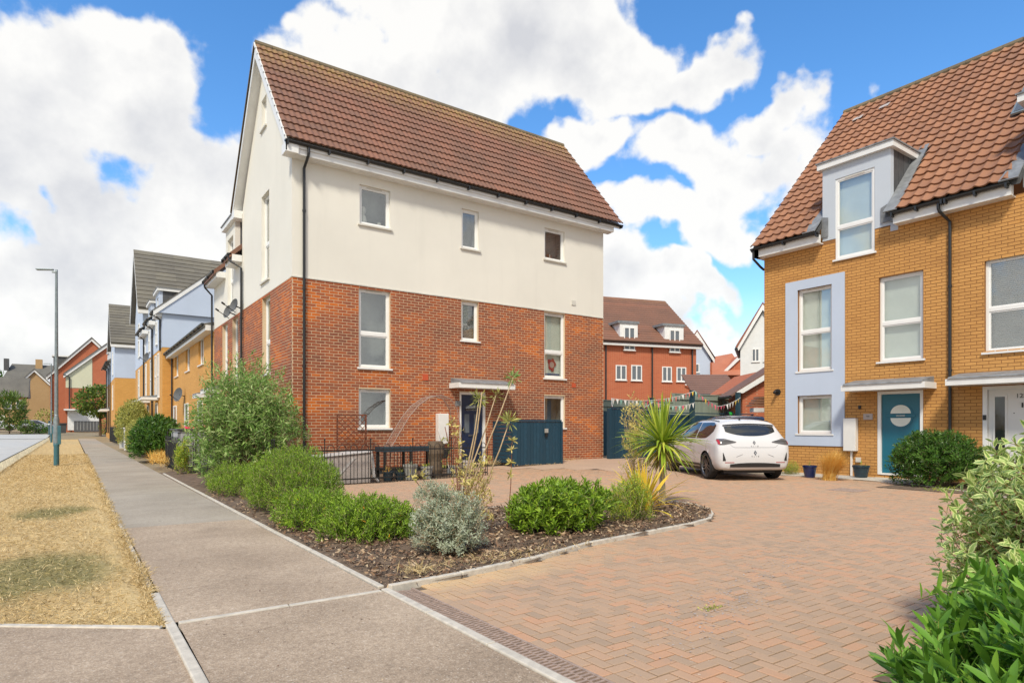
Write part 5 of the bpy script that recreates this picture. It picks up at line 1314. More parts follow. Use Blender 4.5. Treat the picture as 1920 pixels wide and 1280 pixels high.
def shrub(label, cat, x, y, rx, ry, h, n, leaf, mat, nl=12, sl=.16, up=.6, zb=0, tpl='kite', seed=1, group=None, stemmat='bark_stem', nparts=0,
          low=-.5, inner=.45, name='shrub', extra=None, lumps=.22, a0=70, a1=25, yellow=0, cz=.42, jit=.28, stems=True, droop=0):
    rg = np.random.default_rng(seed)
    root = thing(name, label, cat, (x, y, zb), 0, group)
    D = norm(rg.normal(size=(n*3, 3))); D = D[D[:, 2] > low][:n]; n = len(D)
    r = rg.uniform(inner**2, 1, n)**.5*lump(D, rg, amp=lumps)
    C = np.array([x, y, zb+h*cz]); rad = np.array([rx, ry, h*(1-cz)])
    lowz = D[:, 2] < 0
    Pt = C+D*r[:, None]*rad; Pt[lowz, 2] = C[2]+(D[lowz, 2]*r[lowz]*h*cz*1.6)
    Pt[:, 2] = np.maximum(Pt[:, 2], zb+.03)
    out = D*np.array([1, 1, .5]); ax = norm(out*(1-up)+np.array([0, 0, up])+rg.normal(0, jit, (n, 3)))
    s = sl*rg.uniform(.7, 1.25, n); base = Pt-ax*s[:, None]
    lp, ld, lu, ls = sprigs(base, ax, nl, s, a0, a1, rg=rg)
    if droop: ld = norm(ld+np.array([0, 0, -droop]))
    T = leaf_full(*leaf) if tpl == 'full' else leaf_kite(*leaf)
    keep = np.ones(len(lp), bool)
    if nparts:
        dist = np.linalg.norm(lp-np.array([0, 0, EYE]), axis=1)
        ok = np.array([inview(p, -10) for p in lp]); order = np.argsort(np.where(ok, dist, 1e9))[:nparts]
        me = bpy.data.meshes.new('leaf'); me.from_pydata(T[0].tolist(), [], T[1].tolist()); me.materials.append(MT[mat])
        a = me.attributes.new('edge', 'FLOAT', 'POINT'); a.data.foreach_set('value', T[2].astype(np.float32))
        me.polygons.foreach_set('use_smooth', [True]*len(me.polygons))
        x_, y_, z_ = frames(ld[order], lu[order])
        for k, i in enumerate(order):
            M = Matrix([(*(np.array([x_[k][c], y_[k][c], z_[k][c]])*ls[i]), lp[i][c]) for c in range(3)]+[(0, 0, 0, 1)])
            inst('leaf', me, root, M)
        keep[order] = False
    ymask = np.zeros(len(lp), bool)
    if yellow: ymask = rg.random(len(lp)) < yellow; ymask &= keep
    k2 = keep & ~ymask
    V, F, E = place(T, lp[k2], ld[k2], lu[k2], ls[k2])
    raw('foliage', V, F, MT[mat], root, kind='stuff', attr={'edge': E}, smooth=(tpl == 'full'))
    if ymask.sum():
        V, F, E = place(T, lp[ymask], ld[ymask], lu[ymask], ls[ymask]*1.1); raw('yellow_leaves', V, F, MT['yellowleaf'], root, kind='stuff')
    if stems:
        A = base; B = base+ax*s[:, None]
        m = max(8, n//14); cidx = rg.integers(0, n, m); c0 = np.array([x, y, zb])+rg.normal(0, .12, (m, 3))*np.array([rx, ry, 0])
        V, F = stem_mesh(np.vstack([A, c0]), np.vstack([B, base[cidx]]), np.concatenate([np.full(n, .0022), np.full(m, .006)])[:, None])
        raw('stems', V, F, MT[stemmat], root, kind='stuff')
    return root
# two shrubs in the foreground
shrub('big glossy long leaved shrub with a few yellow leaves, in the bottom right corner', 'shrub', 3.04, .62, .84, .64, .72, 440, (.108,.027,.10,.25), 'leaf_front', nl=17, sl=.22, up=.70, tpl='full', seed=3, nparts=300, yellow=.006, lumps=.42, stemmat='leaf_hedge', inner=.5)
sheet('shrub_bed', frange(2.3, 6.0, .5), frange(-1.2, 1.5, .4), .012, MT['soil'], inside=lambda x, y: y < 1.35-.30*abs(x-3.4))
shrub('white and green variegated dogwood bush at the right edge behind the glossy shrub', 'shrub', 4.50, .96, .80, .72, 1.27, 1350, (.064,.026,.16,.16), 'leaf_vari', nl=11, sl=.20, up=.42, tpl='full', seed=4, nparts=300, lumps=.30, a0=80, a1=40, stemmat='wood_brown', inner=.4, droop=.15)
# by the teal door
shrub('large dark green rounded bush between the teal door and the white door', 'shrub', 15.05, 5.68, 1.0, .92, 1.24, 1500, (.085,.028), 'leaf_dark', nl=13, sl=.20, up=.42, seed=5, lumps=.12, zb=.0)
# the bed along the pavement
G_ = 'low green shrubs in the planting bed'
shrub('largest bright green shrub of the bed, standing before the black railings', 'shrub', 2.68, 9.5, .62, 1.35, .90, 1500, (.055,.011), 'leaf_hebe', nl=16, sl=.17, up=.66, seed=6, zb=.02, group=G_, yellow=.0008, lumps=.3, inner=.6)
shrub('low grey green tipped shrub by the pavement edging, in front of the largest green shrub', 'shrub', 2.45, 7.75, .50, .72, .50, 560, (.055,.014), 'leaf_hebe', nl=15, sl=.15, up=.55, seed=7, zb=.02, group=G_, yellow=.003)
shrub('low bright green shrub with yellow leaves, nearest to the silver bush on its left', 'shrub', 2.68, 6.60, .56, .62, .50, 640, (.058,.015), 'leaf_hebe', nl=15, sl=.16, up=.55, seed=8, zb=.02, group=G_, yellow=.004)
shrub('low green shrub under the big feathery bush at the far end of the bed', 'shrub', 2.50, 12.5, .50, 1.2, .58, 620, (.06,.013), 'leaf_hebe', nl=14, sl=.20, up=.6, seed=9, zb=.02, group=G_)
shrub('spreading bright green shrub with longer leaves in the middle of the bed', 'shrub', 4.70, 5.72, .68, .52, .57, 620, (.075,.021), 'leaf_hebe', nl=14, sl=.16, up=.6, seed=10, zb=.06, group=G_, yellow=.003, lumps=.3, tpl='full')
shrub('small feathery lime green plant beside the yellow striped blades', 'plant', 5.85, 5.70, .30, .28, .60, 230, (.050,.009), 'leaf_euph', nl=22, sl=.22, up=.75, seed=11, zb=.06, name='plant', group=G_)
shrub('flat mound of yellow green heather at the back edge of the bed', 'plant', 6.9, 7.45, .42, .30, .20, 330, (.020,.006), 'leaf_euph', nl=14, sl=.08, up=.6, seed=12, zb=.04, name='plant')
shrub('silver leaved bush in the front of the planting bed', 'shrub', 2.98, 5.30, .40, .36, .62, 640, (.040,.012), 'leaf_silver', nl=15, sl=.13, up=.45, seed=13, zb=.04, stemmat='twig', lumps=.34, a0=85, a1=40, inner=.35)
# taller tuft on the silver bush belongs to its own plant behind
shrub('small silver stemmed sprig rising behind the silver bush', 'shrub', 2.90, 5.46, .22, .20, .70, 170, (.035,.010), 'leaf_silver', nl=12, sl=.10, up=.5, seed=14, zb=.04, stemmat='twig', cz=.75)
shrub('sparse cream and yellow leaved shrub on thin red stems, right of the silver bush', 'shrub', 3.60, 5.85, .27, .27, .86, 120, (.042,.016), 'leaf_cream', nl=9, sl=.12, up=.7, seed=15, zb=.06, stemmat='wood_brown', inner=.2, cz=.5)
shrub('low sprig of dark green leaves growing at the foot of the silver bush', 'plant', 3.08, 6.5, .28, .24, .36, 90, (.070,.016), 'leaf_hebe', nl=10, sl=.16, up=.8, seed=16, zb=.04, name='plant')
# tall leggy stems with leaf tufts
def leggy():
    t = thing('leggy_shrub', 'leggy shrub of long bare stems ending in green tufts, before the navy door', 'shrub', (3.62, 6.25, .05))
    rg = np.random.default_rng(5)
    def wp(px, py, d): q = (px-960)/1174; r = q*d; return Vector((round(r*.8182+d*.5749, 2), round(-r*.5749+d*.8182, 2), round(EYE+(800-py)*d/1174, 2)))
    tips = [wp(898,748,7.3), wp(962,708,7.6), wp(955,790,7.1), wp(930,742,7.8), wp(903,735,7.0)]
    for i, tp in enumerate(tips):
        b = Vector((3.62+.05*rg.normal(), 6.25+.05*rg.normal(), .05)); mid = b.lerp(tp, .5)+Vector((.03*rg.normal(), .03*rg.normal(), -.05))
        MB().tube([b, b.lerp(mid, .5), mid, mid.lerp(tp, .5)+Vector((.02,0,.01)), tp], [.013,.012,.010,.008,.006], 6).build('stem', MT['twig'], t, smooth=True)
        if i == 4: continue
        n = 70 if i < 3 else 30; D = norm(rg.normal(size=(n, 3))+np.array([0, 0, .25])); P = np.array(tp)+D*.015
        base = np.array(tp)+D*rg.uniform(.0, .07, (n, 1)); V, F, E = place(leaf_full(.085, .012, .15), base, D, norm(rg.normal(size=(n, 3))), rg.uniform(.7, 1.2, n)*(1 if i < 3 else .8))
        raw('leaf_tuft', V, F, MT['leaf_bud' if i == 1 else 'leaf_hedge'], t, kind='stuff')
    # one thin upright with cream rosettes
    b = wp(950, 1000, 7.2); tp = wp(961, 822, 7.2)
    MB().tube([b, b.lerp(tp, .5)+Vector((.02,0,0)), tp], [.006,.005,.003], 5).build('stem', MT['wood_brown'], t)
    for f in (.62, .75, .88, .98):
        p = b.lerp(tp, f); n = 14; D = norm(rg.normal(size=(n, 3))+np.array([0,0,.4])); V, F, E = place(leaf_full(.075, .022, .2), np.array(p)[None].repeat(n, 0), D, norm(rg.normal(size=(n, 3))), rg.uniform(.6, 1.1, n)); raw('leaf_tuft', V, F, MT['leaf_cream'], t, kind='stuff')
    for (px, py, d) in ((848,790,7.0),(856,812,7.0),(862,832,7.0),(852,800,7.0),(866,850,6.9),(860,865,6.9),(775,895,6.2),(790,893,6.2),(905,870,6.8),(915,860,6.8),(870,905,6.6)):
        p = wp(px, py, d); n = 16; D = norm(rg.normal(size=(n, 3))+np.array([0,0,.3])); V, F, E = place(leaf_full(.062, .020, .2), np.array(p)[None].repeat(n, 0)+rg.normal(0, .02, (n, 3)), D, norm(rg.normal(size=(n, 3))), rg.uniform(.6, 1.1, n)); raw('leaf_tuft', V, F, MT['leaf_cream'], t, kind='stuff')
        MB().tube([p, p.lerp(Vector((3.58, 6.1, .1)), .5)+Vector((0,0,-.05)), Vector((3.58, 6.1, .1))], .004, 4).build('twig', MT['wood_brown'], t)
leggy()
shrub('sparse pale variegated shrub with small leaves, behind the cordyline palm', 'shrub', 7.95, 7.62, .30, .30, 1.78, 190, (.050,.022), 'leaf_cream', nl=8, sl=.14, up=.5, seed=17, zb=.04, stemmat='twig', inner=.15, cz=.55, lumps=.35)
shrub('thin tangle of dry twigs with a few pale leaves under the cordyline palm', 'shrub', 7.7, 7.3, .38, .32, .62, 60, (.045,.014), 'leaf_stipa', nl=4, sl=.30, up=.5, seed=18, zb=.04, stemmat='twig', inner=.1)
# cordyline palm
def blades(root, c, n, Lr, w, mat, elev, name='blade', seg=7, droop=.9, rg=None, fold=.25, azr=(0, 360)):
    meshes = []
    for i in range(n):
        az = R(rg.uniform(*azr)); el = R(rg.uniform(*elev)); Ln = rg.uniform(*Lr); p = Vector(c)+Vector((rg.normal(0,.015), rg.normal(0,.015), rg.uniform(-.05,.05)))
        d = Vector((math.cos(az)*math.cos(el), math.sin(az)*math.cos(el), math.sin(el))); side = Vector((-math.sin(az), math.cos(az), 0)); rows = []
        dr = droop*rg.uniform(.5, 1.3); tw = rg.uniform(-.5, .5)
        for k in range(seg+1):
            t = k/seg; ww = w*(.55+.9*t if t < .35 else (.87 if t < .6 else .87*(1-((t-.6)/.4)**1.4)))+.0012
            nrm = side.cross(d).normalized(); s2 = (side*math.cos(tw*t)+nrm*math.sin(tw*t))
            rows.append([p-s2*ww/2+nrm*fold*ww*.5, p.copy(), p+s2*ww/2+nrm*fold*ww*.5])
            p = p+d*(Ln/seg); d = (d+Vector((0, 0, -dr/seg*math.cos(el)*(.4+1.5*t)))).normalized()
        m = MB(); m.grid(rows); m.build(name, MT[mat], root, smooth=True)
rgp = np.random.default_rng(21)
palm = thing('cordyline_palm', 'cordyline palm with a round head of sword leaves on a slim pale trunk', 'palm', (7.62, 6.72, .05))
MB().tube([(7.62,6.72,-.02),(7.62,6.72,.12),(7.63,6.73,.4),(7.65,6.75,.7),(7.66,6.76,1.0)], [.075,.055,.045,.05,.055], 12).build('trunk', MT['palmtrunk'], palm, smooth=True)
pc = (7.66, 6.76, .98)
blades(palm, pc, 125, (.62,.86), .038, 'leaf_palm', (8, 86), rg=rgp, droop=.75, name='blade')
blades(palm, pc, 110, (.55,.84), .038, 'leaf_palm', (-25, 25), rg=rgp, droop=1.0, name='blade')
blades(palm, (7.66,6.76,.9), 60, (.35,.55), .034, 'leaf_palmold', (-70, -20), rg=rgp, droop=.8, name='old_blade')
ph = thing('striped_flax', 'yellow striped flax with long arching blades beside the cordyline palm', 'plant', (6.65, 6.2, .05))
blades(ph, (6.65,6.2,.08), 30, (.55,.80), .040, 'leaf_yellow', (45, 85), rg=rgp, droop=.9)
blades(ph, (6.65,6.2,.08), 36, (.60,.90), .038, 'leaf_yellow', (12, 50), rg=rgp, droop=1.5)
# big feathery bush in the garden
shrub('big feathery grey green bush over the railings, hiding the corner of the red house', 'bush', 3.05, 14.3, 1.15, 1.2, 2.45, 1350, (.13,.028), 'leaf_bud', nl=13, sl=.42, up=.40, seed=23, name='bush', lumps=.50, inner=.35, a0=65, a1=25, droop=.35, cz=.48, jit=.5)
shrub('loose leafy shoots rising from the big feathery bush beside the street windows', 'bush', 3.3, 15.4, .95, .9, 3.0, 160, (.12,.030), 'leaf_bud', nl=12, sl=.38, up=.7, seed=24, name='bush', cz=.72, inner=.5, lumps=.4)
shrub('tall green weed growing against the grey storage box', 'plant', 2.38, 18.6, .20, .30, 1.0, 130, (.08,.022), 'leaf_euph', nl=14, sl=.30, up=.8, seed=25, name='plant')
shrub('patch of dry grass and weeds between the hedge and the storage box', 'plant', 2.5, 23.5, .42, 1.9, .42, 300, (.22,.010), 'leaf_stipa', nl=7, sl=.12, up=.8, seed=26, name='plant', stems=False)
shrub('dark green rounded bush overhanging the pavement beyond the storage box', 'bush', 2.75, 28.6, .95, 1.7, 1.78, 1500, (.14,.05), 'leaf_dark', nl=11, sl=.28, up=.35, seed=27, name='bush', lumps=.15)
shrub('clipped variegated hedge between the dark bush and the domed hedge', 'hedge', 2.75, 34.5, .75, 4.2, 1.72, 2400, (.09,.040), 'leaf_hedge', nl=9, sl=.22, up=.4, seed=28, name='hedge', lumps=.08)
shrub('tall domed yellow green hedge by the white gate posts', 'hedge', 3.0, 43.8, .95, 2.6, 2.95, 2200, (.11,.05), 'leaf_hedge', nl=9, sl=.25, up=.35, seed=29, name='hedge', lumps=.05)
# street tree
tr = thing('street_tree', 'round topped street tree with a dark trunk by the far end of the pavement', 'tree', (2.65, 86, .35))
MB().tube([(2.65,86,.2),(2.66,86,1.6),(2.6,86,2.8)], [.16,.13,.10], 8).build('trunk', MT['trunk'], tr)
for k in range(6): a = k*1.05; MB().tube([(2.6,86,2.4),(2.6+.7*math.cos(a),86+.7*math.sin(a),3.4),(2.6+1.3*math.cos(a),86+1.3*math.sin(a),4.2)], [.07,.05,.02], 5).build('limb', MT['trunk'], tr)
rgt = np.random.default_rng(31); n = 2600; Dt = norm(rgt.normal(size=(n,3))); Pt = np.array([2.55,86,4.15])+Dt*(rgt.uniform(.3,1,(n,1))**.5)*lump(Dt, rgt, 9, .16)[:, None]*np.array([2.25,2.2,1.85])
V, F, E = place(leaf_kite(.34,.22), Pt, norm(Dt+rgt.normal(0,.7,(n,3))), norm(rgt.normal(size=(n,3))), rgt.uniform(.6,1.3,n)); raw('crown', V, F, MT['leaf_tree'], tr, kind='stuff')
def fartree(name, label, x, y, z0, rx, h, n, mat, leafs, seed, cz=.55, fan=0, cat='shrub', group=None):
    rg = np.random.default_rng(seed); t = thing(name, label, cat, (x, y, z0), 0, group)
    MB().tube([(x,y,z0-.1),(x,y,z0+h*.5)], [.08,.04], 6).build('trunk', MT['trunk'], t)
    D = norm(rg.normal(size=(n,3))); r = rg.uniform(.2,1,(n,1))**.5*lump(D, rg, 9, .35)[:, None]
    P = np.array([x,y,z0+h*cz])+D*r*np.array([rx,rx*.8,h*(1-cz)]); P[:,2] = np.maximum(P[:,2], z0+.1)
    ax = norm(D+rg.normal(0,.5,(n,3))+np.array([0,0,fan]))
    V, F, E = place(leaf_kite(*leafs), P, ax, norm(rg.normal(size=(n,3))), rg.uniform(.6,1.3,n)); raw('crown', V, F, MT[mat], t, kind='stuff'); return t
GF = 'shrubs on the far side of the road'
fartree('shrub', 'tall loose green shrub across the road in front of the low buff house', -6.2, 97, .5, 1.7, 4.9, 1500, 'leaf_tree', (.55,.13), 41, cz=.55, fan=.7, group=GF)
fartree('shrub', 'low dark hedge shrub right of the tall loose shrub across the road', -4.6, 96, .5, .9, 1.7, 500, 'leaf_tree', (.22,.14), 42, cz=.5, group=GF)
fartree('shrub', 'low dark hedge shrub in front of the silver car', -3.3, 97, .5, 1.5, 1.05, 700, 'leaf_dark', (.2,.12), 43, cz=.5, group=GF)
fartree('shrub', 'pale bushy shrub behind the silver car and the lamp post', -3.0, 104, .7, 1.1, 2.9, 500, 'leaf_hedge', (.26,.16), 44, cz=.5, group=GF)
fartree('shrub', 'pale small shrub in front of the brown picket fence', 3.3, 90, .4, .7, 1.7, 300, 'leaf_hedge', (.2,.12), 45, cz=.5)
fartree('conifer', 'dark pointed conifer far behind the buff house at the left edge', -14.0, 160, 1.5, 2.2, 12.5, 900, 'leaf_dark', (.9,.3), 46, cz=.45, cat='tree')
fartree('conifer', 'smaller dark conifer far behind the buff house, right of the tall one', -11.5, 160, 1.5, 1.8, 10.6, 600, 'leaf_dark', (.9,.3), 47, cz=.45, cat='tree')
# at the golden house
GG = 'small plants in front of the golden house'
shrub('small green lavender clump between the white car and the blue pot', 'plant', 15.6, 9.35, .26, .26, .36, 160, (.07,.006), 'leaf_euph', nl=12, sl=.2, up=.8, seed=51, name='plant', group=GG)
st = thing('feather_grass', 'golden feathery grass tuft between the blue pot and the dark pot', 'grass tuft', (14.55, 7.75, 0), 0, GG)
rgs = np.random.default_rng(52); n = 2600; az = rgs.uniform(0, 6.28, n); ln = rgs.uniform(.48,.80,n); lean = rgs.uniform(.05,.75,n)+.10
V = []; F = []; b = 0
for i in range(n):
    p = np.array([14.55+rgs.normal(0,.05), 7.75+rgs.normal(0,.05), 0]); d = np.array([math.cos(az[i])*lean[i]*.55+.12, math.sin(az[i])*lean[i]*.55-.12, 1.]); d /= np.linalg.norm(d); s = np.array([-math.sin(az[i]), math.cos(az[i]), 0])*.0028
    for k in range(4):
        V += [p-s*(1-k*.25), p+s*(1-k*.25)]; p = p+d*ln[i]/3; d = d+np.array([d[0]*.45, d[1]*.45, -.30]); d /= np.linalg.norm(d)
    F += [(b+2*k, b+2*k+1, b+2*k+3, b+2*k+2) for k in range(3)]; b += 8
raw('blades', V, F, MT['leaf_stipa'], st, kind='stuff')
def pot(name, label, x, y, r, h, mat, plantmat=None, n=0, group='plant pots', z=0, rib=0):
    t = thing(name, label, 'plant pot', (x, y, z), 0, group)
    prof = [(r*.68, 0), (r*.72, .01)]+[(r*(.72+.24*k/6)+(.004 if rib and k % 2 else 0), h*(.03+.82*k/6)) for k in range(1, 7)]+[(r*1.04, h*.86), (r*1.04, h), (r*.93, h), (r*.9, h*.88)]
    MB().lathe((x,y,z), prof, 24, cap=False).build('pot', MT[mat], t, smooth=False)
    MB().lathe((x,y,z), [(r*.9, h*.88)], 24).build('compost', MT['soil'], t)
    if n:
        rg = np.random.default_rng(int(x*100)); D = norm(rg.normal(size=(n,3))+np.array([0,0,.9])); P = np.array([x,y,z+h*.9])+D*rg.uniform(0,.09,(n,1))
        V, F, E = place(leaf_kite(.12,.02), P, D, norm(rg.normal(size=(n,3))), rg.uniform(.4,1,n)); raw('foliage', V, F, MT[plantmat], t, kind='stuff')
    return t
pot('plant_pot', 'dark blue glazed plant pot in front of the pale blue window surround', 14.95, 8.45, .165, .30, 'blue_pot', 'leaf_hedge', 18)
pot('plant_pot', 'dark ribbed plant pot standing by the white meter box', 15.95, 7.70, .19, .30, 'dark_pot', 'leaf_euph', 10, rib=1)
# weeds at walls and joints
def weeds(label, x, y, z, n, sp, mat='leaf_straw', L=.10, seed=1, group='dry weeds at the foot of the walls'):
    rg = np.random.default_rng(seed); P = np.stack([x+rg.normal(0,sp[0],n), y+rg.normal(0,sp[1],n), np.full(n, z)], 1); D = norm(rg.normal(size=(n,3))*np.array([1,1,.3])+np.array([0,0,.7]))
    V, F, E = place(leaf_kite(L,.008), P, D, norm(rg.normal(size=(n,3))), rg.uniform(.4,1.3,n)); o = raw('weeds', V, F, MT[mat], None, loc=(x,y,z), kind=None); tag(o, label, 'weeds', group)
weeds('dry weeds beside the navy front door', 10.0, 15.2, .15, 160, (.25,.12), L=.28, seed=61)
weeds('dry weeds between the low blue gate and the tall blue fence', 12.6, 15.2, .18, 160, (.5,.12), L=.14, seed=62)
weeds('dry weeds in front of the low blue gate', 11.0, 14.35, .15, 120, (.6,.04), L=.07, seed=63)
weeds('tuft of dry grass sprouting at the near tip of the bed', 2.35, 4.72, .04, 160, (.09,.07), L=.10, seed=64, group=None)
weeds('dry grass straggling along the near edge of the bed', 3.2, 4.80, .05, 380, (.5,.10), L=.055, seed=65, group=None)
weeds('green weeds under the dark bush at the edge of the paving', 14.0, 5.2, .01, 120, (.25,.12), mat='leaf_euph', L=.10, seed=66, group=None)
weeds('small moss patch growing in the joints of the block paving', 3.62, 2.74, .0, 90, (.05,.02), mat='leaf_hedge', L=.022, seed=67, group=None)
# bark mulch over the bed
rgm = np.random.default_rng(71); N = 26000
X_ = rgm.uniform(2.0, 8.1, N); Y_ = np.where(rgm.random(N) < .75, rgm.uniform(4.45, 8.2, N), rgm.uniform(8.2, 13, N))
ok = np.array([inpoly(a, b, bed) for a, b in zip(X_, Y_)]); X_, Y_ = X_[ok], Y_[ok]; n = len(X_)
P = np.stack([X_, Y_, np.array([hump(a, b) for a, b in zip(X_, Y_)])+rgm.uniform(-.004,.02,n)], 1)
D = norm(rgm.normal(size=(n,3))*np.array([1,1,.35])); U = norm(rgm.normal(0,.5,(n,3))+np.array([0,0,1.]))
Vm = np.array([(-.5,0,0),(.5,.1,.1),(.42,1,0),(-.38,.9,-.1)])*np.array([.012,.034,.006]); sc = rgm.uniform(.5,1.7,n)
V, F, E = place((Vm, np.array([(0,1,2,3)]), np.zeros(4)), P, D, U, sc); raw('bark_mulch', V, F, MT['mulch'], None, kind='stuff')
# dry grass blades on the verge
N = 110000; rgv = np.random.default_rng(72)
Y_ = 4.4+(rgv.random(N)**2.1)*30; X_ = rgv.uniform(-1.95, .52, N); X_ = np.where(rgv.random(N) < .16, .46+rgv.normal(0,.028,N)+.035*np.sin(Y_*5.3)*np.sin(Y_*2.1+1), X_)
ok = (Y_ > np.array([edgeY(a)+.03 for a in X_])) & (((X_*.8182-Y_*.5749)/(X_*.5749+Y_*.8182)) > -.84) & ((X_ < .47) | (Y_ > 5.4)); X_, Y_ = X_[ok], Y_[ok]; n = len(X_)
P = np.stack([X_, Y_, np.full(n, .0)+rgv.uniform(-.004,.012,n)], 1); D = norm(rgv.normal(size=(n,3))*np.array([1,1,.3])+np.array([0,0,.30]))
V, F, E = place(leaf_kite(.045,.0036), P, D, norm(rgv.normal(size=(n,3))+np.array([0,0,.6])), rgv.uniform(.5,1.3,n)*(1+Y_*.03)); raw('dry_grass', V, F, MT['blade'], None, kind='stuff')
# pebbles and crumbs on paths
N = 240; rgc = np.random.default_rng(73); X_ = rgc.uniform(.6,1.9,N); Y_ = rgc.uniform(2.4,9,N); P = np.stack([X_,Y_,np.full(N,.006)],1)
V, F, E = place((np.array([(-.5,0,0),(.5,0,.2),(.4,1,0),(-.4,.8,.2)])*np.array([.009,.013,.005]), np.array([(0,1,2,3)]), np.zeros(4)), P, norm(rgc.normal(size=(N,3))*np.array([1,1,.1])), np.array([[0,0,1.]]).repeat(N,0), rgc.uniform(.3,1.2,N)); raw('grit', V, F, MT['mulch'], None, kind='stuff')
N = 900; X_ = np.concatenate([rgc.normal(3.6,.5,N//2), rgc.normal(5.2,.9,N//2)]); Y_ = 2.0+.33*(X_-2.5)+rgc.normal(0,.18,N)+.35; P = np.stack([X_,Y_,np.full(N,.003)],1); P = P[X_ > 2.25]; N = len(P)
V, F, E = place((np.array([(-.5,0,0),(.5,0,.2),(.4,1,0),(-.4,.8,.2)])*np.array([.008,.010,.003]), np.array([(0,1,2,3)]), np.zeros(4)), P, norm(rgc.normal(size=(N,3))*np.array([1,1,.1])), np.array([[0,0,1.]]).repeat(N,0), rgc.uniform(.3,1.6,N)); raw('lichen_crumbs', V, F, MT['cream_box'], None, kind='stuff')
# ================================================================== street furniture
def lamp_post(x, y, z, s, label):
    t = thing('lamp_post', label, 'street lamp', (x, y, z), 0, 'street lamps along the verge', )
    MB().lathe((x,y,z), [(.075,-.05),(.075,.62),(.085,.66),(.085,.78)], 16).build('base_section', MT['post_teal'], t, smooth=True)
    MB().lathe((x,y,z), [(.090,.74),(.088,1.0),(.080,1.5),(.058,1.62),(.056,1.66)], 16).build('door_section', MT['steel'], t, smooth=True)
    MB().box(x+.03, x+.12, y-.10, y-.02, z+.70, z+1.30).build('access_door', MT['post_teal'], t, bevel=.01)
    MB().lathe((x,y,z), [(.056,1.6),(.050,3.4),(.036,6.22),(.036,6.3)], 14).build('column', MT['steel'], t, smooth=True)
    u = Vector((-.86, .30, .02)).normalized(); a = Vector((x,y,z+6.22)); 
    MB().tube([a, a+u*.12], .03, 8).build('spigot', MT['steel'], t)
    m = MB(); w = Vector((-u.y,u.x,0)).normalized()
    m.prism([a+u*.08-w*.05+Vector((0,0,.05)), a+u*.55-w*.075+Vector((0,0,.02)), a+u*.55+w*.075+Vector((0,0,.02)), a+u*.08+w*.05+Vector((0,0,.05))], (0,0,.045)).build('lantern', MT['steel'], t, bevel=.01)
    return t
MT['post_teal'] = M_plain('teal_grey_post_paint', (.045,.14,.17), .45, var=.15)
lamp_post(-.41, 24.85, -.01, 1, 'tall grey street lamp with a teal base, standing in the dry verge')
lamp_post(-1.35, 62, 0, 1, 'farther street lamp, only its lantern arm showing left of the near column')
po = thing('bollard', 'dark blue black slim bollard standing by the road left of the lamp post', 'bollard', (-2.15, 90, .38))
MB().lathe((-2.15,90,.35), [(.16,0),(.16,.05),(.11,.08),(.10,1.45),(.09,1.55),(.04,1.62)], 12).build('post', MT['postblue'], po, smooth=True); MB().lathe((-2.15,90,.35), [(.105,1.15),(.105,1.3)], 12).build('band', MT['wallwhite'], po)
MT['railwood'] = M_plain('pale_yellow_timber', (.52,.48,.36), .8, var=.3, scale=10)
# low timber rail between verge and road
kr = thing('knee_rail', 'low pale timber edging fence of leaning slats between the verge and the road', 'fence', (-1.75, 20, 0))
y = 15.0; k = 0
while y < 74:
    xx = -1.62-.0035*(y-20)
    MB().prism([(xx-.02, y, -.05), (xx-.02, y+.07, -.05), (xx-.02, y+.20, .26), (xx-.02, y+.13, .26)], (.035,0,0)).build('slat', MT['railwood'], kr)
    if True: MB().prism([(xx-.05, y+.30, -.05), (xx-.05, y+.36, -.05), (xx-.05, y+.16, .27), (xx-.05, y+.10, .27)], (.03,0,0)).build('brace', MT['iron'], kr)
    y += .42; k += 1
y = 75
while y < 74: xx = -1.64-.0035*(y-20); MB().box(xx-.055, xx-.022, y, y+3.0, .20, .27).build('rail', MT['railwood'], kr); y += 3.04
# bow topped railings
def railing(label, a, b, z=0, h=.86, group='black bow topped railings', step=.26, posts=None):
    a = Vector((*a, z)); b = Vector((*b, z)); L_ = (b-a).length; u = (b-a)/L_; t = thing('railing', label, 'railing', a, 0, group)
    up = Vector((0,0,1)); n = max(1, int(L_/step)); w = L_/n
    for zz in (.10, h-.14): MB().prism([a+up*zz-Vector((u.y,-u.x,0))*.004, b+up*zz-Vector((u.y,-u.x,0))*.004, b+up*(zz+.03)-Vector((u.y,-u.x,0))*.004, a+up*(zz+.03)-Vector((u.y,-u.x,0))*.004], Vector((u.y,-u.x,0))*.010).build('rail', MT['iron'], t)
    for i in range(n):
        c = a+u*(w*(i+.5)); r = w*.30
        path = [c-u*r]+[c-u*r+up*(h-r)]+[c+u*(-r*math.cos(q))+up*(h-r+r*math.sin(q)) for q in np.linspace(.3, math.pi-.3, 7)]+[c+u*r+up*(h-r), c+u*r]
        MB().tube(path, .0075, 6).build('bow', MT['iron'], t)
        MB().tube([c, c+up*(h-.17)], .0075, 6).build('bar', MT['iron'], t)
    for i in range(0, n+1, 4):
        c = a+u*(w*i); MB().tube([c-up*.05, c+up*(h+.10)], .011, 6).build('post', MT['iron'], t)
        MB().lathe(c+up*(h+.10), [(.011,0),(.020,.012),(.018,.03),(.006,.045)], 8).build('finial', MT['iron'], t)
    return t
railing('front run of black bow topped railings before the red brick garden', (3.35, 13.15), (8.55, 13.25))
railing('side run of black bow topped railings behind the green shrubs, towards the street', (3.33, 13.25), (2.55, 19.5))
railing('short black bow topped railing facing us in front of the grey storage box', (2.47, 19.7), (4.2, 19.8), h=.96)
railing('black bow topped railing running away along the pavement beside the grey storage box', (2.45, 19.85), (2.42, 22.6), h=.96)
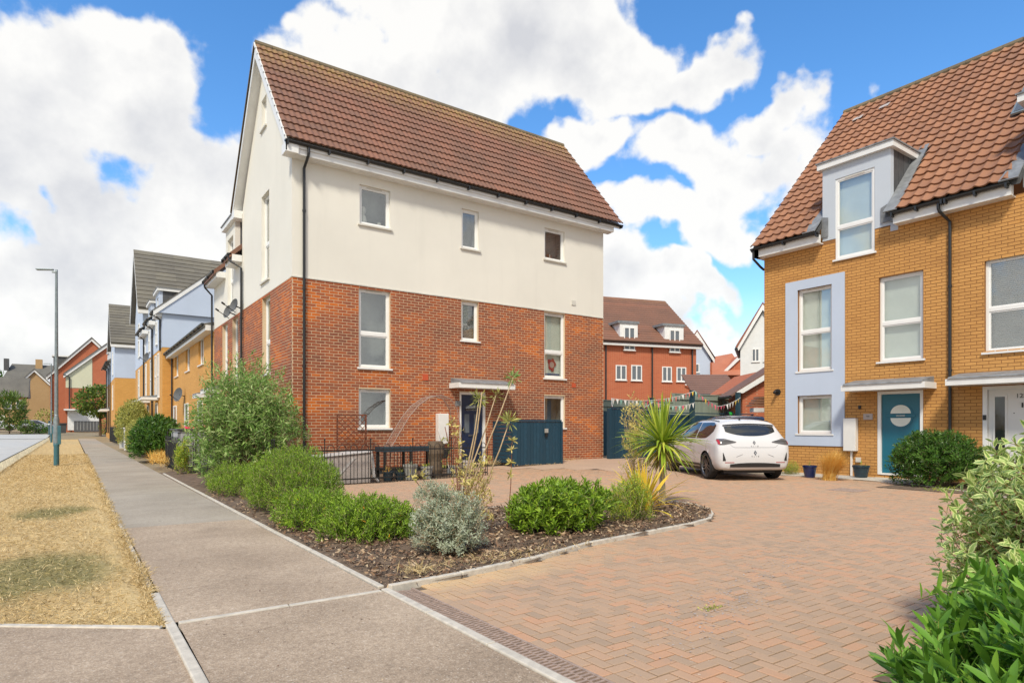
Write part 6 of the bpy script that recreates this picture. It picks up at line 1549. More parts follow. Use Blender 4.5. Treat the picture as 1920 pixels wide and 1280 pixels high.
railing('distant black railing by the pavement beyond the domed hedge', (2.75, 55), (2.72, 66), h=1.25, step=.4)
for i, (x, y, lab) in enumerate(((2.48, 40.6, 'nearer white painted gate post under the domed hedge'), (2.50, 45.0, 'farther white painted gate post under the domed hedge'))):
    g_ = MB().box(x-.13, x+.13, y-.13, y+.13, -.05, 1.15).box(x-.17, x+.17, y-.17, y+.17, 1.15, 1.22).build('gate_post', MT['wallwhite'], top=(x, y, 0)); tag(g_, lab, 'gate post', 'white gate posts')
gg = thing('garden_gate', 'grey slatted garden gate between the two white gate posts', 'gate', (2.5, 42.8, 0))
for k in range(9): MB().box(2.46, 2.50, 40.85+k*.44, 41.2+k*.44, .05, 1.0).build('slat', MT['grey_plastic'], gg)
pk = thing('picket_fence', 'distant low red brown picket fence under the round topped tree', 'fence', (3.6, 92, .45))
for k in range(16): MB().prism([(2.9+k*.17, 92-k*.1, .4), (3.0+k*.17, 92-k*.1, .4), (3.0+k*.17, 92-k*.1, 1.45), (2.95+k*.17, 92-k*.1, 1.55), (2.9+k*.17, 92-k*.1, 1.45)], (0,.03,0)).build('picket', MT['picket'], pk)
for zz in (.7, 1.2): MB().prism([(2.9,92.05,zz),(5.6,90.45,zz),(5.6,90.45,zz+.1),(2.9,92.05,zz+.1)], (0,.04,0)).build('rail', MT['picket'], pk)
# grey storage box with a pink dustpan on its lid
sb = thing('storage_box', 'grey plastic garden storage box with a dark lid behind the short railing', 'storage box', (3.2, 21.3, 0))
MB().box(2.56, 3.95, 20.6, 22.1, .02, 1.14).build('box_body', MT['grey_plastic'], sb, bevel=.02)
for k in range(6): MB().box(2.60+k*.225, 2.79+k*.225, 20.575, 20.60, .08, 1.06).build('panel', MT['grey_plastic'], sb, bevel=.006)
for k in range(6): MB().box(2.535, 2.56, 20.66+k*.24, 20.86+k*.24, .08, 1.06).build('panel', MT['grey_plastic'], sb, bevel=.006)
MB().prism([(2.50,20.52,1.145),(4.0,20.52,1.145),(4.0,22.2,1.145),(2.50,22.2,1.145)], (0,0,.045)).build('lid', MT['lid'], sb, bevel=.012)
dp_ = MB().prism([(2.75,20.75,1.195),(3.0,20.72,1.195),(3.12,20.95,1.195),(3.1,21.25,1.195),(2.78,21.3,1.195)], (0,0,.07)).tube([(3.0,20.8,1.24),(3.15,20.75,1.25),(3.38,20.72,1.25)], .025, 8).build('dustpan', MT['pink'], top=(3,21,1.19), bevel=.02); tag(dp_, 'bright pink plastic dustpan lying on the grey storage box', 'dustpan')
# garden things behind the front railing
def wy(px, py, Y):
    q = (px-960)/1174; d = Y/(-q*.5749+.8182); return (q*.8182+.5749)*d, EYE-(py-800)*d/1174
gb = thing('planter_box', 'pale grey sheeted planter box just behind the black railings', 'planter', (5.0, 13.9, 0))
MB().prism([(4.35,13.36,.0),(5.50,13.36,.0),(5.50,13.36,.66),(4.35,13.36,.58)], (0,.75,0)).build('box_body', MT['cream_box'], gb, bevel=.01)
MB().prism([(4.30,13.33,.585),(5.53,13.33,.675),(5.53,14.13,.675),(4.30,14.13,.585)], (0,0,.03)).build('lid', MT['polythene'], gb, bevel=.008)
MB().prism([(4.6,13.352,.06),(4.66,13.352,.06),(5.15,13.352,.56),(5.08,13.352,.56)], (0,-.004,0)).build('sheet_fold', MT['polythene'], gb)
MB().tube([(5.52,13.34,.66),(5.54,13.32,.4),(5.55,13.30,.12),(5.66,13.28,.02)], [.03,.035,.04,.03], 8).build('loose_sheet', MT['polythene'], gb)
sb2 = thing('lidded_box', 'light grey plastic box with a lid behind the largest green shrub', 'box', (4.1, 14.6, 0))
MB().box(3.62,4.42,14.3,14.8,.05,.58).build('box_body', MT['cream_box'], sb2, bevel=.02); MB().box(3.58,4.46,14.26,14.84,.58,.64).build('lid', MT['polythene'], sb2, bevel=.015)
# trellis
tx0, tz1 = wy(631, 776, 15.1); tx1, _ = wy(687, 776, 15.1)
tl_ = thing('trellis', 'square brown wooden lattice trellis leaning against the brick wall beside the ground floor window', 'trellis', ((tx0+tx1)/2, 15.1, .4)); z0_, z1_ = .55, tz1
for (a,b,c,d_) in ((tx0,tx0+.035,z0_,z1_),(tx1-.035,tx1,z0_,z1_)): MB().box(a,b,15.08,15.11,c,d_).build('stile', MT['wood_brown'], tl_)
for zz in (z0_, z1_-.035): MB().box(tx0+.035,tx1-.035,15.08,15.11,zz,zz+.035).build('rail', MT['wood_brown'], tl_)
sz_ = tx1-tx0; hz_ = z1_-z0_
for sgn in (1,-1):
    for k in range(-6, 7):
        c = k*.15; pts = []
        # a 45 degree lath clipped to the frame
        for (xx_) in (0, sz_): pass
        if sgn == 1: xa, xb = max(0, c), min(sz_, c+hz_); za, zb_2 = xa-c, xb-c
        else: xa, xb = max(0, c), min(sz_, c+hz_); za, zb_2 = hz_-(xa-c), hz_-(xb-c)
        if xb-xa < .05: continue
        o = 15.072 if sgn == 1 else 15.060
        MB().prism([(tx0+xa-.010, o, z0_+za), (tx0+xa+.010, o, z0_+za), (tx0+xb+.010, o, z0_+zb_2), (tx0+xb-.010, o, z0_+zb_2)], (0,.010,0)).build('lath', MT['wood_brown'], tl_)
# mesh arch
ma = thing('plant_arch', 'thin brown wire mesh plant arch standing before the brick wall by the white meter box', 'arch', (7, 14.2, 0))
cp = []
for (px, py) in ((727,838),(742,812),(760,782),(778,760),(798,746),(820,741),(838,748),(850,766),(856,800),(858,838)): X_, Z_ = wy(px, py, 14.2); cp.append((X_, Z_))
for yy in (14.0, 14.4): MB().tube([(a, yy, b) for a, b in cp], .012, 5).build('wire', MT['wire'], ma)
fine = [(cp[i][0]+(cp[i+1][0]-cp[i][0])*k/7, cp[i][1]+(cp[i+1][1]-cp[i][1])*k/7) for i in range(len(cp)-1) for k in range(7)]
mm = MB()
for (a, b) in fine: mm.tube([(a, 14.0, b), (a, 14.4, b)], .0035, 3, cap=False)
for yy in (14.08, 14.16, 14.24, 14.32): mm.tube([(a, yy, b) for a, b in cp], .0035, 3, cap=False)
mm.build('mesh', MT['wire'], ma, kind='stuff')
for p in ((cp[0][0], cp[0][1]), (cp[-1][0], cp[-1][1])): MB().tube([(p[0], 14.0, p[1]), (p[0]-.05, 14.0, 0)], .008, 5).build('wire', MT['wire'], ma)
sh_ = thing('potting_shelf', 'low dark shelf with a black top holding pots behind the railings', 'shelf', (6.6, 13.9, 0))
MB().box(5.95,7.35,13.7,14.2,.66,.78).build('shelf_top', MT['dark_pot'], sh_); MB().box(5.95,7.35,13.7,14.2,.22,.28).build('shelf', MT['iron'], sh_)
for xx_ in (5.98, 6.65, 7.30): MB().box(xx_,xx_+.05,13.72,13.77,0,.66).box(xx_,xx_+.05,14.13,14.18,0,.66).build('shelf_leg', MT['iron'], sh_)
PG = 'pots behind the black railings'
for i, (x, y, r, h, mt_, pm, n_, lb) in enumerate(((6.55,13.5,.17,.36,'stone_pot','leaf_silver',20,'round grey stone pot in front of the dark shelf'),
    (6.98,13.5,.15,.30,'stone_pot','leaf_euph',30,'second grey stone pot, right of the round one by the dark shelf'),(7.9,13.6,.19,.28,'stone_pot','leaf_cream',24,'wide pale stone pot near the right end of the railings'),
    (5.98,13.5,.13,.22,'dark_pot','leaf_stipa',30,'small dark pot with dry stems beside the sheeted planter'),(8.3,13.8,.16,.40,'cream_box','leaf_hedge',30,'tall cream pot before the navy front door'),
    (6.3,13.55,.12,.18,'dark_pot','leaf_hedge',30,'small dark pot of grey leaves at the left of the dark shelf'))):
    pot('plant_pot', lb, x, y, r, h, mt_, pm, n_, PG)
tk = thing('tree_stump', 'tall piece of rough dark bark with trailing greenery behind the railings', 'planter', (7.35, 13.75, 0))
rgk = random.Random(4)
pr = [(.19+rgk.uniform(-.03,.03), .1*k) for k in range(10)]; MB().lathe((7.35,13.75,0), pr, 11).build('bark', MT['trunk'], tk); 
D_ = norm(rng.normal(size=(160,3))*np.array([.6,.6,1])); V, F, E = place(leaf_kite(.06,.02), np.array([7.52,13.6,.62])+D_*np.array([.10,.10,.34]), D_, norm(rng.normal(size=(160,3))), rng.uniform(.6,1.2,160)); raw('foliage', V, F, MT['leaf_hedge'], tk, kind='stuff')
hb = thing('hanging_trough', 'small black trough planter on the wall of the garden, left of the meter box', 'planter', (7.95, 14.6, .5))
MB().prism([(7.75,14.5,.42),(8.1,14.5,.42),(8.18,14.5,.66),(7.68,14.5,.66)], (0,.28,0)).build('trough', MT['iron'], hb); MB().box(7.9,7.96,14.6,14.66,0,.42).build('stand', MT['iron'], hb)
for k, lb in ((0, 'long garden tool handle leaning on the white meter box'), (1, 'slanting garden tool handle crossing in front of the white meter box')):
    gtl = thing('garden_tool', lb, 'garden tool', (8.25+.1*k, 14.6, 0), 0, 'garden tools leaning at the meter box')
    MB().tube([(8.15+.12*k,14.4,.02),(8.2+.22*k,15.2,1.15+.1*k)], .012, 6).build('handle', MT['wood_brown' if k else 'cream_box'], gtl); MB().box(8.05+.12*k,8.25+.12*k,14.38,14.42,.0,.16).build('blade', MT['lead'], gtl)
# low blue gated enclosure against the wall
en = thing('bin_store', 'low dark blue boarded bin store against the brick wall right of the navy door', 'bin store', (11, 14.5, .15)); 
EX0, EX1, EYf = 10.18, 11.95, 14.45
nb_ = 15
for k in range(nb_):
    a = EX0+.04+(EX1-EX0-.04)*k/nb_; b = EX0+.04+(EX1-EX0-.04)*(k+1)/nb_
    MB().box(a+.003, b-.003, EYf+random.uniform(0,.004), EYf+.022, .15+random.uniform(0,.02), 1.40 if k > 0 else 1.43).build('board', MT['fence_blue'], en)
MB().box(EX0,EX1,EYf-.02,EYf+.04,1.405,1.46).build('top_rail', MT['fence_blue'], en)
MB().box(EX0,EX0+.06,EYf+.0,EYf+.06,.05,1.40).build('post', MT['fence_blue'], en); MB().box(EX1-.03,EX1+.04,EYf-.03,EYf+.04,.05,1.405).build('post', MT['fence_blue'], en)
for k in range(11): MB().prism([(EX0, EYf+.065, .22+k*.11), (EX0, EYf+.065, .32+k*.11), (EX0, 15.48, .32+k*.11), (EX0, 15.48, .22+k*.11)], (.02+.004*(k%2),0,0)).build('slat', MT['fence_blue'], en)
MB().box(EX0+1.12,EX0+1.24,EYf-.05,EYf-.022,1.08,1.20).build('latch', MT['stone_pot'], en); MB().box(EX0+1.14,EX0+1.22,EYf-.045,EYf-.005,.96,1.08).build('lock', MT['iron'], en)
# tall blue fence beside the house
bf = thing('fence', 'tall dark blue boarded fence panel joining the far corner of the red house', 'fence', (15.2, 15.6, .2))
def bpx(px, Y): return wy(px, 0, Y)[0]
MB().prism([(14.50,15.05,.12),(14.62,15.05,.12),(14.62,15.05,1.86),(14.50,15.05,1.86)], (0,.12,0)).build('post', MT['fence_blue'], bf)
for k in range(16): 
    a = 14.63+k*.145; MB().box(a, a+.138, 15.08+random.uniform(0,.006), 15.105, .14, 1.855-.002*k).build('board', MT['fence_blue'], bf)
MB().box(14.62,16.96,15.06,15.12,1.86,1.90).build('top_rail', MT['fence_blue'], bf)
df = thing('fence', 'long dark blue fence behind the palm and the white car', 'fence', (20, 17, .2))
for k in range(66): a = 15.9+k*.145; MB().box(a, a+.14, 17+random.uniform(0,.006), 17.025, .1, 1.80-.0018*k).build('board', MT['fence_blue'], df)
MB().box(15.9,25.5,16.985,17.04,1.80,1.84).build('top_rail', MT['fence_blue'], df)
PPG = 'dark blue posts carrying the bunting'
posts = []
for px, yt, lab in ((1220,747,'left of the three dark blue posts, standing behind the palm leaves'),(1297,733,'middle dark blue post, where two strings of bunting meet'),(1383,737,'right dark blue post beside the garage, end of the bunting')):
    X_, Z_ = wy(px, yt, 16.9); posts.append((X_, Z_)); p_ = MB().box(X_-.08, X_+.08, 16.8, 16.96, .1, Z_).box(X_-.09,X_+.09,16.79,16.97,Z_,Z_+.03).build('fence_post', MT['postblue'], top=(X_, 16.88, .1)); tag(p_, lab, 'post', PPG)
gf = thing('fence', 'sage green boarded fence with a capping rail behind the bunting', 'fence', (23, 18.8, .2))
x = 16.0
while x < 29.5:
    h_ = 2.32 if x < 22.0 else 2.72+.0*(x-22); h_ += .012*(x-16) if x < 22 else .02*(x-22)
    MB().box(x, x+.112, 18.8+random.uniform(0,.008), 18.825, .2, h_-.24).build('board', MT['fence_green'], gf); x += .118
for (a, b, z1) in ((16,19,2.34),(19.02,22.0,2.36),(22.02,25.6,2.74),(25.62,29.5,2.82)):
    MB().box(a,b,18.76,18.85,z1-.25,z1-.03).build('gravel_board', MT['fence_green'], gf); MB().box(a-.02,b+.0,18.74,18.87,z1-.028,z1+.02).build('capping', MT['fence_green'], gf)
    MB().box(a-.05,a+.05,18.73,18.80,.2,z1-.03).build('post', MT['fence_green'], gf)
    MB().box(a+.06,b-.02,18.775,18.80,1.42,1.50).build('rail', MT['fence_green'], gf)
# bunting
def bunting(pts, sag, step, label, seed):
    rg = random.Random(seed); t = thing('bunting', label, 'bunting', pts[0], 0, 'strings of bunting'); cols = ['bunt_pink','bunt_yellow','bunt_mint','bunt_white','bunt_coral','bunt_white','bunt_pink']
    line = []
    for a, b, s in zip(pts, pts[1:], sag):
        a, b = Vector(a), Vector(b); n = max(2, int((b-a).length/step))
        for i in range(n+1): f = i/n; p = a.lerp(b, f); p.z -= s*4*f*(1-f); line.append(p)
    MB().tube(line, .008, 4).build('string', MT['bunt_white'], t)
    for i, (p, q) in enumerate(zip(line, line[1:])):
        if (q-p).length < .02: continue
        d = (q-p); j = rg.uniform(-.06,.06); w = min(.14, d.length*.7)/d.length
        m = MB(); m.prism([p+d*.1, p+d*(.1+w), p+d*(.1+w/2)+Vector((j*.6, j, -.185-rg.uniform(0,.05)))], (0,.004,0)); m.build('flag', MT[rg.choice(cols)], t)
(xa, za), (xb, zb2), (xc, zc) = posts
bunting([(14.9,15.3,1.95),(16.2,16.7,2.30),(xb-2.0*0-.0,16.76,zb2)], [.12,.22], .20, 'upper string of small coloured bunting flags rising from the house corner to the middle post', 1)
bunting([(15.0,15.35,1.90),(xa,16.76,za-.12),(xb,16.74,2.25)], [.22,.16], .20, 'lower string of coloured bunting flags crossing the sage green fence', 2)
bunting([(xb,16.76,zb2+.02),((xb+xc)/2-.1,16.74,2.12),(xc,16.76,zc-.20)], [.03,.08], .20, 'string of bright pink and yellow bunting between the middle and the right post', 3)
hr = thing('hose_reel', 'green hose reel on top of the dark blue fence above the white car', 'hose reel', (23.4, 16.9, 1.75)); X_, _ = wy(1366, 779, 16.9)
MB().tube([(X_-.13,16.9,1.80),(X_+.13,16.9,1.80)], .10, 14).build('drum', MT['hose'], hr); 
for s in (-1, 1): MB().tube([(X_+s*.14,16.9,1.80),(X_+s*.17,16.9,1.80)], .15, 14).build('flange', MT['iron'], hr)

# ================================================================== cars
def car(label, x, y, rz, paint, detail=True, scale=1.0, z=0, name='hatchback_car', group=None):
    t = thing(name, label, 'car', (x, y, z), rz, group, local=True); t.scale = (scale,)*3
    lo = [(0,.24),(.60,.24),(.78,.27)]
    ST = [(-.735,[(0,.40),(.40,.40),(.55,.41),(.62,.44),(.66,.50),(.66,.56),(.62,.60),(.55,.62),(.42,.63),(.22,.635),(0,.64)]),
     (-.715,[(0,.31),(.52,.31),(.68,.33),(.755,.42),(.785,.53),(.78,.62),(.75,.69),(.69,.735),(.50,.75),(.27,.757),(0,.76)]),
     (-.68,[(0,.27),(.57,.27),(.745,.30),(.81,.42),(.835,.56),(.83,.68),(.80,.78),(.73,.845),(.53,.865),(.30,.87),(0,.875)]),
     (-.63,[(0,.25),(.6,.25),(.77,.28),(.845,.42),(.865,.60),(.86,.75),(.83,.87),(.76,.935),(.56,.965),(.3,.975),(0,.98)]),
     (-.55,lo+[(.865,.42),(.885,.60),(.88,.79),(.84,.925),(.765,.985),(.61,1.035),(.32,1.05),(0,1.055)]),
     (-.42,lo+[(.87,.42),(.895,.62),(.89,.82),(.845,.95),(.755,1.10),(.64,1.19),(.34,1.22),(0,1.225)]),
     (-.32,lo+[(.875,.42),(.90,.62),(.895,.83),(.845,.96),(.75,1.15),(.64,1.29),(.36,1.33),(0,1.34)]),
     (-.26,lo+[(.875,.42),(.90,.62),(.895,.83),(.845,.965),(.75,1.16),(.64,1.33),(.37,1.385),(0,1.395)]),
     (0,lo+[(.875,.42),(.90,.62),(.89,.83),(.84,.965),(.74,1.19),(.62,1.37),(.38,1.42),(0,1.43)]),
     (.45,lo+[(.87,.42),(.885,.62),(.875,.82),(.835,.955),(.73,1.2),(.60,1.395),(.38,1.44),(0,1.45)]),
     (.9,lo+[(.86,.42),(.88,.62),(.87,.81),(.83,.945),(.72,1.2),(.59,1.40),(.38,1.445),(0,1.455)]),
     (1.35,lo+[(.86,.42),(.88,.62),(.87,.80),(.83,.93),(.72,1.17),(.58,1.365),(.37,1.415),(0,1.43)]),
     (1.75,lo+[(.86,.42),(.88,.62),(.87,.79),(.83,.92),(.73,1.10),(.60,1.25),(.38,1.30),(0,1.32)]),
     (2.12,lo+[(.865,.42),(.885,.62),(.87,.78),(.83,.90),(.76,.99),(.63,1.07),(.4,1.11),(0,1.125)]),
     (2.35,lo+[(.87,.42),(.89,.62),(.87,.77),(.83,.87),(.78,.92),(.66,.955),(.4,.985),(0,.995)]),
     (2.8,lo+[(.86,.42),(.87,.58),(.85,.72),(.80,.80),(.73,.84),(.6,.87),(.4,.895),(0,.905)]),
     (3.12,[(0,.24),(.55,.24),(.70,.27),(.77,.40),(.78,.54),(.76,.64),(.71,.71),(.64,.74),(.5,.765),(.3,.785),(0,.79)]),
     (3.28,[(0,.30),(.45,.30),(.56,.32),(.60,.38),(.61,.45),(.60,.52),(.56,.57),(.5,.59),(.4,.60),(.2,.61),(0,.615)])]
    xs = np.array([s[0] for s in ST]); A = np.array([s[1] for s in ST])          # (n,11,2)
    def cr(P, t_, T):                                                        # Catmull-Rom over non-uniform knots via pchip-like slopes
        out = []
        for q in T:
            i = int(np.clip(np.searchsorted(t_, q)-1, 0, len(t_)-2)); h = t_[i+1]-t_[i]; u = (q-t_[i])/h
            def m(k):
                if k == 0: return (P[1]-P[0])/(t_[1]-t_[0])
                if k == len(t_)-1: return (P[-1]-P[-2])/(t_[-1]-t_[-2])
                d0 = (P[k]-P[k-1])/(t_[k]-t_[k-1]); d1 = (P[k+1]-P[k])/(t_[k+1]-t_[k])
                return np.where(d0*d1 > 0, 2*d0*d1/(d0+d1+1e-12), 0)
            out.append((2*u**3-3*u**2+1)*P[i]+(u**3-2*u**2+u)*h*m(i)+(-2*u**3+3*u**2)*P[i+1]+(u**3-u**2)*h*m(i+1))
        return np.array(out)
    nx = 84 if detail else 34
    XT = np.sort(np.concatenate([np.linspace(-.735,-.25,22 if detail else 10), np.linspace(-.22, 3.28, nx)]))
    B_ = cr(A, xs, XT)
    jt_ = np.arange(11.); JT = np.linspace(0, 10, 41 if detail else 21)
    rows = np.array([cr(r, jt_, JT) for r in B_])
    nI, nJ = rows.shape[:2]; V = []; 
    for i in range(nI):
        right = [(XT[i], -rows[i,j,0], rows[i,j,1]) for j in range(nJ)]; left = [(XT[i], rows[i,j,0], rows[i,j,1]) for j in range(nJ-2, 0, -1)]
        V += right+left
    m_ = 2*nJ-2; V = np.array(V); F = []
    for i in range(nI-1):
        for j in range(m_): j2 = (j+1) % m_; F.append((i*m_+j, i*m_+j2, (i+1)*m_+j2, (i+1)*m_+j))
    caps = [tuple(range(m_))[::-1], tuple((nI-1)*m_+j for j in range(m_))]
    bv = BVHTree.FromPolygons([Vector(v) for v in V], F+caps)
    # wheel arches
    keep = []
    for wx in (0, 2.58):
        dx = V[:,0]-wx; dz = V[:,2]-.33; r = np.hypot(dx, dz); side = np.abs(V[:,1]) > .60
        snap = side & (np.abs(r-.355) < .035) & (V[:,2] > .2)
        V[snap,0] = wx+dx[snap]/r[snap]*.355; V[snap,2] = .33+dz[snap]/r[snap]*.355
    for f in F:
        c = V[list(f)].mean(0); cut = any(math.hypot(c[0]-wx, c[2]-.33) < .352 for wx in (0, 2.58)) and abs(c[1]) > .55
        if not cut: keep.append(f)
    mb = MB(); mb.v = [tuple(v) for v in V]; mb.f = keep+caps; body = mb.build('body', MT[paint], t, smooth=True)
    def hit(o, d):
        h = bv.ray_cast(Vector(o), Vector(d).normalized()); return h
    def patch(name, lo_f, hi_f, s0, s1, n, mrows, view, mat, off=.006, par=body, smooth=True):
        """strip between two curves, laid on the body: view 'rear' uses (y,z), 'left'/'right' use (x,z)"""
        rows_ = []
        for a in np.linspace(s0, s1, n):
            z0, z1 = lo_f(a), hi_f(a); row = []
            for b in np.linspace(0, 1, mrows):
                z_ = z0+(z1-z0)*b
                if view == 'rear': h = hit((-3, a, z_), (1, 0, 0))
                elif view == 'left': h = hit((a, 3, z_), (0, -1, 0))
                elif view == 'right': h = hit((a, -3, z_), (0, 1, 0))
                else: h = hit((-3+view[0], a-view[1]*3*0, z_), (1, 0, 0))
                if h[0] is None: return None
                nn_ = h[1]; o_ = Vector((-1,0,0)) if view == 'rear' else (Vector((0,1,0)) if view == 'left' else Vector((0,-1,0)))
                if nn_.dot(o_) < 0: nn_ = -nn_
                row.append(h[0]+nn_*off)
            rows_.append(row)
        g_ = MB().grid(rows_); o__ = g_.build(name, MT[mat], par, smooth=smooth)
        return o__
    for s, vw in ((1, 'left'), (-1, 'right')):
        belt = lambda x_: .975+.03*max(0, .35-x_)*1.2
        topf = lambda x_: min(1.365, 1.365-(x_-1.25)*.52 if x_ > 1.25 else 1.365)
        patch('front_side_window', belt, lambda x_: max(belt(x_)+.01, topf(x_)), .78, 1.93, 22, 8, vw, 'carglass')
        patch('rear_side_window', lambda x_: belt(x_)+(.16*((.12-x_)/.34)**1.5 if x_ < .12 else 0), lambda x_: 1.355-.0*x_-(.10*((.05-x_)/.30)**1.5 if x_ < .05 else 0), -.20, .72, 20, 8, vw, 'carglass')
        patch('sill_trim', lambda x_: .30, lambda x_: .36, .45, 2.15, 12, 3, vw, 'carplastic')
        if detail:
            patch('door_seam', lambda x_: .38, lambda x_: .965, .745, .752, 2, 14, vw, 'carplastic', off=.002)
            patch('door_seam', lambda x_: .60+.3*0, lambda x_: .965, -.05, -.043, 2, 8, vw, 'carplastic', off=.002)
            patch('door_handle', lambda x_: .84, lambda x_: .865, .85, 1.03, 5, 2, vw, 'chrome', off=.03)
    patch('windscreen', lambda y_: 1.01+.0*y_, lambda y_: 1.0, 0, .1, 2, 2, 'rear', 'carglass') if False else None
    # windscreen as a strip laid from the front
    rw = []
    for yy in np.linspace(-.56, .56, 14):
        row = []
        for zz in np.linspace(1.03, 1.34, 8):
            h = hit((5, yy, zz), (-1, 0, 0)); 
            if h[0] is not None: row.append(h[0]+Vector((.005, 0, .004)))
        if len(row) == 8: rw.append(row)
    if len(rw) > 2: MB().grid(rw).build('windscreen', MT['carglass'], body, smooth=True)
    patch('rear_window', lambda y_: 1.035+.10*(abs(y_)/.60)**2.4, lambda y_: 1.285-.035*(abs(y_)/.6)**2, -.60, .60, 26, 9, 'rear', 'carglass')
    if detail:
        patch('spoiler_lip', lambda y_: 1.292-.035*(abs(y_)/.62)**2, lambda y_: 1.318-.035*(abs(y_)/.62)**2, -.615, .615, 20, 3, 'rear', 'carplastic', off=.020)
        for s in (-1, 1):
            patch('tail_light', lambda y_: .835+.055*max(0, 1-(abs(y_)-.43)/.30), lambda y_: .905+.065*min(1, max(0, (abs(y_)-.43)/.25)), s*.43, s*.825, 16, 5, 'rear', 'lens', off=.010)
            patch('tail_light_red', lambda y_: .85, lambda y_: .945, s*.80, s*.838, 4, 4, 'rear', 'red_lens', off=.014)
            patch('tail_light_bar', lambda y_: .905, lambda y_: .918, s*.50, s*.80, 8, 2, 'rear', 'carplastic', off=.014)
            patch('bumper_vent', lambda y_: .47+.10*max(0,(.76-abs(y_))/.05)*0, lambda y_: .50+.16*min(1, max(0, (abs(y_)-.70)/.055)), s*.70, s*.765, 6, 6, 'rear', 'carplastic', off=.007)
            patch('bumper_reflector', lambda y_: .425, lambda y_: .440, s*.50, s*.715, 8, 2, 'rear', 'red_lens', off=.006)
            patch('bumper_crease', lambda y_: .615-.06*(abs(y_)-.30)/.15, lambda y_: .622-.06*(abs(y_)-.30)/.15, s*.30, s*.45, 6, 2, 'rear', 'carplastic', off=.003)
        patch('diffuser', lambda y_: .325, lambda y_: .425-.03*(abs(y_)/.6)**2, -.60, .60, 18, 4, 'rear', 'carplastic', off=.012)
        patch('tailgate_seam', lambda y_: .772+.10*max(0,(abs(y_)-.46)/.14)**2, lambda y_: .777+.10*max(0,(abs(y_)-.46)/.14)**2, -.62, .62, 24, 2, 'rear', 'carplastic', off=.003)
        for zc_, sz_2 in ((.885, .052), (.655, .055)):
            h = hit((-3, 0, zc_), (1, 0, 0)); nn_ = h[1] if h[1].x < 0 else -h[1]; c0 = h[0]+nn_*.004; up_ = Vector((0,1,0)).cross(nn_); up_ = up_ if up_.z > 0 else -up_; rt = Vector((0,1,0))
            o1_ = [c0+up_*sz_2, c0+rt*sz_2*.66, c0-up_*sz_2, c0-rt*sz_2*.66]; i1_ = [c0+(p-c0)*.45 for p in o1_]; m2 = MB()
            for k in range(4): m2.prism([o1_[k], o1_[(k+1)%4], i1_[(k+1)%4], i1_[k]], nn_*.008)
            m2.build('emblem', MT['chrome'], body)
            hh = hit((-3, 0, zc_-sz_2-.035), (1, 0, 0))[0]
            for k, ch in enumerate('CLIO'):
                c_ = bpy.data.curves.new('letter', 'FONT'); c_.body = ch; c_.size = .036; c_.extrude = .002; c_.align_x = 'CENTER'
                to = bpy.data.objects.new('letter', c_); COL.objects.link(to); bpy.context.view_layer.update(); me = bpy.data.meshes.new_from_object(to); bpy.data.objects.remove(to); me.materials.clear(); me.materials.append(MT['chrome'])
                lo_ = bpy.data.objects.new('letter', me); COL.objects.link(lo_); lo_.parent = body; lo_.location = hh+Vector((-.008, .075-.05*k, 0)); lo_.rotation_euler = (R(90), 0, -R(90)); ORG[lo_] = Vector((0,0,0))
        MB().tube([(-.12,.1,1.42),(-.16,.1,1.45),(-.22,.1,1.455)], [.02,.018,.008], 8).build('roof_aerial', MT['carplastic'], body)
    for s in (-1, 1):
        MB().tube([(-.15,s*.60,1.385),(.4,s*.585,1.425),(1.0,s*.575,1.425),(1.5,s*.565,1.345)], .010, 6).build('roof_trim', MT['carplastic'], body)
        MB().tube([(1.72,s*.86,.99),(1.70,s*.95,1.02),(1.68,s*1.0,1.02)], [.03,.07,.06], 8).build('door_mirror', MT['carplastic'], body)
    MB().box(-.45, 3.1, -.62, .62, .17, .40).build('underbody', MT['carplastic'], body)
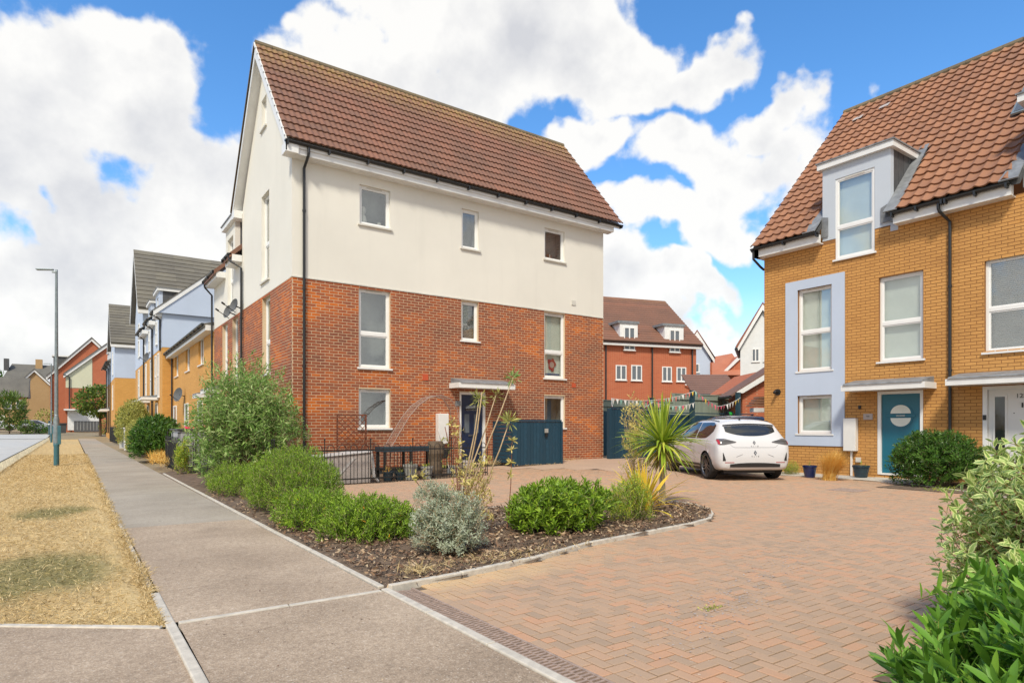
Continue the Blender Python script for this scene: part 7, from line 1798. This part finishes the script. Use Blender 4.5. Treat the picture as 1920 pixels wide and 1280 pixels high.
    for wx in (0, 2.58):
        for s in (-1, 1):
            # arch liner
            prof = [(wx+.352*math.cos(a), .33+.352*math.sin(a)) for a in np.linspace(-.35, math.pi+.35, 20)]
            MB().grid([[(p, s*.60, q) for p, q in prof], [(p, s*.865, q) for p, q in prof]]).poly([(p, s*.60, q) for p, q in prof]).build('arch_liner', MT['carplastic'], body)
            w_ = MB(); n_ = 36; rings = [(.255,.0),(.298,-.012),(.318,.01),(.322,.05),(.322,.16),(.315,.195),(.29,.21)]
            rr_ = [[(wx+r_*math.cos(a), s*(.885-.0-y_), .325+r_*math.sin(a)) for a in np.linspace(0, 2*math.pi, n_+1)] for r_, y_ in rings]
            w_.grid(rr_); wh = w_.build('tyre', MT['tyre'], t, smooth=True)
            rm = MB(); rr_ = [[(wx+r_*math.cos(a), s*(.885-y_), .325+r_*math.sin(a)) for a in np.linspace(0, 2*math.pi, n_+1)] for r_, y_ in ((.258,.0),(.245,.0),(.235,.03),(.225,.13))]
            rm.grid(rr_); rm.lathe((0,0,0), [(.0001,0)], 3); rm.f.pop(); rm.build('rim', MT['rim_steel'], wh, smooth=True)
            MB().poly([(wx+.225*math.cos(a), s*(.885-.125), .325+.225*math.sin(a)) for a in np.linspace(0, 2*math.pi, 25)[:-1]]).build('brake_disc', MT['dark'], wh)
            sp2 = MB()
            for k in range(10):
                a = k*math.pi/5+(.14 if k % 2 else -.14); c_, s_ = math.cos(a), math.sin(a); a2 = (k//2)*math.pi*2/5; 
                p0 = Vector((wx+.05*math.cos(a2), 0, .325+.05*math.sin(a2))); p1 = Vector((wx+.248*c_, 0, .325+.248*s_)); dd = (p1-p0).normalized(); pp = Vector((-dd.z, 0, dd.x))*.014
                y0_, y1_ = s*(.885-.02), s*(.885-.05); sp2.prism([(q.x, y0_, q.z) for q in (p0-pp, p1-pp*.9, p1+pp*.9, p0+pp)], (0, y1_-y0_, 0))
            sp2.tube([(wx, s*.87, .325), (wx, s*.82, .325)], .055, 14).build('spokes', MT['rim_steel'], wh)
    return t
car('white hatchback parked with its tail to us beside the pale blue window surround', 13.25, 9.22, R(60), 'carwhite')
car('dark bronze car whose roof shows behind the white hatchback', 20.8, 14.3, math.atan2(.9,.42), 'cardark', detail=False, scale=1.10, z=.1)
car('distant silver car parked across the road left of the lamp post', -5.0, 101, R(4), 'carsilver', detail=False, z=.62, scale=1.05)
car('distant white car half hidden behind the tall shrub at the far left', -9.2, 104, R(2), 'carwhite', detail=False, z=.68)
